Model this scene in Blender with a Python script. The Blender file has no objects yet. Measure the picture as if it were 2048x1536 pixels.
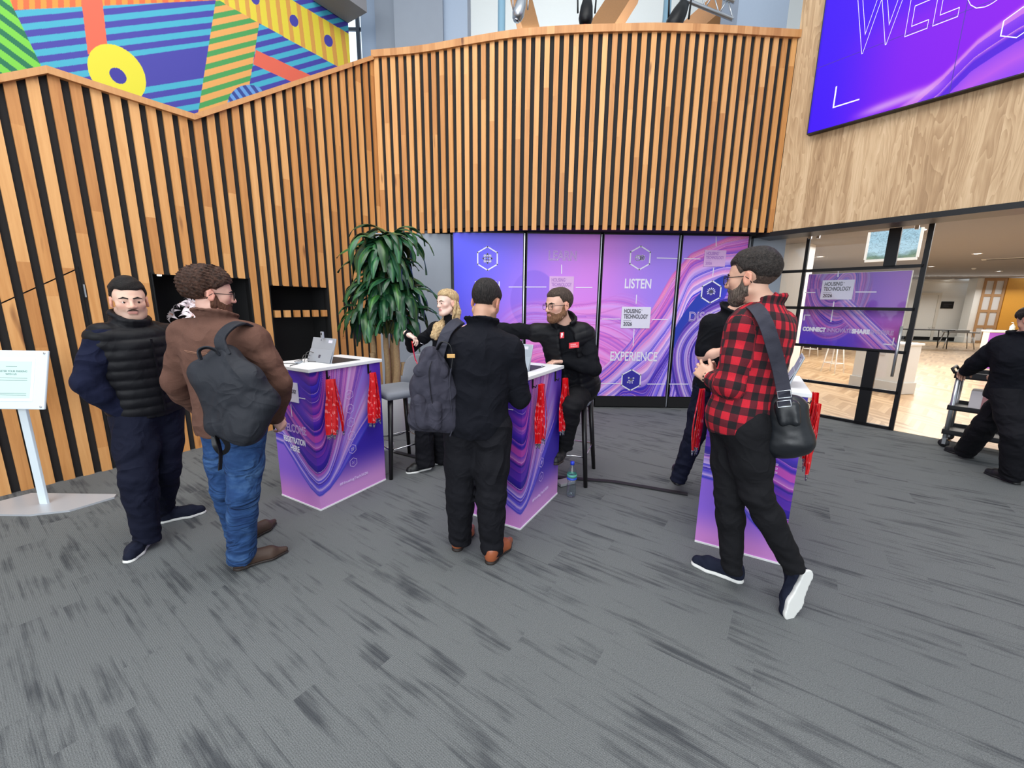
import bpy, bmesh, math, random
import numpy as np
from mathutils import Vector, Matrix, Euler
random.seed(7)
SC = bpy.context.scene
COL = SC.collection
# ------------------------------------------------------------------ camera
CAM_H = 1.60                      # eye height of the photographer, world origin below the camera, +Y ahead
FPX = 815.0                       # focal length in pixels of the 2048 wide frame
CX, CY = 1024.0, 768.0
_dn = np.array([972.0-CX, -(4850.0-CY), -FPX]); _dn /= np.linalg.norm(_dn)
_up = -_dn
_f = np.array([0, 0, -1.0]); _yw = _f-_up*_f.dot(_up); _yw /= np.linalg.norm(_yw)
_xw = np.cross(_yw, _up)
RC = np.stack([_xw, _yw, _up])    # world = RC @ cam
CPOS = np.array([0, 0, CAM_H])
cam = bpy.data.cameras.new('camera'); cam.sensor_width = 36.0; cam.lens = FPX/2048*36
cam.clip_start = 0.05; cam.clip_end = 200
co = bpy.data.objects.new('camera', cam); COL.objects.link(co)
M4 = Matrix([[*RC[0], 0], [*RC[1], 0], [*RC[2], CAM_H], [0, 0, 0, 1]])
co.matrix_world = M4
SC.camera = co
# ------------------------------------------------------------------ world, light, exposure
SC.view_settings.view_transform = 'Standard'; SC.view_settings.look = 'None'
SC.view_settings.gamma = 1.0; SC.view_settings.use_curve_mapping = False
SC.view_settings.exposure = 0.16
SC.cycles.transparent_max_bounces = 24
W = bpy.data.worlds.new('world'); SC.world = W; W.use_nodes = True
_bg = W.node_tree.nodes['Background']
_bg.inputs[0].default_value = (0.83, 0.92, 1.0, 1); _bg.inputs[1].default_value = 0.82
def area(name, loc, rot, sx, sy, power, col=(1, 1, 1), spread=180):
    l = bpy.data.lights.new(name, 'AREA'); l.shape = 'RECTANGLE'; l.size = sx; l.size_y = sy
    l.energy = power; l.color = col; l.spread = math.radians(spread)
    o = bpy.data.objects.new(name, l); o.location = loc; o.rotation_euler = rot; COL.objects.link(o); return o
area('overhead_fill', (-0.6, 1.6, 7.6), (0, 0, 0), 7.0, 6.0, 450, (1.0, 0.97, 0.93))  # broad unseen area light added overhead to light the hall
area('entrance_glazing_light', (-2.0, -5.0, 3.0), (math.radians(78), 0, math.radians(-8)), 8, 4, 430, (0.93, 0.97, 1.0))
area('hall_vault_fill', (1.2, 10.2, 6.0), (math.radians(150), 0, 0), 5, 3, 170, (0.93, 0.97, 1.0))  # unseen uplight added to brighten the white vault
# ------------------------------------------------------------------ pixel helpers: where a photographed point stands in the room
def ray(px, py): return RC @ np.array([px-CX, -(py-CY), -FPX])
def G(px, py, z=0.0):
    v = ray(px, py); return CPOS+v*((z-CAM_H)/v[2])
def YP(px, py, y):
    v = ray(px, py); return CPOS+v*(y/v[1])
def DP(px, py, d):
    v = ray(px, py); return CPOS+v*(d/math.hypot(v[0], v[1]))
def PL(px, py, A, B):
    A = np.array(A[:2], float); B = np.array(B[:2], float); t = B-A; L = np.linalg.norm(t); t /= L
    n = np.array([-t[1], t[0]]); v = ray(px, py); s = n.dot(A)/n.dot(v[:2]); p = CPOS+v*s
    return p, float((p[:2]-A).dot(t))
def PR(x, y, z):
    c = RC.T @ (np.array([x, y, z])-CPOS); return CX+FPX*c[0]/-c[2], CY-FPX*c[1]/-c[2]
# ------------------------------------------------------------------ objects
def s2l(c):
    c = np.asarray(c, float)/255.0
    return np.where(c <= 0.04045, c/12.92, ((c+0.055)/1.055)**2.4)
def rgb(r, g, b): return tuple(float(x) for x in s2l((r, g, b)))+(1.0,)
def tag(o, label=None, cat=None, group=None, kind=None):
    if label: o['label'] = label
    if cat: o['category'] = cat
    if group: o['group'] = group
    if kind: o['kind'] = kind
    return o
def empty(name, loc=(0, 0, 0), rz=0.0, label=None, cat=None, group=None, kind=None, parent=None):
    o = bpy.data.objects.new(name, None); COL.objects.link(o); o.location = loc; o.rotation_euler = (0, 0, rz)
    o.empty_display_size = 0.1
    if parent is not None: o.parent = parent
    return tag(o, label, cat, group, kind)
def link(name, me, mat=None, parent=None, smooth=False, mw=None):
    o = bpy.data.objects.new(name, me); COL.objects.link(o)
    if mat is not None:
        for m in (mat if isinstance(mat, (list, tuple)) else [mat]): me.materials.append(m)
    if parent is not None: o.parent = parent
    if mw is not None: o.matrix_local = mw
    if smooth:
        me.polygons.foreach_set('use_smooth', [True]*len(me.polygons))
    return o
class MB:
    """collects pieces of ONE part"""
    def __init__(s): s.bm = bmesh.new()
    def box(s, c, d, rz=0.0, bev=0.0, mi=0, M=None):
        r = bmesh.ops.create_cube(s.bm, size=1.0)
        vs = r['verts']
        T = Matrix.Translation(c) @ Matrix.Rotation(rz, 4, 'Z') @ Matrix.Diagonal((*d, 1))
        if M is not None: T = M @ T
        bmesh.ops.transform(s.bm, matrix=T, verts=vs)
        fs = {f for v in vs for f in v.link_faces}
        for f in fs: f.material_index = mi
        if bev > 0:
            es = {e for v in vs for e in v.link_edges}
            bmesh.ops.bevel(s.bm, geom=list(es), offset=bev, segments=2, profile=0.5, affect='EDGES', clamp_overlap=True)
        return s
    def prism(s, pts, h0, h1, M=None, mi=0):
        """polygon in the xy plane extruded from z=h0 to h1"""
        a = [s.bm.verts.new((p[0], p[1], h0)) for p in pts]; b = [s.bm.verts.new((p[0], p[1], h1)) for p in pts]
        n = len(pts); fs = [s.bm.faces.new(a[::-1]), s.bm.faces.new(b)]
        for i in range(n): fs.append(s.bm.faces.new((a[i], a[(i+1) % n], b[(i+1) % n], b[i])))
        for f in fs: f.material_index = mi
        if M is not None: bmesh.ops.transform(s.bm, matrix=M, verts=a+b)
        return s
    def hexa(s, P, mi=0):
        """8 corners: 4 bottom then 4 top"""
        v = [s.bm.verts.new(tuple(p)) for p in P]
        for q in ((0, 3, 2, 1), (4, 5, 6, 7), (0, 1, 5, 4), (1, 2, 6, 5), (2, 3, 7, 6), (3, 0, 4, 7)):
            f = s.bm.faces.new([v[i] for i in q]); f.material_index = mi
        return s
    def tube(s, pts, r, n=10, mi=0, closed=False, flat=None):
        """swept tube; r number or list; flat=(w,h) gives a rectangular strap cross-section aligned to world-ish frame"""
        P = [Vector(p) for p in pts]; m = len(P); rings = []
        R = r if isinstance(r, (list, tuple)) else [r]*m
        up = Vector((0, 0, 1)); prevx = None
        for i in range(m):
            if closed: t = (P[(i+1) % m]-P[i-1])
            else: t = P[min(i+1, m-1)]-P[max(i-1, 0)]
            if t.length < 1e-9: t = Vector((0, 0, 1))
            t.normalize()
            if prevx is None:
                x = t.cross(up)
                if x.length < 0.2: x = t.cross(Vector((1, 0, 0)))
                if flat is not None and len(flat) > 2: x = Vector(flat[2]); x = x-t*x.dot(t)
            else: x = prevx-t*prevx.dot(t)
            if x.length < 1e-6: x = t.orthogonal()
            x.normalize(); y = t.cross(x); prevx = x
            ring = []
            if flat is not None:
                w, h = flat[0]/2*R[i], flat[1]/2*R[i]
                for a, b in ((-w, -h), (w, -h), (w, h), (-w, h)): ring.append(s.bm.verts.new(P[i]+x*a+y*b))
            else:
                for k in range(n):
                    a = 2*math.pi*k/n; ring.append(s.bm.verts.new(P[i]+x*math.cos(a)*R[i]+y*math.sin(a)*R[i]))
            rings.append(ring)
        n = len(rings[0])
        for i in range(m if closed else m-1):
            a, b = rings[i], rings[(i+1) % m]
            for k in range(n):
                f = s.bm.faces.new((a[k], a[(k+1) % n], b[(k+1) % n], b[k])); f.material_index = mi; f.smooth = flat is None
        if not closed:
            f = s.bm.faces.new(rings[0][::-1]); f.material_index = mi
            f = s.bm.faces.new(rings[-1]); f.material_index = mi
        return s
    def lathe(s, prof, n=24, M=None, mi=0, cap=True):
        rings = []
        for r, z in prof:
            rings.append([s.bm.verts.new((r*math.cos(2*math.pi*k/n), r*math.sin(2*math.pi*k/n), z)) for k in range(n)])
        for a, b in zip(rings, rings[1:]):
            for k in range(n):
                f = s.bm.faces.new((a[k], a[(k+1) % n], b[(k+1) % n], b[k])); f.smooth = True; f.material_index = mi
        if cap:
            s.bm.faces.new(rings[0][::-1]).material_index = mi; s.bm.faces.new(rings[-1]).material_index = mi
        if M is not None: bmesh.ops.transform(s.bm, matrix=M, verts=[v for r in rings for v in r])
        return s
    def quad(s, P, mi=0):
        f = s.bm.faces.new([s.bm.verts.new(tuple(p)) for p in P]); f.material_index = mi; return s
    def build(s, name, mat, parent=None, smooth=False, mw=None):
        bmesh.ops.recalc_face_normals(s.bm, faces=s.bm.faces)
        me = bpy.data.meshes.new(name); s.bm.to_mesh(me); s.bm.free()
        return link(name, me, mat, parent, smooth, mw)
def copy_tree(o, parent=None):
    c = o.copy(); COL.objects.link(c)
    if parent is not None: c.parent = parent
    for ch in list(o.children): copy_tree(ch, c)
    return c
# ------------------------------------------------------------------ materials
class NT:
    def __init__(s, name):
        s.m = bpy.data.materials.new(name); s.m.use_nodes = True; s.t = s.m.node_tree; s.n = s.t.nodes; s.l = s.t.links
        s.b = s.n['Principled BSDF']
    def nd(s, typ, **kw):
        n = s.n.new(typ)
        for k, v in kw.items():
            if k.startswith('_'): setattr(n, k[1:], v)
        return n
    def set(s, sock, v):
        if isinstance(v, bpy.types.NodeSocket): s.l.new(v, sock)
        elif isinstance(v, (tuple, list)) and sock.type == 'RGBA' and len(v) == 3: sock.default_value = (*v, 1)
        else: sock.default_value = v
    def math(s, op, a, b=None, c=None, clamp=False):
        n = s.n.new('ShaderNodeMath'); n.operation = op; n.use_clamp = clamp; s.set(n.inputs[0], a)
        if b is not None: s.set(n.inputs[1], b)
        if c is not None: s.set(n.inputs[2], c)
        return n.outputs[0]
    def noise(s, vec, scale=5.0, detail=3.0, rough=0.55, dist=0.0, dim='3D'):
        n = s.n.new('ShaderNodeTexNoise'); n.noise_dimensions = dim; s.set(n.inputs['Vector'], vec)
        n.inputs['Scale'].default_value = scale; n.inputs['Detail'].default_value = detail
        n.inputs['Roughness'].default_value = rough; n.inputs['Distortion'].default_value = dist
        return n.outputs['Fac']
    def coord(s, which='Object'):
        return s.n.new('ShaderNodeTexCoord').outputs[which]
    def map(s, vec, scale=(1, 1, 1), rot=(0, 0, 0), loc=(0, 0, 0)):
        n = s.n.new('ShaderNodeMapping'); s.set(n.inputs[0], vec); n.inputs['Scale'].default_value = scale
        n.inputs['Rotation'].default_value = rot; n.inputs['Location'].default_value = loc; return n.outputs[0]
    def ramp(s, fac, stops, interp='LINEAR'):
        n = s.n.new('ShaderNodeValToRGB'); n.color_ramp.interpolation = interp; e = n.color_ramp.elements
        while len(e) < len(stops): e.new(0.5)
        for i, (p, c) in enumerate(stops):
            e[i].position = p; e[i].color = c if len(c) == 4 else (*c, 1)
        s.set(n.inputs[0], fac); return n.outputs[0]
    def mix(s, fac, a, b, blend='MIX'):
        n = s.n.new('ShaderNodeMix'); n.data_type = 'RGBA'; n.blend_type = blend
        s.set(n.inputs['Factor'], fac); s.set(n.inputs[6], a); s.set(n.inputs[7], b); return n.outputs[2]
    def sep(s, vec):
        n = s.n.new('ShaderNodeSeparateXYZ'); s.set(n.inputs[0], vec); return n.outputs
    def comb(s, x, y, z):
        n = s.n.new('ShaderNodeCombineXYZ'); s.set(n.inputs[0], x); s.set(n.inputs[1], y); s.set(n.inputs[2], z); return n.outputs[0]
    def bump(s, h, strength=0.3, dist=0.01):
        n = s.n.new('ShaderNodeBump'); s.set(n.inputs['Height'], h); n.inputs['Strength'].default_value = strength
        n.inputs['Distance'].default_value = dist; s.l.new(n.outputs[0], s.b.inputs['Normal'])
    def attr(s, name):
        n = s.n.new('ShaderNodeAttribute'); n.attribute_name = name; return n
    def base(s, c): s.set(s.b.inputs['Base Color'], c)
    def rough(s, r): s.set(s.b.inputs['Roughness'], r)
    def metal(s, v): s.b.inputs['Metallic'].default_value = v
def simple(name, c, rough=0.5, metal=0.0, bump=None, var=0.0, spec=None, emit=None, estr=1.0):
    t = NT(name); c = rgb(*c) if max(c) > 1.001 else (*c, 1)
    t.rough(rough); t.metal(metal)
    n = t.noise(t.coord(), bump[0] if bump else 30, 4)
    v = max(var, 0.02)
    t.base(t.mix(n, tuple(x*(1-v) for x in c[:3])+(1,), tuple(min(1, x*(1+v)) for x in c[:3])+(1,)))
    if bump: t.bump(n, bump[1], bump[2] if len(bump) > 2 else 0.004)
    if spec is not None: t.b.inputs['Specular IOR Level'].default_value = spec
    if emit is not None:
        t.b.inputs['Emission Color'].default_value = rgb(*emit); t.b.inputs['Emission Strength'].default_value = estr
    return t.m
def vcol_mat(name, rough=0.45, emit=0.0):
    t = NT(name); a = t.attr('paint')
    if emit > 0:
        t.b.inputs['Base Color'].default_value = (0.01, 0.01, 0.01, 1)
        t.l.new(a.outputs['Color'], t.b.inputs['Emission Color']); t.b.inputs['Emission Strength'].default_value = emit; t.b.inputs['Specular IOR Level'].default_value = .08
    else: t.l.new(a.outputs['Color'], t.b.inputs['Base Color'])
    t.rough(rough); return t.m
def setcol(me, cols, name='paint'):
    a = me.color_attributes.new(name, 'FLOAT_COLOR', 'POINT')
    c = np.ones((len(me.vertices), 4), np.float32); c[:, :3] = cols; a.data.foreach_set('color', c.ravel())
def grid_mesh(name, O, U, V, w, h, nu, nv, f):
    """flat printed face: O corner, U/V unit vectors; f(u,v in metres) -> sRGB 0..255 array"""
    u = np.linspace(0, w, nu); v = np.linspace(0, h, nv); uu, vv = np.meshgrid(u, v)
    P = np.array(O)[None, :]+uu.ravel()[:, None]*np.array(U)+vv.ravel()[:, None]*np.array(V)
    i = np.arange(nu*nv).reshape(nv, nu)
    q = np.stack([i[:-1, :-1], i[:-1, 1:], i[1:, 1:], i[1:, :-1]], -1).reshape(-1, 4)
    me = bpy.data.meshes.new(name); npmesh(me, P, q)
    setcol(me, s2l(np.clip(f(uu.ravel(), vv.ravel()), 0, 255))); return me
def npmesh(me, P, q):
    n, k = q.shape
    me.vertices.add(len(P)); me.vertices.foreach_set('co', np.ascontiguousarray(P, np.float32).ravel())
    me.loops.add(n*k); me.loops.foreach_set('vertex_index', np.ascontiguousarray(q, np.int32).ravel())
    me.polygons.add(n); me.polygons.foreach_set('loop_start', np.arange(0, n*k, k, dtype=np.int32))
    me.polygons.foreach_set('loop_total', np.full(n, k, np.int32)); me.update(calc_edges=True); me.validate()
# ------------------------------------------------------------------ lettering
def frame(O, U, V):
    U = Vector(U).normalized(); V = Vector(V).normalized(); N = U.cross(V)
    return Matrix(((U.x, V.x, N.x, O[0]), (U.y, V.y, N.y, O[1]), (U.z, V.z, N.z, O[2]), (0, 0, 0, 1)))
def text(s, size, F, u, v, mat, parent, sx=0.62, outline=0.0, bold=0.0, align='LEFT', name='lettering', off=0.003, space=1.0, width=None):
    """flat lettering lying on the frame F (local x,y of the face) at u,v; cap height = size"""
    c = bpy.data.curves.new(name, 'FONT'); c.body = s; c.size = size/0.7; c.align_x = align; c.space_character = space
    if outline > 0: c.fill_mode = 'NONE'; c.bevel_depth = outline; c.bevel_resolution = 0
    else: c.offset = bold; c.extrude = 0.0006
    c.resolution_u = 5
    o = bpy.data.objects.new('tmp', c); COL.objects.link(o)
    bpy.context.view_layer.update()
    dg = bpy.context.evaluated_depsgraph_get(); me = bpy.data.meshes.new_from_object(o.evaluated_get(dg))
    bpy.data.objects.remove(o); bpy.data.curves.remove(c)
    if width is not None and len(me.vertices):
        xs = [p.co.x for p in me.vertices]; sx = width/(max(xs)-min(xs))
    me.transform(F @ Matrix.Translation((u, v, off)) @ Matrix.Diagonal((sx, 1, 0.05 if outline > 0 else 0.6, 1)))
    return link(name, me, mat, parent)
def strokes(F, lines, w, mat, parent, name='emblem', off=0.003):
    """flat line drawing: list of polylines in face coordinates"""
    b = MB()
    for L in lines:
        for (x0, y0), (x1, y1) in zip(L, L[1:]):
            d = Vector((x1-x0, y1-y0)); l = d.length
            if l < 1e-6: continue
            d /= l; n = Vector((-d.y, d.x))*w/2; e = d*w*0.4
            P = [(x0-e.x-n.x, y0-e.y-n.y), (x1+e.x-n.x, y1+e.y-n.y), (x1+e.x+n.x, y1+e.y+n.y), (x0-e.x+n.x, y0-e.y+n.y)]
            b.quad([F @ Vector((p[0], p[1], off)) for p in P])
    return b.build(name, mat, parent)
def hexagon(cx, cy, r): return [(cx+r*math.sin(math.pi/3*k), cy+r*math.cos(math.pi/3*k)) for k in range(7)]
def circle(cx, cy, r, n=16, a0=0, a1=2*math.pi): return [(cx+r*math.cos(a0+(a1-a0)*k/n), cy+r*math.sin(a0+(a1-a0)*k/n)) for k in range(n+1)]
# ================================================================== SETTING
def smst(a, b, x): t = np.clip((x-a)/(b-a), 0, 1); return t*t*(3-2*t)
# ---- materials of the setting
def carpet_mat():
    t = NT('grey_streaked_carpet'); o = t.coord('Object')
    a = t.map(o, rot=(0, 0, math.radians(35)))            # planks run along the streaks
    xyz = t.sep(a)
    row = t.math('FLOOR', t.math('DIVIDE', xyz[1], 0.25))
    wn = t.n.new('ShaderNodeTexWhiteNoise'); wn.noise_dimensions = '1D'; t.set(wn.inputs['W'], row)
    xs = t.math('ADD', xyz[0], t.math('MULTIPLY', wn.outputs[0], 1.7))
    col = t.math('FLOOR', xs)
    w2 = t.n.new('ShaderNodeTexWhiteNoise'); w2.noise_dimensions = '2D'
    t.set(w2.inputs['Vector'], t.comb(row, col, 0.0))
    sh = t.math('MULTIPLY', w2.outputs[0], 9.0)
    v = t.comb(t.math('ADD', xyz[0], sh), t.math('ADD', xyz[1], t.math('MULTIPLY', sh, 3.3)), sh)
    streak = t.noise(t.map(v, scale=(1.5, 34, 1)), 1.0, 5, 0.62)
    blot = t.noise(t.map(v, scale=(2.4, 6.5, 1)), 1.0, 3, 0.55)
    k = t.math('ADD', t.math('MULTIPLY', streak, 0.60), t.math('MULTIPLY', blot, 0.57))
    dark = t.ramp(k, [(0.0, (0, 0, 0)), (0.60, (0, 0, 0)), (0.74, (1, 1, 1)), (1, (1, 1, 1))])
    speck = t.noise(t.map(a, scale=(210, 330, 1)), 1.0, 2, 0.6)
    rib = t.math('MULTIPLY', t.math('SINE', t.math('MULTIPLY', xyz[1], 2*math.pi/0.0075)), 0.5)
    cw = t.n.new('ShaderNodeTexWhiteNoise'); cw.noise_dimensions = '2D'; t.set(cw.inputs['Vector'], t.comb(t.math('MULTIPLY', row, 3.7), col, 0.0))
    base = t.mix(t.ramp(speck, [(0.3, (0, 0, 0)), (0.72, (1, 1, 1))]), rgb(80, 83, 84), rgb(134, 137, 137))
    base = t.mix(t.math('MULTIPLY', t.noise(o, 1.1, 2), 0.5), base, rgb(98, 101, 103))
    darkc = t.mix(speck, rgb(50, 52, 56), rgb(76, 79, 83))
    c = t.mix(t.math('MULTIPLY', dark, 0.86), base, darkc)
    t.base(c); t.rough(0.95); t.b.inputs['Specular IOR Level'].default_value = 0.12
    t.bump(t.math('ADD', t.math('MULTIPLY', speck, 1.6), t.math('MULTIPLY', rib, 0.35)), 0.6, 0.004)
    return t.m
def parquet_mat():
    t = NT('pale_herringbone_parquet'); o = t.sep(t.map(t.coord('Object'), rot=(0, 0, math.radians(20))))
    col = t.math('DIVIDE', o[0], 0.55); fr = t.math('FRACT', col)
    tri = t.math('ABSOLUTE', t.math('SUBTRACT', fr, 0.5))
    yy = t.math('ADD', o[1], t.math('MULTIPLY', tri, 1.0))
    pl = t.math('DIVIDE', yy, 0.11)
    wn = t.n.new('ShaderNodeTexWhiteNoise'); wn.noise_dimensions = '2D'
    t.set(wn.inputs['Vector'], t.comb(t.math('FLOOR', pl), t.math('FLOOR', t.math('MULTIPLY', col, 2)), 0.0))
    g = t.noise(t.map(t.coord(), scale=(8, 8, 1)), 1, 4)
    c = t.ramp(t.math('ADD', t.math('MULTIPLY', wn.outputs[0], 0.7), t.math('MULTIPLY', g, 0.3)), [(0.1, rgb(172, 136, 98)), (0.5, rgb(200, 166, 126)), (0.9, rgb(218, 188, 150))])
    e = t.math('FRACT', pl); line = t.math('LESS_THAN', e, 0.05)
    c = t.mix(t.math('MULTIPLY', line, 0.35), c, rgb(140, 100, 66))
    t.base(c); t.rough(0.32); return t.m
def slat_mat(name='oak_slat', c0=(176, 114, 60), c1=(208, 146, 84), c2=(230, 174, 112)):
    t = NT(name); o = t.coord('Object'); gi = t.n.new('ShaderNodeNewGeometry'); isl = gi.outputs['Random Per Island']
    x = t.sep(o)
    jit = t.math('MULTIPLY', isl, 37.0)
    seg = t.math('FLOOR', t.math('ADD', t.math('DIVIDE', x[2], 1.7), t.math('MULTIPLY', isl, 9.0)))
    wn = t.n.new('ShaderNodeTexWhiteNoise'); wn.noise_dimensions = '2D'; t.set(wn.inputs['Vector'], t.comb(seg, jit, 0.0))
    v = t.comb(t.math('ADD', x[0], jit), t.math('ADD', x[1], jit), t.math('ADD', x[2], t.math('MULTIPLY', wn.outputs[0], 20)))
    g = t.noise(t.map(v, scale=(26, 26, 1.6)), 1, 5, 0.6, 0.6)
    g2 = t.noise(t.map(v, scale=(90, 90, 3)), 1, 3, 0.6)
    k = t.math('ADD', t.math('MULTIPLY', g, 0.55), t.math('ADD', t.math('MULTIPLY', wn.outputs[0], 0.42), t.math('MULTIPLY', g2, 0.12)))
    c = t.ramp(k, [(0.2, rgb(*c0)), (0.52, rgb(*c1)), (0.85, rgb(*c2))])
    kn = t.noise(t.map(v, scale=(9, 9, 2.0)), 1, 1, 0.4)
    c = t.mix(t.ramp(kn, [(0.73, (0, 0, 0)), (0.8, (1, 1, 1))]), c, rgb(120, 72, 38))
    t.base(c); t.rough(0.52); t.bump(g2, 0.12, 0.002); return t.m
def veneer_mat():
    t = NT('weathered_oak_cladding'); o = t.coord('Object'); x = t.sep(o)
    bd = t.math('FLOOR', t.math('DIVIDE', x[0], 0.32))
    wn = t.n.new('ShaderNodeTexWhiteNoise'); wn.noise_dimensions = '1D'; t.set(wn.inputs['W'], bd)
    v = t.comb(x[0], t.math('ADD', x[1], t.math('MULTIPLY', wn.outputs[0], 7)), t.math('ADD', x[2], t.math('MULTIPLY', wn.outputs[0], 3)))
    g = t.noise(t.map(v, scale=(8.5, 8.5, 0.55)), 1, 6, 0.62, .7)
    ring = t.math('FRACT', t.math('MULTIPLY', t.noise(t.map(v, scale=(4.2, 4.2, .62)), 1, 3, 0.55, 0.4), 15.0))
    fine = t.noise(t.map(v, scale=(95, 95, 5)), 1, 3, 0.6)
    k = t.math('ADD', t.math('MULTIPLY', g, 0.68), t.math('ADD', t.math('MULTIPLY', ring, 0.13), t.math('ADD', t.math('MULTIPLY', fine, 0.2), t.math('MULTIPLY', wn.outputs[0], 0.08))))
    c = t.ramp(k, [(0.28, rgb(142, 110, 78)), (0.47, rgb(176, 143, 106)), (0.62, rgb(203, 172, 134)), (0.82, rgb(222, 194, 158))])
    t.base(c); t.rough(0.62); t.bump(fine, 0.2, 0.002); return t.m
M = {}
M['carpet'] = carpet_mat(); M['parquet'] = parquet_mat(); M['slat'] = slat_mat(); M['veneer'] = veneer_mat()
M['oakcap'] = slat_mat('oak_capping', (170, 112, 62), (196, 138, 84), (212, 158, 104))
M['black'] = simple('matt_black_backing', (30, 29, 30), 0.9, bump=(60, 0.1))
M['niche'] = simple('deep_black_recess', (9, 9, 12), 0.85)
M['blackmetal'] = simple('black_powder_coated_metal', (14, 14, 18), 0.4, 0.2)
M['silver'] = simple('brushed_aluminium', (196, 200, 205), 0.32, 0.9)
M['chrome'] = simple('chrome', (205, 205, 210), 0.15, 1.0)
M['white'] = simple('white_paint', (232, 232, 228), 0.55, bump=(25, 0.05))
M['whitegloss'] = simple('white_laminate', (240, 241, 242), 0.35)
M['greywall'] = simple('blue_grey_painted_wall', (150, 158, 170), 0.7, bump=(8, 0.06), var=0.04)
M['greylight'] = simple('light_blue_grey_paint', (170, 185, 205), 0.6, var=0.03)
M['greyceil'] = simple('grey_ceiling_paint', (138, 138, 142), 0.85)
M['glassy'] = None
def glass_mat(name, tint=(1, 1, 1), gloss=0.09):
    m = bpy.data.materials.new(name); m.use_nodes = True; n = m.node_tree.nodes; l = m.node_tree.links
    n.clear(); out = n.new('ShaderNodeOutputMaterial'); mx = n.new('ShaderNodeMixShader'); tr = n.new('ShaderNodeBsdfTransparent')
    gl = n.new('ShaderNodeBsdfGlossy'); fr = n.new('ShaderNodeLayerWeight'); fr.inputs[0].default_value = 0.5
    pw = n.new('ShaderNodeMath'); pw.operation = 'POWER'; pw.inputs[1].default_value = 3.0; l.new(fr.outputs['Facing'], pw.inputs[0])
    ma = n.new('ShaderNodeMath'); ma.operation = 'MULTIPLY_ADD'; ma.inputs[1].default_value = 0.6; ma.inputs[2].default_value = 0.045; l.new(pw.outputs[0], ma.inputs[0])
    tr.inputs[0].default_value = (*tint, 1); gl.inputs['Roughness'].default_value = 0.03
    l.new(ma.outputs[0], mx.inputs[0]); l.new(tr.outputs[0], mx.inputs[1]); l.new(gl.outputs[0], mx.inputs[2]); l.new(mx.outputs[0], out.inputs[0])
    return m
M['glass'] = glass_mat('clear_glass')
# ---- floors
gA = G(1621, 830)[:2]; gB = G(1781, 860)[:2]
tg = (gB-gA)/np.linalg.norm(gB-gA); ng = np.array([-tg[1], tg[0]]);   # ng points away from the camera, into the bright room
def gp(s, d=0.0, z=0.0): p = gA+tg*s+ng*d; return (float(p[0]), float(p[1]), z)
b = MB(); b.box((0, 3.5, -0.05), (26, 30, 0.1)); tag(b.build('floor', M['carpet']), kind='structure')
b = MB(); b.prism([gp(-9, 0)[:2], gp(9, 0)[:2], gp(9, 24)[:2], gp(-9, 24)[:2]], 0.0, 0.004)
tag(b.build('floor', M['parquet']), kind='structure')
# ---- left slatted wall with the sloping stair top, recesses and concealed door
wA = np.array([-4.157, 3.064]); wt = np.array([0.5451, 0.8384]); wn_ = np.array([0.8384, -0.5451])
S_END = 4.02
def wp(s, z, d=0.0): p = wA+wt*s+wn_*d; return Vector((float(p[0]), float(p[1]), z))
def top(s):
    if s < 0.731: return 3.352-(0.731-s)*0.65
    if s < 1.72: return 3.352
    return 3.352+(s-1.72)*(4.90-3.352)/(S_END-1.72)
N1 = (1.206, 2.075, 0.92, 1.83); N2 = (2.30, 3.045, 0.80, 1.765)
def wbox(b, s0, s1, za, zb, d0, d1):
    """box on the wall between s0..s1, z from za to callable/number zb"""
    f = zb if callable(zb) else (lambda s: zb); g_ = za if callable(za) else (lambda s: za)
    b.hexa([wp(s0, g_(s0), d0), wp(s1, g_(s1), d0), wp(s1, g_(s1), d1), wp(s0, g_(s0), d1),
            wp(s0, f(s0), d0), wp(s1, f(s1), d0), wp(s1, f(s1), d1), wp(s0, f(s0), d1)])
b = MB()
for s0, s1, za, zb in [(-4.0, 0.731, 0, top), (0.731, N1[0], 0, top), (N1[0], 1.72, 0, N1[2]), (N1[0], 1.72, N1[3], top), (1.72, N1[1], 0, N1[2]), (1.72, N1[1], N1[3], top),
                       (N1[1], N2[0], 0, top), (N2[0], N2[1], 0, N2[2]), (N2[0], N2[1], N2[3], top), (N2[1], S_END+0.05, 0, top)]:
    wbox(b, s0, s1, za, zb, -0.022, -0.10)
wl = tag(b.build('wall_left', M['black']), kind='structure')
b = MB(); gapl = lambda s: 1.54+(s-0.2276)*0.64
SW = 0.071
sl = [0.731+0.1235*i for i in range(-38, 27)]
for s in sl:
    e = s+SW; cz = [(0.0, top)]
    if s > N1[0]-0.06 and e < N1[1]+0.05: cz = [(0.0, N1[2]), (N1[3], top)]
    if s > N2[0]-0.06 and e < N2[1]+0.05: cz = [(0.0, N2[2]), (N2[3], top)]
    if e < 0.70: cz = [(0.0, lambda q: gapl(q)-0.006), (lambda q: gapl(q)+0.006, top)]
    if s < -1.0: cz = [(0.0, top)]
    for za, zb in cz: wbox(b, s, e, za, zb, -0.022, 0.0)
b.build('slats', M['slat'], wl)
for (s0, s1, z0, z1) in (N1, N2):      # black recess boxes
    b = MB()
    wbox(b, s0, s1, z0, z1, -0.42, -0.40); wbox(b, s0-0.012, s0, z0-0.012, z1+0.012, -0.42, -0.005); wbox(b, s1, s1+0.012, z0-0.012, z1+0.012, -0.42, -0.005)
    wbox(b, s0, s1, z1, z1+0.012, -0.42, -0.005); wbox(b, s0, s1, z0-0.012, z0, -0.42, -0.005)
    b.build('recess', M['niche'], wl)
b = MB()
for i in range(6):
    s = N2[0]+0.035+i*0.1245; wbox(b, s, s+0.068, 1.385, 1.47, -0.06, -0.015)
b.build('slat_offcuts', M['slat'], wl)
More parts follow.
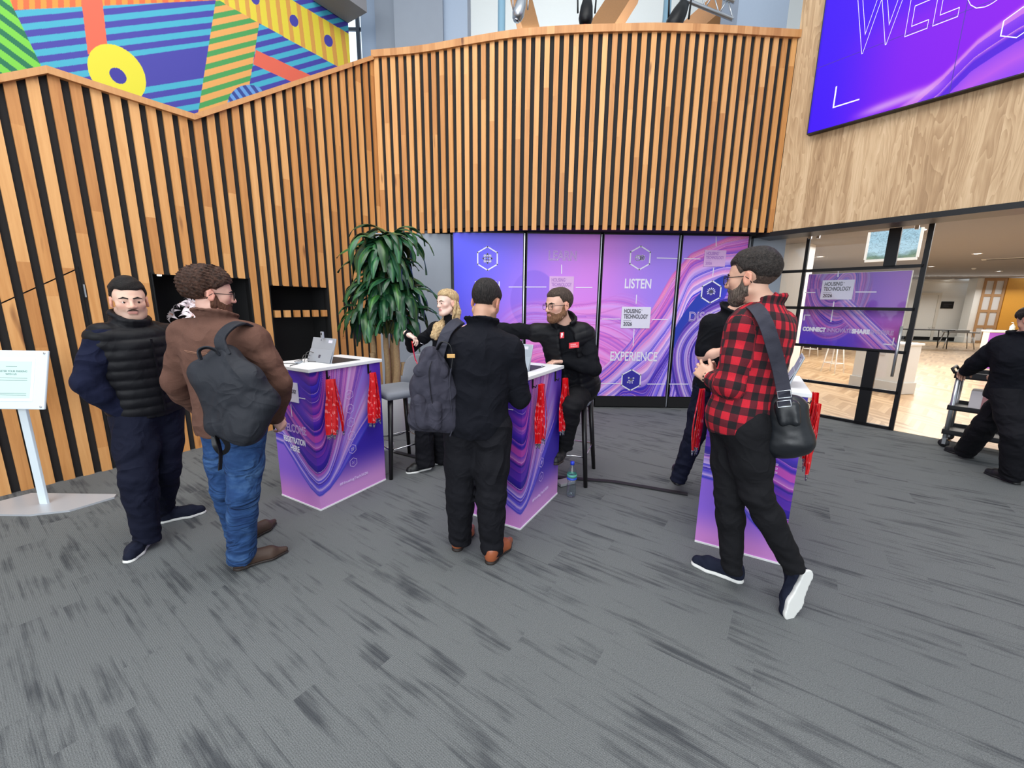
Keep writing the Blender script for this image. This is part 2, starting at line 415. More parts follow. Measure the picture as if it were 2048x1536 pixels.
b = MB(); pts = [(-4.0, top(-4.0)), (0.731, 3.352), (1.72, 3.352), (S_END, 4.90)]
for (s0, z0), (s1, z1) in zip(pts, pts[1:]):
    b.hexa([wp(s0, z0-0.005, -0.16), wp(s1, z1-0.005, -0.16), wp(s1, z1-0.005, 0.035), wp(s0, z0-0.005, 0.035),
            wp(s0, z0+0.05, -0.16), wp(s1, z1+0.05, -0.16), wp(s1, z1+0.05, 0.035), wp(s0, z0+0.05, 0.035)])
b.build('capping', M['oakcap'], wl)
b = MB()
for z0 in (1.60, 0.42): wbox(b, 0.712, 0.722, z0, z0+0.11, -0.02, 0.004)
b.build('hinge', M['silver'], wl)
b = MB(); wbox(b, 0.706, 0.709, 0.01, 1.86, -0.022, -0.018); b.build('door_seam', M['niche'], wl)
# small lit downlight inside the first recess
o = empty('recess_downlight', wp(N1[0]+0.07, N1[3]-0.002, -0.06), 0, 'tiny lit spotlight set in the top corner of the black wall recess', 'light fitting')
b = MB(); b.lathe([(0.0, -0.012), (0.018, -0.012), (0.018, 0.0), (0.0, 0.0)], 12); b.build('lens', simple('spot_glow', (255, 255, 255), emit=(255, 250, 240), estr=6.0), o)
# ---- mural on the stair wall behind the slats
def ell(x, y, cx, cy, a, bb, ang):
    ca, sa = math.cos(ang), math.sin(ang); X = (x-cx)*ca+(y-cy)*sa; Yv = -(x-cx)*sa+(y-cy)*ca
    return (X/a)**2+(Yv/bb)**2 < 1
def inpoly(x, y, P):
    r = np.zeros(x.shape, bool); n = len(P)
    for i in range(n):
        x0, y0 = P[i]; x1, y1 = P[(i+1) % n]
        if y0 == y1: continue
        c = ((y0 > y) != (y1 > y)) & (x < (x1-x0)*(y-y0)/(y1-y0)+x0); r ^= c
    return r
def mural(x, y):
    """x,y are design coordinates of the artwork"""
    C_ = np.zeros((len(x), 3)); blue = np.array([72, 68, 178.]); cyan = np.array([72, 190, 218.])
    def two(m, t, a, bb, duty=0.5):
        k = (t % 1.0) < duty; C_[m & k] = a; C_[m & ~k] = bb
    al = np.ones(len(x), bool)
    th = ((y+759)/(8788-x)-0.0988)/0.00905
    two(al, th, blue, cyan)
    C_[inpoly(x, y, [(735, 325), (1195, 258), (1160, 422), (825, 478)])] = blue
    right = x > 1475-(y-130)*0.16
    th2 = ((y+900)/(6200-x)-0.2)/0.0136
    two(right, th2, blue, cyan)
    m = inpoly(x, y, [(-900, -800), (2400, -800), (1250, 0), (90, 57), (-900, 100)]); two(m, (x-0.02*y)/66, np.array([247, 116, 64.]), np.array([255, 166, 66.]))
    m = x < 55+(y)*0.476; two(m, (y-0.74*x)/83+0.1, np.array([14, 124, 84.]), np.array([132, 226, 72.]), 0.45)
    m = inpoly(x, y, [(438, -200), (560, -200), (612, 275), (500, 310)]); C_[m] = (252, 112, 82)
    m = inpoly(x, y, [(1232, -30), (1475, 130), (1420, 480), (1300, 700), (1115, 720)]); two(m, ((y+759)/(5400-x)-0.2)/0.0165, np.array([78, 172, 92.]), np.array([255, 182, 100.]), 0.46)
    m = inpoly(x, y, [(1100, -80), (1475, 132), (1935, 386), (2200, 520), (2200, 320), (1660, 0), (1300, -210)]); two(m, (x-0.12*y)/58, np.array([240, 172, 78.]), np.array([252, 230, 66.]), 0.4)
    for cx, cy in ((1452, -8), (1672, 118), (1868, 232)): C_[ell(x, y, cx, cy, 23, 36, -0.35)] = blue
    m = inpoly(x, y, [(1455, 283), (1790, 440), (1690, 480), (1440, 366)]); C_[m] = (252, 112, 86)
    m = ell(x, y, 1415, 600, 122, 118, 0); two(m, (x-0.75*y)/46, np.array([56, 76, 160.]), np.array([112, 170, 240.]), 0.5)
    C_[ell(x, y, 664, 416, 192, 136, 0.78)] = (252, 240, 58)
    C_[ell(x, y, 671, 431, 56, 37, 0.72)] = (62, 54, 168)
    return C_*.90
mo = wn_*-1.3
mA = wA+mo; mB = mA+wt
pm0, sm0 = PL(-60, 200, mA, mB); pm1, sm1 = PL(697, 60, mA, mB)
zlo, zhi = 3.0, 7.4
def mural_uv(u, v):
    P = mA[:, None]+wt[:, None]*(sm0+u); c = np.stack([P[0], P[1], zlo+v-CAM_H]); q = RC.T @ c
    return mural((CX+FPX*q[0]/-q[2])*2.844, (CY-FPX*q[1]/-q[2])*2.844)
me = grid_mesh('mural', (*(mA+wt*sm0), zlo), (*wt, 0), (0, 0, 1), sm1-sm0, zhi-zlo, 1100, 620, mural_uv)
mu = link('mural', me, vcol_mat('painted_mural', 0.6)); tag(mu, 'bold striped geometric mural in blue, yellow, orange and green above the slatted wall', 'mural')
b = MB(); b.hexa([Vector((*(mA+wt*s+wn_*d), z)) for z in (2.2, 8.0) for s, d in ((sm0-3, -0.02), (sm1, -0.02), (sm1, -0.2), (sm0-3, -0.2))])
tag(b.build('wall_stair', M['greylight']), kind='structure')
# ---- curved slatted drum over the entrance panels
DB = [(-1.99, 6.40), (-1.305, 6.285), (-0.60, 6.085), (0.0, 5.93), (0.60, 5.845), (1.20, 5.80), (1.80, 5.775), (2.51, 5.796), (3.06, 5.835), (3.56, 5.866)]
def catmull(P, n=24):
    P = [np.array(p, float) for p in P]; out = []
    for i in range(len(P)-1):
        p0 = P[max(i-1, 0)]; p1 = P[i]; p2 = P[i+1]; p3 = P[min(i+2, len(P)-1)]
        for k in range(n):
            t = k/n; out.append(0.5*((2*p1)+(-p0+p2)*t+(2*p0-5*p1+4*p2-p3)*t*t+(-p0+3*p1-3*p2+p3)*t**3))
    out.append(P[-1]); return np.array(out)
dc = catmull(DB); dl = np.concatenate([[0], np.cumsum(np.linalg.norm(np.diff(dc, axis=0), axis=1))])
def dpt(s):
    p = np.array([np.interp(s, dl, dc[:, 0]), np.interp(s, dl, dc[:, 1])]); q = np.array([np.interp(s+0.02, dl, dc[:, 0]), np.interp(s+0.02, dl, dc[:, 1])])
    q0 = np.array([np.interp(s-0.02, dl, dc[:, 0]), np.interp(s-0.02, dl, dc[:, 1])]); t = q-q0; t /= np.linalg.norm(t); return p, t, np.array([-t[1], t[0]])
HB, HT = 2.58, 4.90
Ld = dl[-1]
def dseg(b, s0, s1, z0, z1, d0, d1):
    p0, t0, n0 = dpt(s0); p1, t1, n1 = dpt(s1)
    q = [p0+n0*d0, p1+n1*d0, p1+n1*d1, p0+n0*d1]
    b.hexa([(*x, z0) for x in q]+[(*x, z1) for x in q])
b = MB(); k = 60
for i in range(k): dseg(b, Ld*i/k, Ld*(i+1)/k, HB+0.06, HT, 0.022, 0.12)
dr = tag(b.build('wall_back', M['black']), kind='structure')
b = MB(); npn = int(Ld/0.1195)
for i in range(npn):
    s = 0.02+i*Ld/npn; z0 = HB if s > 0.45 else 0.0
    if s > 0.45: dseg(b, s, min(s+0.064, Ld), z0, HT, 0.0, 0.022)
    else: dseg(b, s, s+0.070, HB, HT, 0.0, 0.045)
b.build('slats', M['slat'], dr)
b = MB()
for i in range(k): dseg(b, Ld*i/k, Ld*(i+1)/k, HT-0.01, HT+0.075, -0.03, 0.16)
b.build('capping', M['oakcap'], dr)
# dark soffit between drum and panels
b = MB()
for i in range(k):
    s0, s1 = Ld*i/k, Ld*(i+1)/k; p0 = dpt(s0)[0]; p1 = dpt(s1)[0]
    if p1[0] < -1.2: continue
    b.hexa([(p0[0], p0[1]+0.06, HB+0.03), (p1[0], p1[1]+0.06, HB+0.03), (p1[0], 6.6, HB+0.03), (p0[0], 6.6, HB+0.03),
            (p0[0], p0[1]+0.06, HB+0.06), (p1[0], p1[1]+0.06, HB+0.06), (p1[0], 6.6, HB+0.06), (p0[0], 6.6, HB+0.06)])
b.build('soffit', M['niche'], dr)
# grey pillars both sides of the panels
b = MB(); xg = YP(903, 640, 6.3)[0]; b.box((xg-.61, 6.60, 1.29), (1.22, 0.56, 2.585)); tag(b.build('trim_1', M['greywall']), kind='structure')
b = MB(); xl, xr = YP(1502, 600, 6.25)[0], YP(1556, 560, 6.45)[0]
b.box(((xl+4.05)/2, 6.62, 1.29), (4.05-xl, 0.5, 2.585)); tag(b.build('trim_2', M['greywall']), kind='structure')
b = MB(); b.box((1.32, 6.42, 1.29), (4.36, 0.2, 2.6)); tag(b.build('wall_entrance', M['niche']), kind='structure')
# ---- weathered oak bulkhead over the glass doors
bA = np.array([3.53, 5.862]); bB = np.array([4.776, 4.09]); bt = (bB-bA)/np.linalg.norm(bB-bA); bn = np.array([-bt[1], bt[0]])   # bn away from the camera
F_ = frame((*bA, 0), (*bt, 0), (0, 0, 1))
b = MB(); b.box((3.0, 2.57+1.75, -0.15), (6.0, 3.5, 0.30))
o = b.build('wall_right', M['veneer']); o.matrix_world = Matrix(((bt[0], bn[0], 0, bA[0]), (bt[1], bn[1], 0, bA[1]), (0, 0, 1, 0), (0, 0, 0, 1)))
for v in o.data.vertices: v.co = Vector((v.co.x, -v.co.z, v.co.y))
tag(o, kind='structure')
b = MB(); Mh = Matrix(((bt[0], bn[0], 0, bA[0]), (bt[1], bn[1], 0, bA[1]), (0, 0, 1, 0), (0, 0, 0, 1)))
b.box((2.9, 0.17, 2.56), (6.2, 0.40, 0.06), M=Mh); tag(b.build('trim_3', M['blackmetal']), kind='structure')
# ================================================================== PRINTED ARTWORK
def lerp3(a, b, t): return np.asarray(a, float)*(1-t[:, None])+np.asarray(b, float)*t[:, None]
_rs = np.random.RandomState(5)
def make_lut(seed, pal, n=2048, bands=46, lines=0.25):
    r = np.random.RandomState(seed); w = r.rand(bands)**1.6+0.12; w = np.cumsum(w)/w.sum()*n; L = np.zeros((n, 3)); p = 0; prev = np.array(pal[r.randint(len(pal))], float)
    for k in range(bands):
        q = int(w[k]); nx = np.array(pal[r.randint(len(pal))], float); m = max(q-p, 1); t = np.linspace(0, 1, m)[:, None]
        L[p:q] = (prev*(1-t**0.7)+nx*t**0.7)[:q-p]
        if r.rand() < lines: L[max(p-5, 0):p+5] = L[max(p-5, 0):p+5]*0.35+np.array([240, 190, 225])*0.65
        prev = nx if r.rand() < 0.4 else np.array(pal[r.randint(len(pal))], float); p = q
    return L
def lut(L, x):
    n = len(L); f = (x % 1.0)*(n-1); i = f.astype(int); t = (f-i)[:, None]; return L[i]*(1-t)+L[np.minimum(i+1, n-1)]*t
IND = (52, 28, 158); DEEP = (38, 22, 128); VIO = (104, 50, 178); MAG = (176, 66, 168); PNK = (214, 122, 190); LIL = (156, 128, 214); PAL = (206, 176, 232); ROYAL = (62, 52, 200)
L_DESK = make_lut(11, [IND, DEEP, VIO, MAG, VIO, IND, PNK, ROYAL], bands=44)
L_DLOW = make_lut(4, [LIL, PAL, ROYAL, IND, LIL, PAL, (120, 100, 210)], bands=30, lines=0.35)
L_PINK = make_lut(8, [PNK, MAG, (196, 100, 190), VIO, (226, 150, 205), PAL], bands=26)
def art_desk(u, v):
    """u unrolled from the left edge of the short face, v height"""
    L0 = np.interp(u, [-.1, 0, .1, .2, .3, .40, .48, .53, .60, .70, .80, .92, 1.05, 1.17], [.40, .47, .46, .36, .25, .16, .12, .115, .14, .22, .33, .46, .60, .70])
    d = v-L0; k = 1+46*np.maximum(0, u-.55)**1.9; b = d/k
    w = b+0.004*np.sin(u*13+b*12)+0.012*np.sin(u*6+2)
    low = lut(L_DLOW, w*2.0+.02); mid = lut(L_DESK, w*.85+.12)
    c = low*(1-smst(.12, .19, b))[:, None]+mid*smst(.12, .19, b)[:, None]
    pk = smst(.58, .68, u)*smst(1.10, .80, u-.25*(v-.8))*smst(.22, .6, v)*smst(0.0, .03, b)
    c = c*(1-.78*pk[:, None])+lut(L_PINK, b*5+.3+u*.4)*.78*pk[:, None]
    dk = smst(.20, .28, b)*smst(.42, .32, b)*smst(.8, .4, u)*.55; c = c*(1-dk[:, None])+np.array([58, 28, 150.])*dk[:, None]
    m = smst(.46, .60, b)*smst(.62, .30, u); c = c*(1-m[:, None])+np.array([74, 42, 188.])*m[:, None]
    m = smst(.95, 1.12, u)*smst(.55, .8, v); c = c*(1-m[:, None])+np.array([84, 44, 176.])*m[:, None]
    # below the wave
    g = lerp3((212, 148, 214), (58, 38, 166), smst(.05, .40, v)*smst(.50, .68, u))
    g2 = lerp3((206, 132, 208), (140, 98, 218), smst(.02, .28, v)); s = smst(.35, .6, u); g = g2*(1-s[:, None])+g*s[:, None]
    t = smst(-.006, .004, d); c = g*(1-t[:, None])+c*t[:, None]
    e = np.exp(-((d-.004)/.009)**2)*.8; c = c*(1-e[:, None])+np.array([46, 50, 185.])*e[:, None]
    return c
L_FLOW = make_lut(21, [PAL, PNK, MAG, (150, 100, 210), LIL, (200, 110, 190), ROYAL, (232, 190, 225)], bands=40, lines=.3)
L_FLOW2 = make_lut(33, [ROYAL, IND, LIL, PAL, VIO, LIL, (110, 90, 220)], bands=34, lines=.35)
L_RED = make_lut(35, [(222, 80, 120), (236, 120, 150), PNK, (240, 170, 200), MAG, (206, 90, 190)], bands=20, lines=.3)
def art_back(u, v):
    """entrance panels, u 0..4.4, v 0..2.4"""
    base = lerp3((72, 70, 224), (196, 118, 214), smst(-.1, 1.9, u+.25*np.sin(v*2)))
    c = base; k = smst(2.1, 3.1, u); c = c*(1-k[:, None])+np.array([150, 116, 220.])*k[:, None]
    lowk = smst(1.7, .3, v)*smst(.35, 1.2, u)*smst(3.3, 2.4, u); c = c*(1-.75*lowk[:, None])+np.array([238, 120, 205.])*.75*lowk[:, None]
    red = smst(1.0, .4, v)*smst(.5, .9, u)*smst(1.9, 1.3, u); c = c*(1-.8*red[:, None])+np.array([244, 100, 165.])*.8*red[:, None]
    # soft violet tongue over panel one/two
    tg_ = ((u-1.22)/.34)**2+((v-1.45)/.42)**2; m = smst(1.12, 1.0, tg_)*.55; c = c*(1-m[:, None])+np.array([112, 78, 205.])*m[:, None]
    # pink ripples
    r = np.hypot((u-2.0+.25*np.sin(v*2.2))*.95, (v+.35)*.95)+.10*np.sin(u*3.1+v*1.3); a = smst(1.85, 1.72, r)*smst(.3, .6, r)*smst(3.2, 2.6, u)*smst(0.5, 1.3, u)
    rp = lut(L_PINK, r*1.9+.05*np.sin(u*5)); c = c*(1-.45*a[:, None])+rp*.45*a[:, None]
    ln = (np.abs(((r*7.5+.3*np.sin(u*4)) % 1)-.5) < .06)*a; c = c*(1-.35*ln[:, None])+np.array([170, 80, 170.])*.35*ln[:, None]
    # big flow rising from lower left to the upper right
    C0 = np.interp(u, [1.2, 1.9, 2.3, 2.7, 3.0, 3.25, 3.5, 4.0, 4.6], [-.9, .12, .45, .85, 1.35, 1.85, 2.15, 2.38, 2.5])
    d = (C0-v)/(1+.9*smst(2.6, 3.1, u)*smst(3.6, 3.2, u))
    f = lut(L_FLOW, d*.85+.03*np.sin(u*4+v*3)+.12); f2 = lut(L_FLOW2, d*.9+.04*np.sin(v*5)+.33)
    m2 = smst(.55, .85, d+.12*np.sin(v*3)); f = f*(1-m2[:, None])+f2*m2[:, None]
    rd = smst(.42, .0, d)*smst(2.7, 3.2, u); f = f*(1-.8*rd[:, None])+lut(L_RED, d*1.7)*.8*rd[:, None]
    t = smst(-.004, .012, d); c = c*(1-t[:, None])+f*t[:, None]
    # deep blue leaf and fan at the lower right
    lf = ((u-3.72)*.80+(v-1.30)*-.55); lg = ((u-3.72)*.55+(v-1.30)*.80); m = smst(1.05, .96, (lf/.19)**2+(lg/.62)**2); c = c*(1-m[:, None])+lerp3((28, 50, 160), (70, 60, 200), smst(-.1, .25, lf))*m[:, None]; c = c*1.10
    rr = np.hypot((u-4.25)*1.1, v-.55); m = smst(1.0, .96, rr)*smst(3.25, 3.4, u); g = lut(L_FLOW2, rr*1.5+.5+.04*np.sin(v*6)); c = c*(1-m[:, None])+g*m[:, None]
    m = smst(.55, .50, rr)*smst(3.3, 3.4, u); c = c*(1-m[:, None])+np.array([92, 66, 200.])*m[:, None]
    return c
def art_sign(u, v):
    """lobby sign 1.3 x .75"""
    c = lerp3((120, 66, 196), (168, 108, 208), smst(.6, 1.3, u)*.9+0*v); lo = smst(.32, .02, v); c = c*(1-lo[:, None])+np.array([84, 56, 200.])*lo[:, None]
    rd = smst(.6, 1.25, u)*smst(.45, .0, v); c = c*(1-.85*rd[:, None])+np.array([218, 84, 150.])*.85*rd[:, None]
    C0 = np.interp(u, [0, .2, .4, .6, .8, 1.0, 1.3], [.20, .28, .27, .17, .06, -.05, -.2])
    x0 = .18+.9*np.maximum(0, .45-v)**1.4+.12*np.sin(v*5)
    d = np.hypot(np.maximum(u-.52-.25*(v-.4), 0)*.5-np.minimum(u-.38, 0)*1.1, (v-.55)*.8)
    w = (u-.50)*.6+(v-.62)*.9
    ang = np.arctan2(v-.60, u-.50); r = np.hypot((u-.45)*.95, (v-.60)); sp = r+.045*ang+.03*np.sin(ang*3+r*8)
    bandm = smst(.50, .44, np.hypot((u-.42)*1.05, (v-.55)*1.0)); f = lut(L_FLOW, sp*2.2+.15)*.5+lut(L_DESK, sp*2.2)*.5
    dg = (v-.42+.62*(u-.55)); m2 = smst(.15, .10, np.abs(dg))*smst(.45, .6, u); f3 = lut(L_FLOW, dg*2.6+.4)
    c = c*(1-bandm[:, None])+f*bandm[:, None]; c = c*(1-m2[:, None])+f3*m2[:, None]; return c
def art_tv(u, v):
    """LED wall, u 0..3.4, v 0..1.9"""
    c = lerp3((66, 0, 255), (128, 0, 250), smst(.0, 2.0, u+v*.1)*.9); t = smst(.1, .9, u)*smst(.75, .35, np.abs(v-.38)); c = c*(1-.55*t[:, None])+np.array([170, 20, 245.])*.55*t[:, None]
    C0 = np.interp(u, [.7, .95, 1.15, 1.35, 1.6, 2.0, 3.4], [-.05, .06, .20, .42, .58, .76, 1.0]); d = C0-v
    f = lut(make_lut(3, [(150, 70, 250), (190, 90, 245), (210, 120, 240), (120, 40, 245), (90, 30, 230), (200, 110, 250)], bands=20, lines=.3), d*.75+.02*np.sin(u*6))
    m = smst(-.01, .03, d)*smst(.6, 1.0, u); c = c*(1-m[:, None])+f*m[:, None]
    wv = np.exp(-((v-.05-.10*(u-.6))/.05)**2)*smst(.35, .7, u)*smst(1.25, .95, u); c = c*(1-.7*wv[:, None])+np.array([240, 200, 250.])*.7*wv[:, None]
    wv = np.exp(-((d-.02)/.03)**2)*smst(.8, 1.0, u)*smst(1.9, 1.5, u); c = c*(1-.4*wv[:, None])+np.array([225, 160, 250.])*.4*wv[:, None]
    e = smst(.03, .0, np.minimum(u, 9))*.5; c = c*(1-e[:, None])+np.array([40, 0, 200.])*e[:, None]
    return c
M['print'] = vcol_mat('printed_vinyl', 0.42); M['led'] = vcol_mat('led_screen', 0.4, emit=.86)
M['ink_white'] = simple('white_ink', (236, 232, 246), 0.5); M['ink_dark'] = simple('dark_grey_ink', (74, 70, 84), 0.5)
M['ink_lilac'] = simple('pale_lilac_ink', (232, 206, 250), 0.5); M['ink_faded'] = simple('faded_purple_ink', (176, 120, 200), 0.5)
M['led_line'] = simple('led_white_line', (200, 200, 220), 0.5, emit=(200, 188, 240), estr=0.8)
def logo(F, u, v, w, parent, card=True, faded=False):
    """HOUSING TECHNOLOGY 2026 card, lower left corner u,v and width w"""
    h = w*0.73; cm = M['logo_faded'] if faded else M['logo_card']; im = M['ink_faded'] if faded else M['ink_dark']
    b = MB(); b.box((w/2, h/2, 0.0), (w, h, 0.006)); b.build('logo_card', cm, parent, mw=None).data.transform(F @ Matrix.Translation((u, v, 0.006)))
    text('HOUSING', h*.19, F, u+w*.08, v+h*.71, im, parent, width=w*.56, off=.011, bold=.0055*w)
    text('TM', h*.045, F, u+w*.66, v+h*.83, im, parent, width=w*.05, off=.011)
    text('TECHNOLOGY', h*.19, F, u+w*.08, v+h*.46, im, parent, width=w*.84, off=.011, bold=.0055*w)
    strokes(F, [[(u+w*.08, v+h*.355), (u+w*.34, v+h*.355)]], w*.012, im, parent, 'rule', .011)
    text('2026', h*.17, F, u+w*.08, v+h*.12, im, parent, width=w*.30, off=.011, bold=.0045*w)
M['logo_card'] = simple('white_card', (226, 222, 240), 0.5); M['logo_faded'] = simple('faded_lilac_card', (222, 176, 226), 0.5)
def icon(F, kind, cx, cy, r, parent, mat, w=None, fill=None):
    w = w or r*.075
    if fill is not None:
        b = MB(); H6 = hexagon(cx, cy, r*.97)[:6]; f = b.bm.faces.new([b.bm.verts.new(F @ Vector((p[0], p[1], .002))) for p in H6]); b.build('badge', fill, parent)
    L = [hexagon(cx, cy, r)]; strokes(F, L, w, mat, parent, 'hexagon')
    q = []; s = r*.42
    if kind == 'net':
        q += [circle(cx, cy, s*.32, 10)]
        for a in range(8):
            x, y = math.cos(a*math.pi/4), math.sin(a*math.pi/4); q.append([(cx+x*s*.34, cy+y*s*.34), (cx+x*s*.75, cy+y*s*.75)])
            if a % 2 == 0: q.append(circle(cx+x*s*.88, cy+y*s*.88, s*.12, 6))
            else: q.append([(cx+x*s*.75+dx*s*.2, cy+y*s*.75+dy*s*.2) for dx, dy in ((-1, -1), (1, -1), (1, 1), (-1, 1), (-1, -1))])
    elif kind == 'brain':
        q += [circle(cx-s*.42, cy, s*.55, 14), circle(cx+s*.45, cy+s*.05, s*.42, 12), circle(cx+s*.45, cy+s*.05, s*.16, 8)]
        for a in range(8): x, y = math.cos(a*math.pi/4), math.sin(a*math.pi/4); q.append([(cx+s*.45+x*s*.42, cy+s*.05+y*s*.42), (cx+s*.45+x*s*.58, cy+s*.05+y*s*.58)])
        q += [[(cx-s*.8, cy+s*.1), (cx-s*.5, cy+s*.15), (cx-s*.4, cy-s*.2), (cx-s*.1, cy-s*.1)], [(cx-s*.5, cy+s*.5), (cx-s*.35, cy+s*.15)]]
    elif kind == 'bulb':
        q += [circle(cx, cy, s*.36, 14, -math.pi*.3, math.pi*1.3), [(cx-s*.2, cy-s*.3), (cx-s*.16, cy-s*.6), (cx+s*.16, cy-s*.6), (cx+s*.2, cy-s*.3)], circle(cx, cy, s*.14, 8)]
        for a in range(9):
            g = -math.pi*.15+a*math.pi*1.3/8; q.append([(cx+math.cos(g)*s*.62, cy+math.sin(g)*s*.62), (cx+math.cos(g)*s*.88, cy+math.sin(g)*s*.88)])
    elif kind == 'star':
        q += [circle(cx, cy+s*.15, s*.16, 10), [(cx-s*.55, cy-s*.1), (cx-s*.2, cy-s*.15), (cx, cy-s*.1), (cx+s*.2, cy-s*.15), (cx+s*.55, cy-s*.05)], [(cx-s*.2, cy-s*.15), (cx-s*.22, cy-s*.75)], [(cx+s*.2, cy-s*.15), (cx+s*.3, cy-s*.75)]]
        for dx, dy in ((-.55, .5), (.5, .45), (-.7, -.5)):
            q.append([(cx+s*dx-s*.14, cy+s*dy), (cx+s*dx+s*.14, cy+s*dy)]); q.append([(cx+s*dx, cy+s*dy-s*.14), (cx+s*dx, cy+s*dy+s*.14)])
    else:
        q += [circle(cx, cy, s*.5, 10), [(cx-s*.3, cy-s*.3), (cx+s*.35, cy+s*.3)]]
    strokes(F, q, w*.62, mat, parent, 'emblem')
M['badge_blue'] = simple('deep_blue_badge', (50, 40, 160), 0.5)
# ---- the four printed entrance panels
PY = 6.22; PX = [YP(905, 640, PY)[0], YP(1048, 640, PY)[0], YP(1196, 640, PY)[0], YP(1348, 640, PY)[0], 3.44]
PZ0, PZ1 = 0.19, 2.585
names = ['blue printed door panel with a network hexagon, left end of the entrance row', 'pink printed door panel reading LEARN behind the seated bearded man',
         'lilac printed door panel reading LISTEN and EXPERIENCE', 'printed door panel with light bulb hexagon and DISCOVER, nearest the glass doors']
panels = []
for i in range(4):
    x0, x1 = PX[i]+0.02, PX[i+1]-0.02; t = empty('entrance_panel', ((x0+x1)/2, PY, 0), 0, names[i], 'door panel', 'printed entrance door panels')
    t.location = (0, 0, 0)
    n = 260; me = grid_mesh('printed_face', (x0+.012, PY-.002, PZ0), (1, 0, 0), (0, 0, 1), x1-x0-.024, PZ1-PZ0, n, 520, lambda u, v, o=x0+.012-PX[0]: art_back(u+o, v))
    link('printed_face', me, M['print'], t)
    b = MB(); b.box(((x0+x1)/2, PY+.03, PZ0/2+.01), (x1-x0, .05, PZ0-.015), bev=.004); b.build('kick_plate', M['niche'], t)
    b = MB(); b.box(((x0+x1)/2, PY+.03, (PZ0+PZ1)/2+.02), (x1-x0, .05, PZ1-PZ0+.02)); b.build('frame', M['blackmetal'], t)
    b = MB(); b.box((x1+.008, PY-.006, (PZ1+.03)/2), (.012, .03, PZ1-.03)); b.build('edge_strip', M['silver'], t)
    panels.append(t)
FB = frame((PX[0], PY-.002, PZ0), (1, 0, 0), (0, 0, 1))
def bp(px, py): p = YP(px, py, PY); return p[0]-PX[0], p[2]-PZ0
def ptext(s, px0, px1, py0, py1, parent, mat, **k):
    u0, v0 = bp(px0, py1); u1, v1 = bp(px1, py0); return text(s, v1-v0, FB, u0, v0, mat, parent, width=u1-u0, **k)
def pline(px0, py0, px1, py1, parent, w=.012): strokes(FB, [[bp(px0, py0), bp(px1, py1)]], w, M['ink_white'], parent, 'rule')
ptext('WATCH', 950, 1000, 563, 577, panels[0], M['ink_white'], bold=.004)
ptext('LEARN', 1096, 1153, 502, 520, panels[1], M['ink_lilac'], outline=.0045)
ptext('LISTEN', 1248, 1302, 558, 576, panels[2], M['ink_white'], bold=.004)
ptext('EXPERIENCE', 1219, 1314, 704, 721, panels[2], M['ink_white'], bold=.003)
ptext('DISCOVER', 1376, 1480, 625, 642, panels[3], M['ink_lilac'], outline=.0045)
ptext('L', 1381, 1391, 745, 782, panels[3], M['ink_white'], outline=.006)
for px, py, r, kd, i, fl in ((975, 517, .165, 'net', 0, None), (1280, 516, .165, 'brain', 2, None), (1262, 760, .165, 'star', 2, M['badge_blue']), (1422, 584, .16, 'bulb', 3, M['badge_blue'])):
    u, v = bp(px, py); icon(FB, kd, u, v, r, panels[i], M['ink_white'], .018, fl)
for px0, px1, py0, py1, i, fd in ((1098, 1148, 551, 589, 1, True), (1241, 1302, 611, 656, 2, False), (1406, 1453, 495, 533, 3, True)):
    u0, v0 = bp(px0, py1); u1, v1 = bp(px1, py0); logo(FB, u0, v0, u1-u0, panels[i], faded=fd)
for q in ((1018, 574, 1044, 574, 0), (1052, 574, 1092, 574, 1), (1152, 575, 1184, 575, 1), (1123, 530, 1123, 547, 1), (1204, 638, 1240, 638, 2), (1304, 639, 1335, 639, 2), (1273, 590, 1272, 607, 2), (1268, 659, 1266, 692, 2),
          (1314, 516, 1354, 517, 2), (1368, 517, 1400, 518, 3), (1193, 767, 1240, 767, 2), (1295, 768, 1330, 768, 2), (1339, 768, 1376, 768, 3), (1432, 474, 1432, 492, 3), (1427, 536, 1425, 552, 3)): pline(*q[:4], panels[q[4]])
# ---- LED video wall on the bulkhead
tvo = -0.10; O3 = np.array([*(bA+bt*0.235-bn*0.10), 0.0])
tA = O3[:2]; tB = O3[:2]+bt
def tvz(px, py): p, s = PL(px, py, tA, tB); return s, p[2]
s0, z0 = tvz(1615, 267); s1, z1 = tvz(2048, 160)
FT = frame((*(tA+bt*s0), z0), (*bt, 0), (0, 0, 1)); TW, TH = 3.3, 1.86
t = empty('video_wall', (0, 0, 0), 0, 'large purple and blue LED video wall with outlined WELCOME, fixed on weathered oak cladding', 'screen')
me = grid_mesh('screen', (*(tA+bt*s0), z0), (*bt, 0), (0, 0, 1), TW, TH, 620, 350, art_tv); link('screen', me, M['led'], t)
b = MB(); b.box((TW/2, TH/2, -.045), (TW+.02, TH+.02, .085), M=FT); b.build('housing', M['blackmetal'], t)
def tvp(px, py): s, z = tvz(px, py); return s-s0, z-z0
u0, v0 = tvp(1700, 102); text('WELCOME', .60, FT, u0, v0-.075, M['led_line'], t, sx=.50, outline=.0045, off=.006, space=.98)
seams = []
uu, vv = tvp(1632, 138); seams.append([(0.0, vv), (TW, vv)]); uu2, _ = tvp(1916, 100); seams.append([(uu2, 0), (uu2, TH)]); seams.append([(0, vv*2), (TW, vv*2)])
strokes(FT, seams, .006, simple('panel_joint', (52, 0, 150), .5), t, 'panel_joint', .002)
a, b_ = tvp(1673, 174), tvp(1667, 215); c_ = tvp(1717, 204); strokes(FT, [[a, (a[0], b_[1]), (c_[0], b_[1])]], .014, M['led_line'], t, 'corner_mark', .004)
hu, hv = tvp(2040, 45); strokes(FT, [hexagon(hu, hv, .12)], .008, M['led_line'], t, 'hexagon', .004)
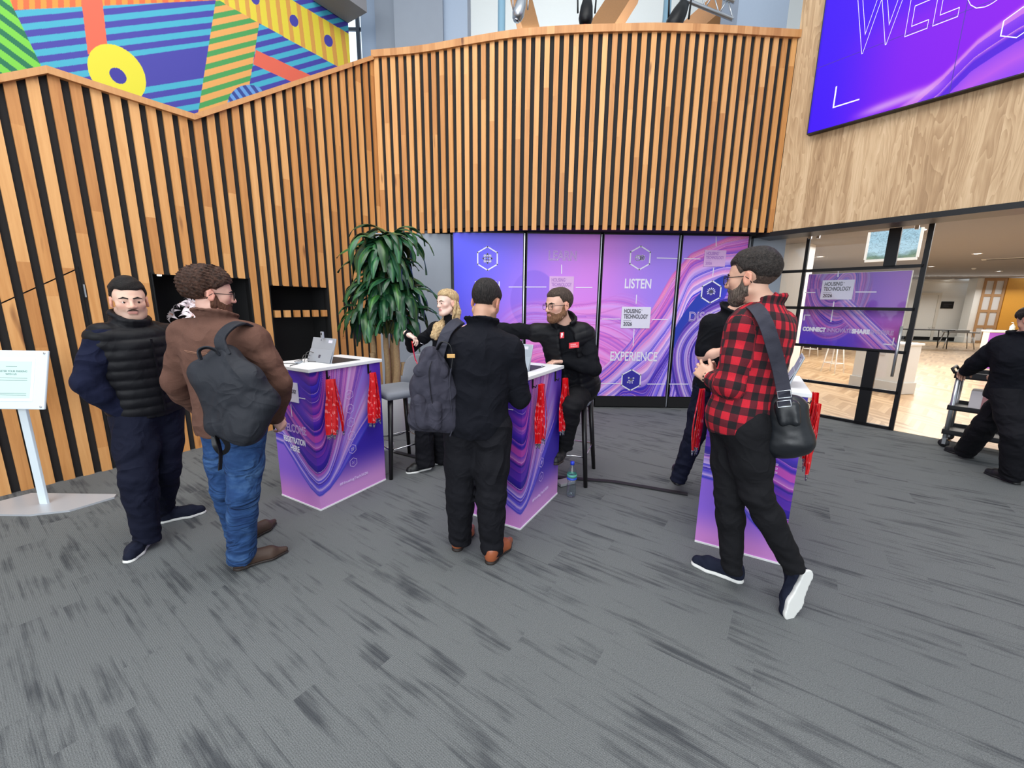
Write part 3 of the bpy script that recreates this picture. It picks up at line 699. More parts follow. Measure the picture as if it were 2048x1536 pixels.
# ================================================================== GLASS DOORS AND THE ROOM BEYOND
def gq(px, py): p, s = PL(px, py, gA, gB); return s, p[2]
MG = Matrix(((tg[0], ng[0], 0, gA[0]), (tg[1], ng[1], 0, gA[1]), (0, 0, 1, 0), (0, 0, 0, 1)))
s_l = gq(1557, 560)[0]; s_r = gq(1782, 858)[0]; zt = 2.62
door = empty('door_1', (0, 0, 0), kind='structure')
def gbar(b, s0, z0, s1, z1, w=.035, d=.045):
    if abs(s1-s0) > abs(z1-z0): b.box(((s0+s1)/2, 0, (z0+z1)/2), (abs(s1-s0), d, w), M=MG)
    else: b.box(((s0+s1)/2, 0, (z0+z1)/2), (w, d, abs(z1-z0)), M=MG)
b = MB()
zs = [gq(1700, 538)[1], gq(1700, 617)[1], gq(1700, 697)[1], gq(1700, 773)[1]]
gbar(b, s_l, .02, s_r, .02, .045); 
for z in zs: gbar(b, s_l, z, s_r, z, .04)
gbar(b, s_l, 0, s_l, zt, .05); gbar(b, s_r, 0, s_r, zt-.02, .05)
s_m1 = gq(1606, 560)[0]; gbar(b, s_m1, zs[2], s_m1, zt-.05, .04)
s_m2 = gq(1736, 760)[0]; gbar(b, s_m2, 0, s_m2, zs[2], .13); s_m3 = gq(1779, 485)[0]; gbar(b, s_m2, zs[0], s_m2, zt-.03, .12)
b.build('frame', M['blackmetal'], door)
b = MB(); b.box(((s_l+s_r)/2, .0, zt/2), (s_r-s_l, .01, zt-.04), M=MG); b.build('pane', M['glass'], door)
b = MB(); sh, zh0 = gq(1786, 752); _, zh1 = gq(1804, 652)
b.tube([MG @ Vector((sh, -.07, zh0)), MG @ Vector((sh, -.07, zh1))], .017, 12)
for z in (zh0+.1, zh1-.1): b.tube([MG @ Vector((sh, -.07, z)), MG @ Vector((sh, 0, z))], .01, 8)
b.build('handle', M['silver'], door, True)
# header track at the glass plane
b = MB(); b.box((3.0, .0, zt+.05), (9, .12, .12), M=MG); tag(b.build('trim_4', M['blackmetal']), kind='structure')
b = MB()
for px, py in ((1625, 452), (1641, 455), (1837, 446)):
    s, z = gq(px, py); b.box((s, -.03, zt-.05), (.04, .05, .05), M=MG, bev=.006)
b.build('hanger', M['chrome'], door)
# lobby sign standing behind the glass
sA = gA+ng*.085; sB = sA+tg
def sq(px, py): p, s = PL(px, py, sA, sB); return s, p[2]
s0, z0 = sq(1597, 690); s1, z1 = sq(1825, 541)
FS = frame((*(sA+tg*s0), z0), (*tg, 0), (0, 0, 1)); sw, sh_ = s1-s0, z1-z0
t = empty('event_sign', (0, 0, 0), 0, 'purple landscape event sign with white logo card hanging behind the glass door', 'sign')
me = grid_mesh('printed_face', FS.translation, (*tg, 0), (0, 0, 1), sw, sh_, 420, 260, lambda u, v: art_sign(u*1.3/sw, v*.75/sh_)); link('printed_face', me, M['print'], t)
b = MB(); b.box((sw/2, sh_/2, -.03), (sw+.01, sh_+.01, .05), M=FS, bev=.004); b.build('backing_board', M['white'], t)
for fx_ in (.08, .92):
    for fz_ in (.1, .9): b = MB(); b.box((sw*fx_, sh_*fz_, -.058), (.03, .03, .012), M=FS); b.build('fixing', M['chrome'], t)
def sp(px, py): s, z = sq(px, py); return s-s0, z-z0
u, v = sp(1640, 599); u2, _ = sp(1707, 580); logo(FS, u, v, u2-u, t)
for _ln in ([[sp(1611, 585), sp(1630, 585)], [sp(1712, 584), sp(1752, 584)], [sp(1677, 541), sp(1676, 553)], [sp(1668, 604), sp(1662, 643)], [sp(1608, 640), (sp(1608, 640)[0], sp(1608, 630)[1]), (sp(1620, 630)[0], sp(1608, 630)[1])],
             [sp(1768, 688), sp(1785, 690), sp(1788, 676)]]): strokes(FS, [_ln], .014, M['ink_white'], t, 'rule')
u, v = sp(1605, 661); text('CONNECT', .055, FS, u, v, M['ink_white'], t, width=sp(1652, 660)[0]-u, bold=.006)
u, v2 = sp(1653, 661); text('INNOVATE', .055, FS, u, v, M['ink_lilac'], t, width=sp(1703, 660)[0]-u, outline=.0022)
u, v2 = sp(1704, 662); text('SHARE', .055, FS, u, v, M['ink_white'], t, width=sp(1741, 660)[0]-u, bold=.006)
u, v2 = sp(1742, 662); text('INSPIRE', .055, FS, u, v, M['ink_lilac'], t, width=sp(1788, 660)[0]-u, outline=.0022)
# ---- room shell beyond
fw0 = G(1800, 679)[:2]; fw1 = G(1940, 683)[:2]; ft_ = (fw1-fw0)/np.linalg.norm(fw1-fw0); fn = np.array([-ft_[1], ft_[0]])
MF = Matrix(((ft_[0], fn[0], 0, fw0[0]), (ft_[1], fn[1], 0, fw0[1]), (0, 0, 1, 0), (0, 0, 0, 1)))
def fq(px, py, off=0.0):
    A = fw0+fn*off; p, s = PL(px, py, A, A+ft_); return s, p[2]
CZ = 2.98
b = MB(); b.box((0, .1, CZ/2), (26, .2, CZ), M=MF); tag(b.build('wall_far', M['white']), kind='structure')
b = MB(); b.box((1.5, 11.3, CZ+.06), (22, 22.0, .12), M=MG); tag(b.build('ceiling', M['greyceil']), kind='structure')
b = MB(); b.box((8.5, 11.3, CZ/2), (.2, 22.0, CZ), M=MG); tag(b.build('wall_side', M['white']), kind='structure')
b = MB(); s, _ = fq(1700, 680); s2, _ = fq(1945, 680); b.box(((s+s2)/2, -.02, .09), (s2-s, .03, .18), M=MF); tag(b.build('baseboard_far', M['niche']), kind='structure')
b = MB(); b.prism([(MF @ Vector(p))[:2] for p in ((s-3, -1.1, 0), (s2-.1, -1.1, 0), (s2-.1, 0, 0), (s-3, 0, 0))], .004, .008); tag(b.build('trim_5', simple('grey_barrier_matting', (120, 120, 112), .95, bump=(60, .4))), kind='structure')
# white door in the far wall
s0, _ = fq(1832, 640); s1, _ = fq(1866, 640); _, zd = fq(1850, 590)
d2 = empty('door_2', (0, 0, 0), kind='structure')
b = MB(); b.box(((s0+s1)/2, -.015, zd/2), (s1-s0, .03, zd), M=MF, bev=.005); b.build('leaf', M['white'], d2)
b = MB(); fw_ = .12
b.box((s0-fw_/2, -.03, zd/2), (fw_, .06, zd), M=MF); b.box((s1+fw_/2, -.03, zd/2), (fw_, .06, zd), M=MF); b.box(((s0+s1)/2, -.03, zd+fw_/2), (s1-s0+2*fw_, .06, fw_), M=MF); b.build('architrave', simple('cream_gloss', (222, 218, 208), .4), d2)
# cornice
b = MB(); b.box((0, -.05, CZ-.05), (26, .10, .10), M=MF); tag(b.build('trim_6', M['white']), kind='structure')
# black wall sign
s0, z0 = fq(1880, 617); s1, z1 = fq(1908, 603); b = MB(); b.box(((s0+s1)/2, -.015, (z0+z1)/2), (s1-s0, .03, z1-z0), M=MF, bev=.004)
t = tag(b.build('wall_plaque', M['blackmetal']), 'small black rectangular plaque on the white wall of the far room', 'plaque')
FP = MF @ Matrix.Rotation(math.pi/2, 4, 'X')
strokes(FP, [[(s0+.1, z0+(z1-z0)*.6), (s1-.1, z0+(z1-z0)*.6)], [(s0+.1, z0+(z1-z0)*.35), (s1-.2, z0+(z1-z0)*.35)]], .02, M['ink_dark'], t, 'rule', .033)
# square white column
s0, _ = fq(1934, 640, -.9); s1, _ = fq(1953, 640, -.9)
b = MB(); b.box(((s0+s1)/2, -.75, CZ/2), (s1-s0, .5, CZ), M=MF); b.box(((s0+s1)/2, -.75, .13), (s1-s0+.08, .58, .26), M=MF); tag(b.build('trim_7', M['white']), kind='structure')
# timber lattice screen and yellow wood wall
yw = simple('honey_veneer', (222, 160, 62), .4, var=.08); lat = simple('light_timber_lattice', (180, 140, 98), .5)
s0, _ = fq(1953, 640, -1.0); s1, _ = fq(1992, 640, -1.0); _, zl = fq(1985, 553, -1.0); zl = min(zl, CZ)
sc = empty('lattice_screen', (0, 0, 0), 0, 'timber lattice screen with frosted panes beside the honey coloured wall', 'screen')
b = MB(); nx_ = 2; nz_ = 4
for i in range(nx_+1): b.box((s0+(s1-s0)*i/nx_, -1.0, zl/2), (.09, .08, zl), M=MF)
for j in range(nz_+1): b.box(((s0+s1)/2, -1.0, .06+(zl-.12)*j/nz_), (s1-s0, .07, .12), M=MF)
b.build('lattice', lat, sc); b = MB(); b.box(((s0+s1)/2, -1.0, zl/2), (s1-s0, .02, zl), M=MF); b.build('pane', simple('frosted_glass', (214, 214, 214), .6), sc)
s2, _ = fq(2100, 640, -1.0); b = MB(); b.box(((s1+.05+s2)/2+.8, -1.0, zl/2), (s2-s1+1.5, .1, zl), M=MF); tag(b.build('wall_honey', yw), kind='structure')
b = MB(); b.box(((s0+s2)/2+1, -1.0, (zl+CZ)/2), (s2-s0+2.2, .14, CZ-zl), M=MF); tag(b.build('trim_8', M['white']), kind='structure')
# reception counter with purple front, hand gel
cp = G(1990, 740); cdir = ft_; cpt = np.array([cp[0], cp[1]])
MC = Matrix(((ft_[0], fn[0], 0, cpt[0]), (ft_[1], fn[1], 0, cpt[1]), (0, 0, 1, 0), (0, 0, 0, 1)))
t = empty('reception_counter', (0, 0, 0), 0, 'white topped counter with glowing purple printed front in the far room', 'counter')
b = MB(); b.box((.9, .10, .5), (2.4, .2, 1.0), M=MC); b.build('body', M['white'], t)
b = MB(); b.box((.9, .12, 1.02), (2.42, .3, .05), M=MC, bev=.01); b.build('worktop', M['whitegloss'], t)
FC = MC @ Matrix.Rotation(math.pi/2, 4, 'X')
me = grid_mesh('printed_face', MC @ Vector((-.3, -.004, .03)), (*ft_, 0), (0, 0, 1), 2.4, .95, 160, 80, lambda u, v: lerp3((176, 96, 214), (92, 52, 176), smst(0, 1.2, u))); link('printed_face', me, M['print'], t)
for k in range(3): strokes(FC, [hexagon(.0+k*.26, .72, .085)], .012, M['ink_lilac'], t, 'hexagon', .01)
bt_ = MC @ Vector((.25, .15, 1.045)); b = MB(); b.lathe([(.0, 0), (.045, 0), (.05, .01), (.05, .11), (.02, .15), (.02, .17), (0, .17)], 14, M=Matrix.Translation(bt_))
o = empty('pump_bottle', (0, 0, 0), 0, 'small clear pump bottle standing on the far purple fronted counter', 'bottle'); b.build('body', simple('cloudy_plastic', (205, 205, 190), .3), o)
b = MB(); b.tube([bt_+Vector((0, 0, .17)), bt_+Vector((0, 0, .21)), bt_+Vector((-.05, 0, .21))], .008, 8); b.build('pump', M['white'], o)
# black folding table against the far wall, low metal bench
tp = G(1862, 697)[:2]; MT = Matrix.Translation((tp[0], tp[1], 0)) @ Matrix.Rotation(math.atan2(ft_[1], ft_[0]), 4, 'Z')
o = empty('folding_table', (0, 0, 0), 0, 'long black folding table in front of the white door in the far room', 'table')
b = MB(); b.box((-.25, .2, .74), (1.7, .6, .03), M=MT, bev=.005); b.build('tabletop', M['blackmetal'], o)
for sx in (-1, 1):
    for sy in (-.05, .45):
        b = MB(); b.tube([MT @ Vector((-.25+sx*.72, sy, 0)), MT @ Vector((-.25+sx*.66, sy, .73))], .016, 8); b.build('leg', M['blackmetal'], o, True)
for k in range(2):
    c_ = MT @ Vector((-.15+k*.14, .1, .755)); b = MB(); b.lathe([(0, 0), (.03, 0), (.037, .09), (.033, .09), (.028, .006), (0, .006)], 14, M=Matrix.Translation(c_)); q = b.build('drinking_glass', M['glass'])
    tag(q, 'empty drinking glass on the black folding table', 'glass', 'glasses on the folding table')
tp = G(1905, 697)[:2]; MT = Matrix.Translation((tp[0], tp[1], 0)) @ Matrix.Rotation(math.atan2(ft_[1], ft_[0]), 4, 'Z')
o = empty('work_bench', (0, 0, 0), 0, 'low grey metal trestle bench between folding table and white column', 'bench')
b = MB(); b.box((0.15, 0, .66), (1.0, .4, .05), M=MT, bev=.005); b.box((.05, 0, .72), (.6, .25, .07), M=MT); b.build('top', M['silver'], o)
for sx in (-.3, .45):
    for sy in (-.18, .18):
        b = MB(); b.tube([MT @ Vector((sx+(.13 if sx > 0 else -.13), sy, 0)), MT @ Vector((sx, sy*.7, .65))], .018, 8); b.build('leg', M['silver'], o, True)
# white bar block, metal stools, floor plinth
bp0 = G(1700, 772)[:2]; bpr = G(1790, 790)[:2]; bd = (bpr-bp0)/np.linalg.norm(bpr-bp0); bnn = np.array([-bd[1], bd[0]])
MBx = Matrix(((bd[0], bnn[0], 0, bp0[0]), (bd[1], bnn[1], 0, bp0[1]), (0, 0, 1, 0), (0, 0, 0, 1))); LB = np.linalg.norm(bpr-bp0)
o = empty('bar_counter', (0, 0, 0), 0, 'white panelled bar block standing on the parquet behind the glass door', 'counter')
b = MB(); b.box((LB/2, .2, .46), (LB, .4, .92), M=MBx); b.build('body', M['white'], o)
b = MB(); b.box((LB/2, .2, .12), (LB+.05, .45, .22), M=MBx, bev=.01); b.build('plinth', simple('off_white_skirting', (214, 214, 210), .5), o)
b = MB(); b.box((LB/2, .2, .94), (LB+.06, .46, .04), M=MBx, bev=.01); b.build('worktop', M['whitegloss'], o)
b = MB(); b.box((LB*.6, -.01, .75), (.09, .02, .09), M=MBx, bev=.004); b.build('socket', simple('socket_plate', (205, 205, 203), .4), o)
def bar_stool(px, py, lab):
    p = G(px, py)[:2]; o = empty('bar_stool', (p[0], p[1], 0), random.random(), lab, 'stool', 'white metal stools behind the glass door')
    b = MB(); b.lathe([(0, .73), (.17, .73), (.18, .75), (.17, .77), (0, .77)], 18); b.build('seat', M['white'], o, True)
    for k in range(4):
        a = math.pi/4+k*math.pi/2; b = MB(); b.tube([(math.cos(a)*.23, math.sin(a)*.23, 0), (math.cos(a)*.13, math.sin(a)*.13, .735)], .014, 8); b.build('leg', M['white'], o, True)
    b = MB(); b.tube([(math.cos(math.pi/4+k*math.pi/2)*.2, math.sin(math.pi/4+k*math.pi/2)*.2, .24) for k in range(4)], .01, 6, closed=True); b.build('footrest', M['white'], o)
    return o
bar_stool(1664, 745, 'white metal stool beside the white bar block, behind the glass door'); bar_stool(1618, 712, 'white metal stool farther left behind the glass, seen under the event sign')
# pale pillar left of the glass, back bar with bottles
pc = G(1566, 760)[:2]; MP = Matrix.Translation((pc[0]+.25, pc[1]+.9, 0)) @ Matrix.Rotation(math.atan2(tg[1], tg[0]), 4, 'Z')
b = MB(); b.box((0.12, .3, CZ/2), (.55, .55, CZ), M=MP); tag(b.build('trim_9', M['white']), kind='structure')
kb = G(1600, 700)[:2]; MK = Matrix.Translation((kb[0], kb[1], 0)) @ Matrix.Rotation(math.atan2(ft_[1], ft_[0]), 4, 'Z')
o = empty('back_bar', (0, 0, 0), 0, 'dark back bar cabinet with warm lit mirror behind the pale pillar', 'cabinet')
b = MB(); b.box((0, .5, .5), (1.6, .5, 1.0), M=MK); b.box((0, .5, 1.95), (1.6, .45, .9), M=MK); b.build('carcass', simple('dark_walnut', (62, 40, 34), .4), o)
b = MB()
for k in range(3): b.box((0, .42, 1.0+k*.22), (1.5, .4, .015), M=MK)
b.build('shelf', simple('pale_glass_shelf', (180, 196, 200), .3), o)
for k in range(7):
    b = MB(); b.lathe([(0, 0), (.035, 0), (.035, .12), (.012, .16), (.012, .19), (0, .19)], 10, M=MK @ Matrix.Translation((-.6+k*.2, .35, 1.01)))
    tag(b.build('bottle', M['greylight']), 'small pale bottle lined up on the back bar shelf', 'bottle', 'bottles on the back bar shelf')
# ---- downlights, vent, detector, unseen fill lights
M['lamp'] = simple('downlight_glow', (255, 255, 255), emit=(255, 250, 240), estr=9.0)
def cp_(px, py): return G(px, py, CZ)
LBL = ['bright downlight at the top of the open doorway', 'round downlight in the grey ceiling above the honey wall', 'round downlight nearest the white column', 'small distant downlight over the far doorway', 'downlight seen through the upper glass pane']
for i, (px, py) in enumerate(((1955, 507), (1998, 542), (1903, 558), (1862, 533), (1640, 513))):
    p = cp_(px, py); o = empty('ceiling_downlight', (p[0], p[1], CZ), 0, LBL[i], 'ceiling light', 'recessed downlights in the far room')
    b = MB(); b.lathe([(.075, -.008), (.10, -.012), (.105, 0), (.075, 0)], 20, cap=False); b.build('trim_ring', M['white'], o, True)
    b = MB(); b.lathe([(0, -.004), (.075, -.004), (.075, 0), (0, 0)], 20); b.build('lens', M['lamp'], o)
p = G(1838, 460, CZ); o = empty('ceiling_downlight', (p[0], p[1], CZ), 0, 'large glaring downlight right behind the top corner of the glass door', 'ceiling light', 'recessed downlights in the far room')
b = MB(); b.lathe([(0, -.004), (.10, -.004), (.10, 0), (0, 0)], 20); b.build('lens', M['lamp'], o)
p = cp_(2012, 517); t = empty('ceiling_vent', (p[0], p[1], CZ), math.atan2(tg[1], tg[0]), 'white slotted air vent in the grey ceiling', 'vent')
b = MB(); b.box((0, 0, -.006), (.9, .22, .012)); b.build('frame', M['white'], t); b = MB()
for k in range(3): b.box((0, -.06+k*.06, -.014), (.72, .02, .006))
b.build('slot', M['niche'], t)
p = cp_(1948, 536); b = MB(); b.lathe([(0, -.05), (.04, -.045), (.06, -.02), (.06, 0), (0, 0)], 16, M=Matrix.Translation((p[0], p[1], CZ+.002))); tag(b.build('smoke_detector', M['white']), 'small round white smoke detector on the grey ceiling', 'detector')
for px, py, e in ((1955, 507, 60), (1862, 533, 80), (1640, 513, 70), (1838, 470, 55)):
    p = cp_(px, py); area('downlight_light', (p[0], p[1], CZ-.03), (0, 0, 0), .6, .6, e, (1, .95, .86))
c_ = gp(1.5, 5.0, CZ-.05); area('far_room_fill', c_, (0, 0, math.atan2(tg[1], tg[0])), 6, 9, 360, (1, .95, .9))  # broad unseen area light added to fill the far room
p = MF @ Vector((1.5, -2.2, CZ-.06)); area('far_wall_fill', p, (math.radians(-20), 0, math.atan2(ft_[1], ft_[0])), 6, 1.0, 170, (1, .97, .92))  # unseen area light added to lift the far wall
# added glowing pane, painted with the door glass's reflection of sky and winter tree
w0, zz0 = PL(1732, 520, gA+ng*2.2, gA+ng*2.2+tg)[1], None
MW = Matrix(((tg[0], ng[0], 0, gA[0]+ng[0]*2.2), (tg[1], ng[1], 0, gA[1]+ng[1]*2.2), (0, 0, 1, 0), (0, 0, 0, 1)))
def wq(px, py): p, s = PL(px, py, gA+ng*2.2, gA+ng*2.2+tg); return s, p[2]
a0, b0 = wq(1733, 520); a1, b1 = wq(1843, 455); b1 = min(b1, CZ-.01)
refl_o = empty('tree_reflection', (0, 0, 0), kind='structure')
sky = NT('painted_sky_reflection'); o_ = sky.coord(); br = sky.n.new('ShaderNodeTexWave'); 
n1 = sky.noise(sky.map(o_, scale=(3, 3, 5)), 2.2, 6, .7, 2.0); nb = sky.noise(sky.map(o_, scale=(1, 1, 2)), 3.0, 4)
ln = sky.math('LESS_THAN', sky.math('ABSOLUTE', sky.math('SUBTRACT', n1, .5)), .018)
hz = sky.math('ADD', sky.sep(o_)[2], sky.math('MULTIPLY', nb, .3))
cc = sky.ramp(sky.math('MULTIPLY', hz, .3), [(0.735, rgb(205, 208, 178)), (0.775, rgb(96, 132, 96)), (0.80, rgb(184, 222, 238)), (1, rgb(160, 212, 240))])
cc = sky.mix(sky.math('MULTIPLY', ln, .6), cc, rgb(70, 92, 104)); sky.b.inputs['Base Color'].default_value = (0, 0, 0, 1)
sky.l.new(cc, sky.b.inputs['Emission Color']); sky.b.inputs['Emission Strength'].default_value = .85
b = MB(); b.box(((a0+a1)/2, 0, (b0+b1)/2), (a1-a0, .02, b1-b0), M=MW); b.build('pane', sky.m, refl_o)
b = MB(); b.box(((a0+a1)/2, 0, b0-.02), (a1-a0+.04, .06, .04), M=MW); b.box((a0-.02, 0, (b0+b1)/2), (.03, .06, b1-b0), M=MW); b.box((a1+.02, 0, (b0+b1)/2), (.03, .06, b1-b0), M=MW); b.build('frame', M['white'], refl_o)
# ================================================================== UPPER HALL SEEN ABOVE THE DRUM
def wallbox(name, px0, px1, y, ydeep, mat, z1=9.0, z0=2.0):
    x0 = YP(px0, 60, y)[0]; x1 = YP(px1, 60, y)[0]; b = MB(); b.box(((x0+x1)/2, y+ydeep/2, (z0+z1)/2), (x1-x0, ydeep, z1-z0)); return tag(b.build(name, mat), kind='structure')
wallbox('trim_10', 722, 752, 8.3, .3, M['greylight']); wallbox('trim_11', 751, 790, 8.1, .5, M['greywall']); wallbox('trim_12', 789, 886, 7.9, 2.6, M['greywall']); 
wallbox('trim_13', 885, 935, 8.0, .6, M['greylight']); wallbox('trim_14', 1472, 1572, 7.4, .6, M['greylight'], z0=2.6)
wd = empty('window_2', (0, 0, 0), kind='structure'); x0 = YP(694, 60, 8.5)[0]; x1 = YP(724, 60, 8.5)[0]
b = MB(); b.box(((x0+x1)/2, 8.55, 6.0), (x1-x0+.5, .02, 6)); b.build('pane', simple('bright_window_pane', (240, 250, 255), .3, emit=(228, 242, 255), estr=1.0), wd)
b = MB(); xm = YP(716, 60, 8.45)[0]; b.box((xm, 8.45, 6), (.06, .06, 6))
for z in (4.9, 5.7, 6.4, 7.2): b.box(((x0+x1)/2, 8.46, z), (x1-x0+.4, .04, .05))
b.build('mullion', simple('dark_grey_mullion', (66, 74, 84), .5), wd)
b = MB(); b.hexa([(*(mA+wt*s-wn_*d), z) for z in (6.0, 6.6) for s, d in ((sm1-.62, -.03), (sm1-.02, -.03), (sm1-.02, -.5), (sm1-.62, -.5))])
tag(b.build('ceiling', M['greyceil']), kind='structure')
hallw = simple('white_vault_plaster', (236, 238, 236), .7); arch = simple('pale_blue_arch_rib', (205, 226, 240), .6)
b = MB(); b.box((2.0, 13.2, 6.0), (14, .2, 10)); tag(b.build('wall_hall', hallw), kind='structure')
b = MB()
for (r, w) in ((5.1, .28), (3.9, .2)):
    P = [(2.6+r*math.cos(a), 12.95, 4.4+r*.62*math.sin(a)) for a in np.linspace(0, math.pi, 40)]; b.tube(P, 1.0, flat=(w, w, (0, 0, 1)))
tag(b.build('trim_15', arch), kind='structure')
b = MB(); b.box((2.0, 10.6, 10.5), (14, 6.0, .2)); tag(b.build('ceiling', hallw), kind='structure')
timber = simple('glulam_timber', (206, 146, 92), .5, var=.08)
def beam(pa, pb, ya, yb, w, lab, z_ext=1.5):
    A = YP(*pa, ya); B = YP(*pb, yb); d = (B-A); A = A-d*.4; B = B+d*.5; b = MB(); b.tube([A, B], 1.0, flat=(w, w*1.15, (1, 0, 0)))
    tag(b.build('roof_beam', timber), lab, 'beam', 'slanted timber roof struts above the drum wall')
beam((1042, 0), (1060, 72), 9.6, 9.2, .33, 'slanted timber strut above the drum, leftmost'); beam((1246, 0), (1200, 72), 9.6, 9.2, .42, 'slanted timber strut above the drum, middle one'); beam((1490, 0), (1405, 72), 8.8, 9.2, .62, 'thick slanted timber strut beside the hanging truss, rightmost')
for px, w, lab in ((1003, .13, 'pale blue steel post between two stage lights'), (1331, .13, 'pale blue steel post left of the black spotlight')):
    p = YP(px, 60, 8.2); b = MB(); b.lathe([(w/2, 2.6), (w/2, 9)], 16, M=Matrix.Translation((p[0], 8.2, 0))); tag(b.build('steel_post', simple('sky_blue_steel', (150, 192, 214), .4), smooth=False), lab, 'post')
A = YP(1352, -8, 7.3); B = YP(1466, 39, 6.9); b = MB(); d = (B-A)/np.linalg.norm(B-A); A2 = A-d*4.2
up_ = np.array([0, 0, .22]); b.tube([A2, B], .028, 10); b.tube([A2+up_, B+up_], .028, 10)
n_ = 22
for k in range(n_): a_ = A2+(B-A2)*k/n_; c2 = A2+(B-A2)*(k+.5)/n_; e2 = A2+(B-A2)*(k+1)/n_; b.tube([a_, c2+up_], .011, 6); b.tube([c2+up_, e2], .011, 6)
tag(b.build('lighting_truss', M['silver']), 'silver lighting truss running across above the drum wall', 'truss')
def spot(px, py, y, mat, lab, s=1.0, tilt=0.3, red=False):
    p = YP(px, py, y); o = empty('stage_light', tuple(p), 0, lab, 'stage light', 'stage lights on the truss'); R_ = Matrix.Rotation(tilt, 4, 'Y')
    b = MB(); b.lathe([(0, -.22*s), (.075*s, -.20*s), (.10*s, -.12*s), (.085*s, .02*s), (.06*s, .12*s), (0, .15*s)], 18, M=R_); b.build('housing', mat, o, True)
    b = MB(); b.tube([(-.12*s, 0, -.05*s), (-.13*s, 0, .15*s), (0, 0, .26*s), (.13*s, 0, .15*s), (.12*s, 0, -.05*s)], .012*s, 8); b.tube([(0, 0, .26*s), (0, 0, .5*s)], .016*s, 8); b.build('yoke', M['blackmetal'] if mat is not M['silver'] else M['silver'], o, True)
    b = MB(); b.lathe([(0, -.235*s), (.05*s, -.232*s), (.05*s, -.21*s), (0, -.21*s)], 14, M=R_); b.build('lens', simple('red_lens', (220, 30, 50), .2) if red else M['chrome'], o, True)
spot(1041, 12, 7.4, M['silver'], 'silver stage light hanging beside the left blue post', .95); spot(1173, 18, 7.3, M['blackmetal'], 'black stage light with a red lens, middle of the truss', 1.1, .05, True); spot(1358, 28, 7.0, M['blackmetal'], 'black stage light at the right end of the truss', 1.25, .45)
# ================================================================== REGISTRATION DESKS
DL, DS, DH = 0.66, 0.505, 1.085
R_ = np.array([0.495, 0.869]); Lh = np.array([-0.869, 0.495]); RZ = math.atan2(R_[1], R_[0])
D1 = np.array([-1.468, 2.901]); D2 = np.array([0.071, 2.664]); D3 = np.array([1.713, 2.299])
FSh = frame((0, DS, 0), (0, -1, 0), (0, 0, 1)); FLo = frame((0, 0, 0), (1, 0, 0), (0, 0, 1))
def shq(px, py, D=D1):
    p, s = PL(px, py, D+Lh*DS, D); return s, p[2]
def loq(px, py, D=D1):
    p, s = PL(px, py, D, D+R_); return s, p[2]
def z3(zx, zy): return 540+zx/3.838, 640+zy/3.84
desk = empty('registration_desk', (D1[0], D1[1], 0), RZ, 'purple printed registration desk with white top, in front of the tall plant', 'desk', 'printed registration desks')
b = MB(); b.box((DL/2, DS/2, .55), (DL-.006, DS-.006, 1.07)); b.build('carcass', simple('indigo_desk_side', (70, 52, 190), .45), desk)
n1 = grid_mesh('short_print', (0, DS, .006), (0, -1, 0), (0, 0, 1), DS, DH-.006, 190, 400, lambda u, v: art_desk(u, v)); link('printed_face', n1, M['print'], desk)
n2 = grid_mesh('long_print', (0, 0, .006), (1, 0, 0), (0, 0, 1), DL, DH-.006, 240, 400, lambda u, v: art_desk(u+DS, v)); link('printed_face', n2, M['print'], desk)
b = MB(); b.box((DL/2, DS/2, DH+.013), (DL+.03, DS+.03, .026), bev=.003); b.build('worktop', M['whitegloss'], desk)
b = MB(); b.box((DL*.60, DS*.5, DH+.027), (.26, .34, .004)); b.build('tray_recess', simple('dark_tray', (48, 50, 54), .5), desk)
b = MB(); b.box((-.002, DS/2, .006), (.006, DS, .012)); b.box((DL/2, -.002, .006), (DL, .006, .012)); b.build('foot_strip', M['whitegloss'], desk)
u0, v0 = shq(*z3(102, 610)); u1, v1 = shq(*z3(216, 500)); logo(FSh, u0, v0, u1-u0, desk)
for a, c in (((140, 392), (146, 468)), ((163, 650), (172, 740)), ((50, 560), (93, 568)), ((226, 597), (272, 605))):
    strokes(FSh, [[shq(*z3(*a)), shq(*z3(*c))]], .007, M['ink_white'], desk, 'rule')
u0, v0 = shq(*z3(92, 835)); u1, _ = shq(*z3(280, 850)); text('WELCOME', .062, FSh, u0, v0, M['ink_lilac'], desk, width=u1-u0, outline=.0018)
u0, v0 = shq(*z3(110, 922)); u1, _ = shq(*z3(272, 945)); text('REGISTRATION', .047, FSh, u0, v0, M['ink_white'], desk, width=u1-u0, bold=.0015)
uc = (u0+u1)/2; text('HERE', .047, FSh, uc-.058, v0-.066, M['ink_white'], desk, width=.115, bold=.0015)
for k, (zx, zy) in enumerate(((605, 573), (612, 681), (619, 785), (625, 888), (632, 990), (639, 1092))):
    u, v = loq(*z3(zx, zy)); icon(FLo, ['brain', 'other', 'bulb', 'star', 'net', 'star'][k], u, v, .039, desk, M['ink_lilac'], .0032)
u0, v0 = loq(*z3(535, 1262)); u1, v1 = loq(*z3(750, 1168)); text('#HousingTech2026', .022, FLo, u0, (v0+v1)/2-.012, M['ink_lilac'], desk, width=u1-u0, bold=.0005)
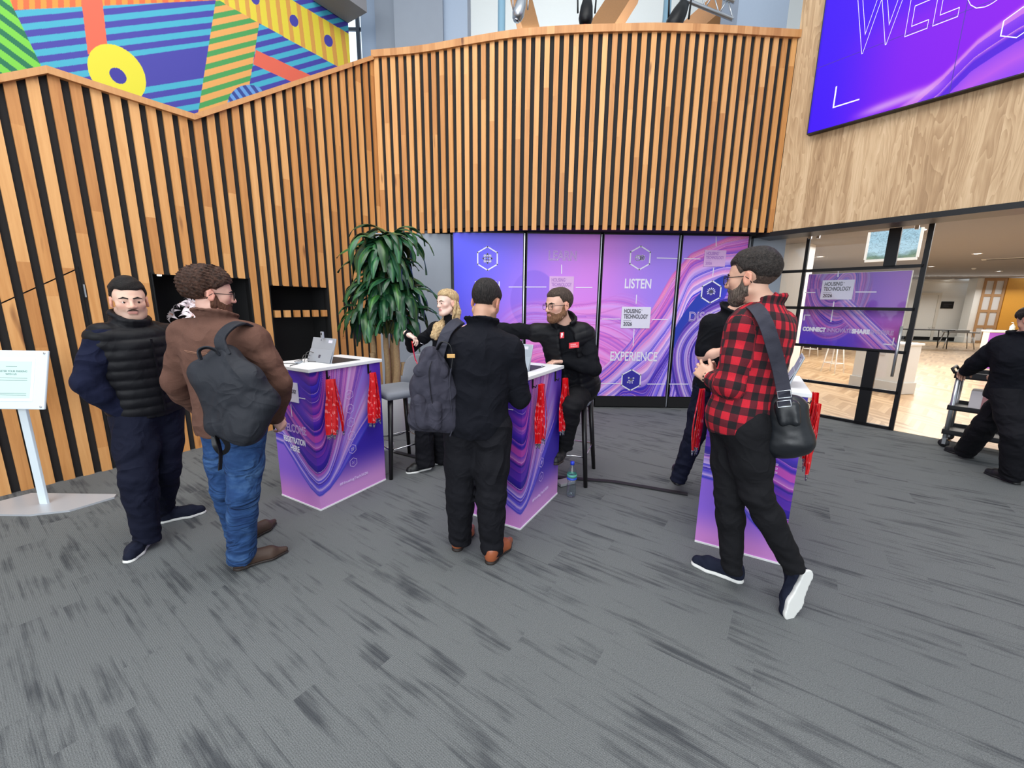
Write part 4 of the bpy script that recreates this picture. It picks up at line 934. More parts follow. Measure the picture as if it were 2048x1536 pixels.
# black hook straps
def hookpos(px, py, D): return loq(px, py, D)
for (px, py) in ((652, 741), (735, 731)):
    u, v = loq(px, py); b = MB(); b.box((u, -.006, v-.025), (.014, .008, .085), bev=.002); b.tube([(u, -.008, v-.05), (u, -.03, v-.058), (u, -.036, v-.04)], .004, 8); b.build('hook', M['blackmetal'], desk)
desk2 = copy_tree(desk); desk2.location = (D2[0], D2[1], 0); desk2['label'] = 'purple printed registration desk between the black-jacketed visitor and the seated bearded man'
desk3 = copy_tree(desk); desk3.location = (D3[0], D3[1], 0); desk3['label'] = 'purple printed registration desk partly hidden behind the plaid-shirted visitor'
def dloc(D, x, y, z): p = D+R_*x+Lh*y; return Vector((p[0], p[1], z))
ZT = DH+.026
# ---- 2-in-1 tablets on kickstands
M['tablet'] = simple('silver_magnesium', (176, 184, 194), .38, .35); M['screen'] = simple('dark_screen_glass', (20, 22, 30), .15)
def tablet(D, x, y, lab, rz=0.0):
    p = dloc(D, x, y, ZT); t = empty('tablet', p, RZ+rz, lab, 'tablet', 'tablets on the registration desks')
    tilt = Matrix.Rotation(math.radians(18), 4, 'Y'); w, h = .285, .20
    b = MB(); b.box((0, 0, h/2), (.009, w, h), bev=.003, M=tilt); b.build('body', M['tablet'], t)
    b = MB(); b.box((.0052, 0, h/2), (.001, w-.02, h-.02), M=tilt); b.build('screen', M['screen'], t)
    hp = tilt @ Vector((-.006, 0, h*.52)); L = hp.z/math.cos(math.radians(24))-.003
    K = Matrix.Translation(hp) @ Matrix.Rotation(math.radians(24), 4, 'Y')
    b = MB(); b.box((0, 0, -L/2), (.004, w-.004, L), bev=.001, M=K); k_ = b.build('kickstand', M['tablet'], t)
    b = MB()
    for dy in (-.0065, .0065):
        for dz in (-.0065, .0065): b.box((-.0026, dy, -L*.55+dz), (.0012, .0115, .0115), M=K)
    b.build('emblem', M['ink_dark'], k_)
    b = MB(); b.box((-.0052, -w*.30, h*.86), (.001, .045, .022), M=tilt); b.build('sticker', M['logo_card'], t)
    b = MB(); b.lathe([(0, 0), (.004, 0), (.004, .002), (0, .002)], 10, M=tilt @ Matrix.Translation((-.0048, .03, h*.9)) @ Matrix.Rotation(-math.pi/2, 4, 'Y')); b.build('camera_lens', M['screen'], t)
    return t
tablet(D1, .26, .24, 'silver tablet on its kickstand beside the loose cables on the left desk')
tablet(D2, .24, .22, 'silver tablet on the middle desk in front of the seated bearded man')
tablet(D3, .25, .09, 'tablet seen edge-on, on the desk behind the plaid-shirted visitor', -1.62)
p = dloc(D1, .262, .235, ZT+.19); t = empty('badge_camera', p, RZ, 'small grey clip on device standing on top of the left tablet', 'camera'); b = MB(); b.box((.035, 0, .025), (.015, .03, .055), bev=.004); b.build('body', M['tablet'], t); b = MB(); b.box((.026, 0, .035), (.002, .010, .018)); b.build('lens', M['screen'], t)
b = MB()
for k in range(4):
    r = random.Random(k); a = dloc(D1, .13+.02*k, .40-.03*k, ZT+.004); P = []
    e = dloc(D1, .31, .33-.02*k, ZT+.004)
    for i in range(15):
        s = i/14; q = a.lerp(e, s)+Vector((math.sin(s*6+k)*.03, math.cos(s*5+k*2)*.03, math.sin(s*math.pi)*(.03+.022*k) if k < 3 else 0)); P.append(q)
    b.tube(P, .0026, 6)
P = [dloc(D1, .04+.06*math.sin(i*.5), .38-.022*i+.02*math.cos(i*.9), ZT+.003) for i in range(9)]; b.tube(P, .0026, 6)
tag(b.build('cable', simple('grey_cable', (70, 68, 66), .5), None, True), 'tangled thin cables lying beside the tablet on the left desk', 'cable', kind='thing')
p = dloc(D1, .14, .33, ZT+.008); b = MB(); b.box((p[0], p[1], p[2]), (.10, .03, .013), rz=RZ+.7, bev=.002); tag(b.build('usb_hub', M['tablet']), 'slim silver hub the cables plug into, left desk', 'hub')
p = dloc(D2, .50, .10, ZT+.006); b = MB(); b.box((p[0], p[1], p[2]), (.05, .012, .010), rz=RZ+.4, bev=.003); tag(b.build('pen', M['tablet']), 'short grey marker lying near the bearded man\'s hand', 'pen')
# ---- lanyards: each a red printed ribbon loop with a metal clip
def lanyard_mat():
    t = NT('red_printed_ribbon'); o = t.coord('Object'); z = t.sep(o)[2]
    n = t.noise(t.map(o, scale=(45, 45, 22)), 1.0, 1); f = t.math('FRACT', t.math('ADD', t.math('MULTIPLY', z, 17.0), t.math('MULTIPLY', t.sep(o)[0], 30.0)))
    k = t.math('MULTIPLY', t.math('GREATER_THAN', f, .55), t.math('GREATER_THAN', n, .57))
    c = t.mix(t.math('MULTIPLY', k, .75), rgb(222, 18, 28), rgb(255, 150, 150)); t.base(c); t.rough(.42); return t.m
M['ribbon'] = lanyard_mat(); M['clip'] = simple('nickel_clip', (170, 170, 175), .25, .9)
def lanyard_proto(i):
    r = random.Random(40+i); t = empty('lanyard', (0, 0, 0)); L = .40+r.random()*.05
    dx = (i-2)*.024+r.uniform(-.008, .008); dy = r.uniform(0, .028); P = []
    sw = r.uniform(-.012, .012); wv = r.uniform(.004, .014); ph = r.random()*6
    for s in np.linspace(0, 1, 16): P.append((dx*(.25+.75*s)+sw*math.sin(s*5+ph), -dy-.004+wv*math.sin(s*7+ph)*.4, -L*s))
    b = MB(); b.tube(P, 1.0, flat=(.021, .0016, (1, .4*math.sin(ph), 0)))
    P2 = [(x+.012*math.sin(math.pi*k/15)+r.uniform(-.002, .002), y-.007-.01*math.sin(math.pi*k/15), z) for k, (x, y, z) in enumerate(P)]
    b.tube(P2, 1.0, flat=(.019, .0016, (.8, .5*math.cos(ph), 0))); b.build('ribbon', M['ribbon'], t)
    ex, ey, ez = P[-1]; b = MB(); b.box((ex+.001, ey-.004, ez-.006), (.012, .010, .018), bev=.002); b.tube([(ex, ey-.004, ez-.014), (ex+.007, ey-.004, ez-.026), (ex, ey-.004, ez-.038), (ex-.006, ey-.004, ez-.026), (ex, ey-.004, ez-.016)], .0022, 6); b.build('clip', M['clip'], t)
    return t
protos = [lanyard_proto(i) for i in range(5)]; used = [False]*5
def bunch(D, u, z, face, lab, grp, n=9):
    r = random.Random(int(u*100)+len(lab))
    for k in range(n):
        j = k % 5; o = protos[j] if not used[j] else copy_tree(protos[j]); used[j] = True
        if face == 'long': p = dloc(D, u+r.uniform(-.012, .012), -.034-.004*(k % 3), z); rz = RZ
        elif face == 'far': p = dloc(D, u+r.uniform(-.012, .012), DS+.034+.004*(k % 3), z); rz = RZ+math.pi
        o.location = p; o.rotation_euler = (0, 0, rz+r.uniform(-.35, .35)); tag(o, lab, 'lanyard', grp)
u, v = loq(652, 757); bunch(D1, u, v, 'long', 'red lanyard in the bunch nearest the front corner of the left desk', 'red lanyards at the front of the left desk')
u, v = loq(736, 744); bunch(D1, u, v, 'long', 'red lanyard in the bunch at the far end of the left desk', 'red lanyards at the back of the left desk')
u, v = loq(1070, 766, D2); bunch(D2, u-.01, v, 'long', 'red lanyard in the bunch nearest the front corner of the middle desk', 'red lanyards at the front of the middle desk')
u, v = loq(1117, 755, D2); bunch(D2, min(u, .62), v, 'long', 'red lanyard in the bunch by the seated man\'s knee, middle desk', 'red lanyards at the back of the middle desk')
bunch(D3, .10, 1.05, 'far', 'red lanyard in the bunch left of the plaid-shirted visitor', 'red lanyards on the left side of the right desk', 10)
bunch(D3, .06, 1.04, 'long', 'red lanyard in the bunch behind the black shoulder bag', 'red lanyards on the right side of the right desk', 6); bunch(D3, .22, 1.08, 'long', 'red lanyard in the bunch behind the black shoulder bag', 'red lanyards on the right side of the right desk', 6)
# ---- upholstered bar chairs
M['greyfab'] = simple('grey_upholstery', (128, 132, 140), .85, bump=(120, .25), var=.08); M['blackwood'] = simple('black_stained_wood', (20, 18, 20), .4)
def superbox(b, c, d, r=.03, M_=None): b.box(c, d, bev=r, M=M_)
def bar_chair(loc, rz, lab, sh=.80):
    t = empty('bar_chair', (loc[0], loc[1], 0), rz, lab, 'bar chair', 'upholstered bar chairs')
    b = MB(); b.box((0, 0, sh-.035), (.44, .44, .075), bev=.03); o = b.build('seat', M['greyfab'], t, True)
    b = MB(); P = []
    for a in np.linspace(-1.15, 1.15, 13): P.append((math.sin(a)*.21, .20*math.cos(a)*.55+.09, 0))
    n = len(P); vs = []
    for j, (z, o_) in enumerate(((sh-.06, 0.0), (sh+.06, .01), (sh+.18, .03), (sh+.27, .05), (sh+.29, .055))):
        row = []
        for i, p in enumerate(P):
            e = abs(i-(n-1)/2)/((n-1)/2); zz = z-(.12*e**3 if j > 1 else 0); row.append((b.bm.verts.new((p[0]*(1+o_), p[1]+o_, zz)), b.bm.verts.new((p[0]*(1.16+o_), p[1]+o_+.035*(1-e*.5), zz))))
        vs.append(row)
    for j in range(4):
        for i in range(n-1):
            for k in (0, 1): b.bm.faces.new((vs[j][i][k], vs[j][i+1][k], vs[j+1][i+1][k], vs[j+1][i][k]))
        for i in (0, n-1): b.bm.faces.new((vs[j][i][0], vs[j][i][1], vs[j+1][i][1], vs[j+1][i][0]))
    for j in (0, 4):
        for i in range(n-1): b.bm.faces.new((vs[j][i][0], vs[j][i+1][0], vs[j][i+1][1], vs[j][i][1]))
    b.build('backrest', M['greyfab'], t, True)
    ft = []
    for sx in (-1, 1):
        for sy in (-1, 1):
            b = MB(); b.tube([(sx*.225, sy*.225, 0), (sx*.165, sy*.165, sh-.07)], [.018, .026], 8); b.build('leg', M['blackwood'], t, True)
    b = MB(); q = .205; b.tube([(-q, -q, .27), (q, -q, .27), (q, q, .27), (-q, q, .27)], .007, 8, closed=True); b.build('footrest', M['chrome'], t, True)
    return t
bar_chair((-1.09, 3.80), -.80, 'grey upholstered bar chair with black legs, empty, next to the tall plant', .80)
bar_chair((.53, 3.66), -.35, 'grey bar chair with black legs under the seated bearded man', .80)
# ---- plant
def leaf_mat():
    t = NT('dracaena_leaf'); a = t.attr('paint'); n = t.noise(t.coord(), 9, 3)
    c = t.mix(t.math('MULTIPLY', n, .5), a.outputs['Color'], rgb(18, 50, 30)); t.base(c); t.rough(.34); return t.m
def plant(loc):
    t = empty('potted_plant', (loc[0], loc[1], 0), 0, 'tall dracaena with thick canes and drooping dark green leaves in a white planter', 'plant')
    b = MB(); b.lathe([(0, 0), (.17, 0), (.20, .02), (.235, .48), (.24, .55), (.215, .55), (.21, .50), (0, .50)], 28); b.build('planter', M['whitegloss'], t)
    b = MB(); b.lathe([(0, .49), (.21, .49), (.21, .51), (0, .515)], 24); b.build('soil', simple('dark_soil', (58, 44, 34), .95), t)
    bark = simple('cane_bark', (176, 146, 108), .85, bump=(45, .8, .01), var=.25); rs = np.random.RandomState(3); heads = []
    for (x, y, h, lx, ly, r) in ((-.02, .02, 1.55, .02, 0, .042), (-.13, -.03, 1.30, -.06, 0, .04), (.10, -.02, 1.22, .05, -.02, .048), (-.06, -.09, .98, -.10, -.02, .038), (.16, .02, .86, .03, 0, .036), (.02, .1, 1.75, .04, .03, .035)):
        b = MB(); P = [(x+lx*s+.008*math.sin(s*9+x*40), y+ly*s, .45+(h-.45)*s) for s in np.linspace(0, 1, 14)]; b.tube(P, [r*(1-.2*s+.06*math.sin(s*40)) for s in np.linspace(0, 1, 14)], 12)
        b.build('cane', bark, t, True); heads.append((P[-1], h))
    heads += [((.03, .02, 1.95), 1.95), ((-.14, .03, 1.7), 1.7), ((.2, .04, 1.65), 1.65), ((-.02, -.08, 2.18), 2.18), ((.10, .08, 2.25), 2.25), ((-.22, -.05, 1.42), 1.42), ((.24, -.04, 1.35), 1.35)]
    b = MB()
    for p, h in heads[6:]: b.tube([(.0+p[0]*.3, p[1]*.3, 1.2), (p[0], p[1], p[2])], [.02, .012], 8)
    b.build('stem', simple('green_stem', (96, 104, 60), .6), t, True)
    V, F, Cc = [], [], []
    for hi, (p, h) in enumerate(heads):
        if h < 1.35: continue
        for k in range(26 if h > 1.4 else 14):
            az = k*2.399+rs.rand()*.5+hi; el = rs.uniform(.0, 1.1); L = rs.uniform(.46, .72)*(1.0 if h > 1.5 else .8); w = rs.uniform(.038, .060)
            bend = rs.uniform(1.7, 2.7); pos = np.array([p[0], p[1], p[2]-rs.rand()*.1+.06]); n = 15; base = len(V); ruf = rs.rand()*6; tone = rs.uniform(.75, 1.25); yel = rs.rand() < .2
            side = np.array([-math.sin(az), math.cos(az), 0])
            for i in range(n):
                s = i/(n-1); a = el-bend*s**1.15; a = max(a, -1.48); d = np.array([math.cos(az)*math.cos(a), math.sin(az)*math.cos(a), math.sin(a)])
                if i: pos = pos+d*L/(n-1)
                nrm = np.cross(side, d); ww = w*min(1, .35+s*3.2)*(1-max(0, s-.55)**1.6*2.6); ww = max(ww, .002)
                for e in (-1, -.5, 0, .5, 1):
                    V.append(pos+side*ww*e+nrm*(abs(e)*ww*.35+.010*math.sin(s*15+ruf+e*2)*abs(e)))
                    g = np.array([[34, 84, 56], [26, 70, 46], [62, 116, 66], [26, 70, 46], [34, 84, 56]][int((e+1)*2)])*tone
                    if yel: g = g*np.array([1.25, 1.12, .8])
                    Cc.append(np.clip(g, 0, 255))
            for i in range(n-1):
                for e in range(4): q = base+i*5+e; F.append((q, q+1, q+6, q+5))
    me = bpy.data.meshes.new('foliage'); npmesh(me, np.array(V), np.array(F)); setcol(me, s2l(np.array(Cc))); link('foliage', me, leaf_mat(), t, True)
    return t
pl_ = plant((-1.50, 4.86)); pl_.scale = (.92, .92, 1.02)
# ---- small things on the floor
p = G(1142, 992)[:2]
t = empty('water_bottle', (p[0], p[1], 0), 0, 'clear plastic water bottle with blue cap standing on the carpet by the middle desk', 'bottle')
prof = [(0, 0), (.034, 0), (.040, .012), (.041, .05), (.038, .06), (.041, .07), (.038, .085), (.041, .10), (.034, .125), (.034, .135), (.041, .155), (.041, .205), (.036, .235), (.018, .275), (.0145, .285), (.0145, .30), (0, .30)]
b = MB(); b.lathe(prof, 28, cap=False); b.build('body', glass_mat('clear_pet', (.96, .98, .99)), t)
b = MB(); b.lathe([(0, .002), (.031, .003), (.037, .013), (.037, .05), (.035, .06), (.037, .10), (.031, .125), (.031, .135), (.036, .15), (0, .15)], 20); b.build('water', glass_mat('water_blue', (.93, .97, .99)), t)
b = MB(); b.lathe([(0, .283), (.017, .283), (.017, .31), (0, .312)], 20); b.build('cap', simple('blue_cap', (40, 70, 210), .35), t)
b = MB(); b.lathe([(.0415, .158), (.0418, .160), (.0418, .176), (.0415, .176)], 28, cap=False); b.build('label', simple('blue_label', (40, 80, 190), .4), t)
b = MB(); b.lathe([(.0415, .178), (.0416, .178), (.0416, .204), (.0415, .204)], 28, cap=False); b.build('label', simple('green_label', (90, 170, 150), .4), t)
p = G(768, 940)[:2]; t = empty('waste_bin', (p[0]-.03, p[1]-.02, 0), 0, 'small white plastic waste bin behind the left desk', 'bin')
b = MB(); b.lathe([(0, .0), (.10, 0), (.125, .25), (.132, .25), (.132, .265), (.118, .265), (.095, .01), (0, .01)], 28); b.build('bucket', M['white'], t, True)
b = MB(); b.lathe([(.126, .235), (.134, .235), (.134, .27), (.126, .27)], 28, cap=False); b.build('rim', M['white'], t, True)
# cable cover running across behind the desks, floor outlet
b = MB(); P = [G(790, 905), G(860, 922), G(985, 942), G(1120, 956), G(1230, 965), G(1375, 990)]; P = [(x, y, .006) for x, y, z in P]; b.tube(P, 1.0, flat=(.05, .012, (0, 1, 0))); tag(b.build('cable_cover', simple('black_tape', (24, 24, 26), .7)), 'black taped cable run crossing the carpet behind the desks', 'cable')
p = G(1130, 968); b = MB(); b.box((p[0], p[1], .02), (.16, .10, .025), rz=.5, bev=.004); tag(b.build('floor_socket', simple('grey_socket_box', (150, 150, 150), .5)), 'flat grey socket box on the carpet behind the water bottle', 'socket')
# ---- notice stand at the left edge
t = empty('notice_stand', (-3.646, 2.936, 0), 0, 'white floor notice stand with tilted sign panel beside the slatted wall', 'sign stand')
wm = simple('white_powder_coat', (222, 236, 244), .4)
b = MB(); b.prism([(-.42, -.03), (-.34, -.17), (.08, -.17), (.30, -.10), (.43, .12), (.40, .17), (-.30, .17)], 0, .014); b.build('base', simple('pale_grey_steel', (186, 190, 196), .35, .2), t)
b = MB(); b.box((0, 0, .42), (.06, .022, .82), bev=.004); b.build('pole', wm, t)
TT = Matrix.Translation((.0, -.03, 1.005)) @ Matrix.Rotation(math.radians(-14), 4, 'X') @ Matrix.Rotation(math.pi/2, 4, 'X')
b = MB(); b.box((0, 0, -.01), (.50, .43, .018), M=TT, bev=.006); b.build('panel', wm, t)
for sx in (-1, 1):
    for sy in (-1, 1): b = MB(); b.lathe([(0, -.002), (.007, -.002), (.007, .004), (0, .005)], 12, M=TT @ Matrix.Translation((sx*.23, sy*.195, 0))); b.build('screw', M['chrome'], t)
b = MB(); b.box((0, 0, .0005), (.335, .31, .002), M=TT); b.build('mount', M['whitegloss'], t)
b = MB(); b.box((0, 0, .002), (.29, .27, .002), M=TT); b.build('notice', simple('pale_green_paper', (206, 236, 230), .6), t)
FN = TT; im = simple('grey_green_ink', (90, 120, 120), .6)
text('REGISTER YOUR PARKING', .013, FN, -.115, .055, im, t, width=.23, off=.0035); text('WITH US', .013, FN, -.04, .034, im, t, width=.08, off=.0035)
strokes(FN, [[(-.04, .095), (.04, .095)]], .003, im, t, 'rule', .0035)
for z in (.012, -.004, -.100, -.112): strokes(FN, [[(-.12, z), (.12, z)]], .0022, im, t, 'rule', .0035)
# ---- lilies in the wall recess
vp = wp(1.50, N1[2]+.002, -.15); t = empty('flower_vase', vp, 0, 'vase of white and pink lilies standing in the black wall recess', 'vase of flowers')
b = MB(); b.lathe([(0, .0), (.06, 0), (.075, .05), (.06, .18), (.04, .27), (.05, .30), (.042, .30), (.032, .27), (0, .05)], 20); b.build('vase', simple('dark_glass_vase', (34, 38, 42), .1), t, True)
gm = simple('leaf_green_stem', (70, 110, 60), .6); pm = simple('lily_petal', (246, 232, 236), .5, var=.05); pk_ = simple('lily_centre', (214, 150, 120), .5)
rf = np.random.RandomState(9)
for k in range(9):
    a = rf.rand()*6.28; r = rf.uniform(.02, .15); hp = Vector((math.cos(a)*r-.03, math.sin(a)*r*.5, rf.uniform(.42, .62))); d = Vector((math.cos(a)*.6+.2, math.sin(a)*.6-.6, .45)).normalized()
    b = MB(); b.tube([(0, 0, .2), hp*.6+Vector((0, 0, .12)), hp], .003, 6); b.build('stem', gm, t, True)
    q = d.to_track_quat('Z', 'X').to_matrix().to_4x4(); Mx = Matrix.Translation(hp) @ q; b = MB()
    for j in range(6):
        R6 = Mx @ Matrix.Rotation(j*math.pi/3+rf.rand()*.2, 4, 'Z'); n = 7; rows = []
        for i in range(n):
            s = i/(n-1); x = .012+.085*s; z = .05*math.sin(s*2.2)-.045*s*s; w = .019*math.sin(math.pi*min(1, .12+s*.88))+.001
            rows.append([b.bm.verts.new(R6 @ Vector((x, e*w, z+abs(e)*.006))) for e in (-1, 0, 1)])
        for i in range(n-1):
            for e in (0, 1): b.bm.faces.new((rows[i][e], rows[i][e+1], rows[i+1][e+1], rows[i+1][e]))
    f_ = b.build('lily', pm, t, True)
    b = MB()
    for j in range(5): b.tube([Mx @ Vector((0, 0, 0)), Mx @ Vector((.014*math.cos(j*1.26), .014*math.sin(j*1.26), .05))], .0018, 5)
    b.build('stamen', pk_, f_)
# ---- service trolley at the right edge
tc = G(1876, 893); tr_d = np.array([0.62, -0.785]); TZ = math.atan2(tr_d[1], tr_d[0]); t = empty('service_trolley', (tc[0], tc[1], 0), TZ, 'black three shelf service trolley with silver posts pushed by a person in black', 'trolley')
tl, tw = 1.0, .50; blk = simple('black_moulded_plastic', (22, 22, 26), .5)
for z, h in ((.17, .055), (.46, .055), (.83, .075)):
    b = MB(); b.box((tl/2, tw/2, z), (tl, tw, .012))
    for (c, d) in (((tl/2, .012, z+h/2-.01), (tl, .024, h)), ((tl/2, tw-.012, z+h/2-.01), (tl, .024, h)), ((.012, tw/2, z+h/2-.01), (.024, tw, h)), ((tl-.012, tw/2, z+h/2-.01), (.024, tw, h))): b.box(c, d, bev=.004)
    b.build('shelf', blk, t)
for x in (.035, tl-.035):
    for y in (.035, tw-.035):
        b = MB(); b.tube([(x, y, .10), (x, y, .83)], .022, 12); b.build('post', M['silver'], t, True)
        b = MB(); b.lathe([(0, -.015), (.045, -.015), (.05, 0), (.045, .015), (0, .015)], 18, M=Matrix.Translation((x, y, .05)) @ Matrix.Rotation(math.pi/2, 4, 'X')); w_ = b.build('wheel', blk, t, True)
        b = MB(); b.box((x, y-.024, .075), (.03, .005, .07)); b.box((x, y+.024, .075), (.03, .005, .07)); b.box((x, y, .108), (.05, .053, .006)); b.build('fork', M['silver'], t)
b = MB(); b.tube([(-.0, .05, .87), (-.03, .05, .92), (-.03, tw-.05, .92), (0, tw-.05, .87)], .014, 10); b.build('handle', blk, t, True)
def tpz(x, y, z): c, s = math.cos(TZ), math.sin(TZ); return (tc[0]+x*c-y*s, tc[1]+x*s+y*c, z)
x = tpz(.28, .25, .58); b = MB(); b.box(x, (.26, .24, .21), rz=TZ, bev=.004); bx_ = tag(b.build('carton', simple('white_carton', (206, 200, 204), .7)), 'white carton with a pinkish stripe on the middle shelf of the trolley', 'box')
x2 = tpz(.28, .128, .58); b = MB(); b.box(x2, (.07, .003, .20), rz=TZ); b.build('stripe', simple('dull_pink_print', (170, 120, 124), .7), bx_)
x = tpz(.55, .2, .59); b = MB(); b.box(x, (.12, .16, .22), rz=TZ, bev=.01); tag(b.build('carton', blk), 'black box beside the white carton on the trolley', 'box')
for k in range(6):
    x = tpz(.30+.11*(k % 3), .14+.12*(k//3), .838); b = MB(); b.lathe([(0, 0), (.028, 0), (.036, .10), (.033, .10), (.025, .006), (0, .006)], 16, M=Matrix.Translation(x)); tag(b.build('drinking_glass', M['glass']), 'empty drinking glass on the top shelf of the trolley', 'glass', 'glasses on the trolley')
# ================================================================== FIGURE MODELLING: smooth implicit surfaces meshed with surface nets
def _n(v): v = np.asarray(v, float); return v/max(np.linalg.norm(v), 1e-9)
class SDF:
    """list of primitives blended with a smooth minimum; k is the blend radius"""
    def __init__(s): s.p = []; s.cuts = []; s.disp = None
    def cone(s, a, b, ra, rb, k=.02): s.p.append(('c', np.array(a, float), np.array(b, float), ra, rb, k)); return s
    def chain(s, P, R, k=.02):
        for i in range(len(P)-1): s.cone(P[i], P[i+1], R[i], R[i+1], k)
        return s
    def ell(s, c, r, B=None, k=.02):
        s.p.append(('e', np.array(c, float), np.array(r, float), np.eye(3) if B is None else np.array(B, float), 0, k)); return s
    def rbox(s, c, h, B=None, rad=.02, k=.015):
        s.p.append(('b', np.array(c, float), np.array(h, float), np.eye(3) if B is None else np.array(B, float), rad, k)); return s
    def bounds(s):
        lo = np.full(3, 1e9); hi = -lo
        for q in s.p:
            if q[0] == 'c': a = np.minimum(q[1]-q[3], q[2]-q[4]); b = np.maximum(q[1]+q[3], q[2]+q[4])
            else: m = np.linalg.norm(q[2]) if q[0] == 'b' else q[2].max(); a = q[1]-m; b = q[1]+m
            lo = np.minimum(lo, a); hi = np.maximum(hi, b)
        return lo-.03, hi+.03
    def ev(s, X):
        D = np.full(len(X), 10.0)
        for q in s.p:
            k = q[5]
            if q[0] == 'c': m = max(q[3], q[4])+.09; lo = np.minimum(q[1], q[2])-m; hi = np.maximum(q[1], q[2])+m
            else: m = (q[2].max() if q[0] == 'e' else np.linalg.norm(q[2]))+.09; lo = q[1]-m; hi = q[1]+m
            I = np.nonzero(((X >= lo) & (X <= hi)).all(1))[0]
            if not len(I): continue
            Y = X[I]
            if q[0] == 'c':
                ba = q[2]-q[1]; L = ba.dot(ba)+1e-12; pa = Y-q[1]; h = np.clip(pa @ ba/L, 0, 1)
                d = np.linalg.norm(pa-h[:, None]*ba, axis=1)-(q[3]+(q[4]-q[3])*h)
            elif q[0] == 'e':
                P = (Y-q[1]) @ q[3].T; k0 = np.linalg.norm(P/q[2], axis=1); k1 = np.linalg.norm(P/q[2]**2, axis=1)+1e-9; d = k0*(k0-1)/k1
            else:
                P = np.abs((Y-q[1]) @ q[3].T)-(q[2]-q[4]); d = np.linalg.norm(np.maximum(P, 0), axis=1)+np.minimum(P.max(1), 0)-q[4]
            o = D[I]; kk = max(abs(k), 1e-4)
            if k > 0: h = np.clip(.5+.5*(o-d)/kk, 0, 1); D[I] = o*(1-h)+d*h-kk*h*(1-h)
            else: h = np.clip(.5-.5*(o+d)/kk, 0, 1); D[I] = o*(1-h)-d*h+kk*h*(1-h)    # carve
        for f in s.cuts: D = np.maximum(D, f(X))
        if s.disp is not None: D = D-s.disp(X)
        return D
    def mesh(s, h=.007):
        lo, hi = s.bounds(); N = np.ceil((hi-lo)/h).astype(int)+1; C = 4; Nc = N//C+2; N = (Nc-1)*C+1
        ax = [lo[i]+np.arange(N[i])*h for i in range(3)]
        gc = np.stack(np.meshgrid(*[a[::C] for a in ax], indexing='ij'), -1).reshape(-1, 3)
        dc = s.ev(gc).reshape(Nc); near = np.abs(dc) < h*C*1.9+.012
        nn = near.copy()
        for a in range(3): nn |= np.roll(near, 1, a) | np.roll(near, -1, a)
        up = lambda A: np.repeat(np.repeat(np.repeat(A, C, 0), C, 1), C, 2)
        D = up(np.where(dc < 0, -1.0, 1.0))[:N[0], :N[1], :N[2]].astype(np.float32)
        mk = up(nn)[:N[0], :N[1], :N[2]]; I = np.argwhere(mk)
        X = np.stack([ax[0][I[:, 0]], ax[1][I[:, 1]], ax[2][I[:, 2]]], -1); D[I[:, 0], I[:, 1], I[:, 2]] = s.ev(X)
        S = D < 0
        acc = np.zeros((N[0]-1, N[1]-1, N[2]-1, 3), np.float32); cnt = np.zeros(acc.shape[:3], np.int16)
        offs = [(0, 0, 0), (1, 0, 0), (0, 1, 0), (1, 1, 0), (0, 0, 1), (1, 0, 1), (0, 1, 1), (1, 1, 1)]
        def v(A, o): return A[o[0]:A.shape[0]-1+o[0], o[1]:A.shape[1]-1+o[1], o[2]:A.shape[2]-1+o[2]]
        for ai in range(3):
            for o in offs:
                if o[ai]: continue
                o2 = list(o); o2[ai] = 1; s0 = v(S, o); s1 = v(S, o2); J = np.nonzero(s0 != s1)
                if not len(J[0]): continue
                a = v(D, o)[J]; b = v(D, o2)[J]; t = a/(a-b); p = np.zeros((len(t), 3), np.float32); p += np.array(o, np.float32); p[:, ai] += t
                np.add.at(acc, J, p); np.add.at(cnt, J, 1)
        K = np.argwhere(cnt > 0); idx = np.full(cnt.shape, -1, np.int64); idx[K[:, 0], K[:, 1], K[:, 2]] = np.arange(len(K))
        V = lo+(K+acc[K[:, 0], K[:, 1], K[:, 2]]/cnt[K[:, 0], K[:, 1], K[:, 2]][:, None])*h
        Q = []
        for ai in range(3):
            b1, b2 = (ai+1) % 3, (ai+2) % 3; sl0 = [slice(None)]*3; sl1 = [slice(None)]*3; sl0[ai] = slice(0, -1); sl1[ai] = slice(1, None)
            a = S[tuple(sl0)]; b = S[tuple(sl1)]; J = np.argwhere(a != b); J = J[(J[:, b1] > 0) & (J[:, b2] > 0) & (J[:, b1] < N[b1]-1) & (J[:, b2] < N[b2]-1)]
            def g(d1, d2): K_ = J.copy(); K_[:, b1] -= d1; K_[:, b2] -= d2; return idx[K_[:, 0], K_[:, 1], K_[:, 2]]
            q = np.stack([g(1, 1), g(0, 1), g(0, 0), g(1, 0)], -1); f = a[J[:, 0], J[:, 1], J[:, 2]]; q[~f] = q[~f][:, ::-1]; Q.append(q)
        Q = np.concatenate(Q); Q = Q[(Q >= 0).all(1)]; return V, Q
    def build(s, name, mat, parent, h=.007, relax=1, attrs=None, origin=None):
        V, Q = s.mesh(h)
        if relax:
            E = np.concatenate([Q[:, [0, 1]], Q[:, [1, 2]], Q[:, [2, 3]], Q[:, [3, 0]]]); deg = np.bincount(E.ravel(), minlength=len(V))[:, None]
            for _ in range(relax):
                A = np.stack([np.bincount(E[:, 0], V[E[:, 1], i], len(V))+np.bincount(E[:, 1], V[E[:, 0], i], len(V)) for i in range(3)], -1); V = V*.5+.5*A/np.maximum(deg, 1)
        me = bpy.data.meshes.new(name); o = np.zeros(3) if origin is None else np.asarray(origin)
        npmesh(me, V-o, Q); ob = link(name, me, mat, parent, True)
        if attrs: attrs(me, V)
        return ob
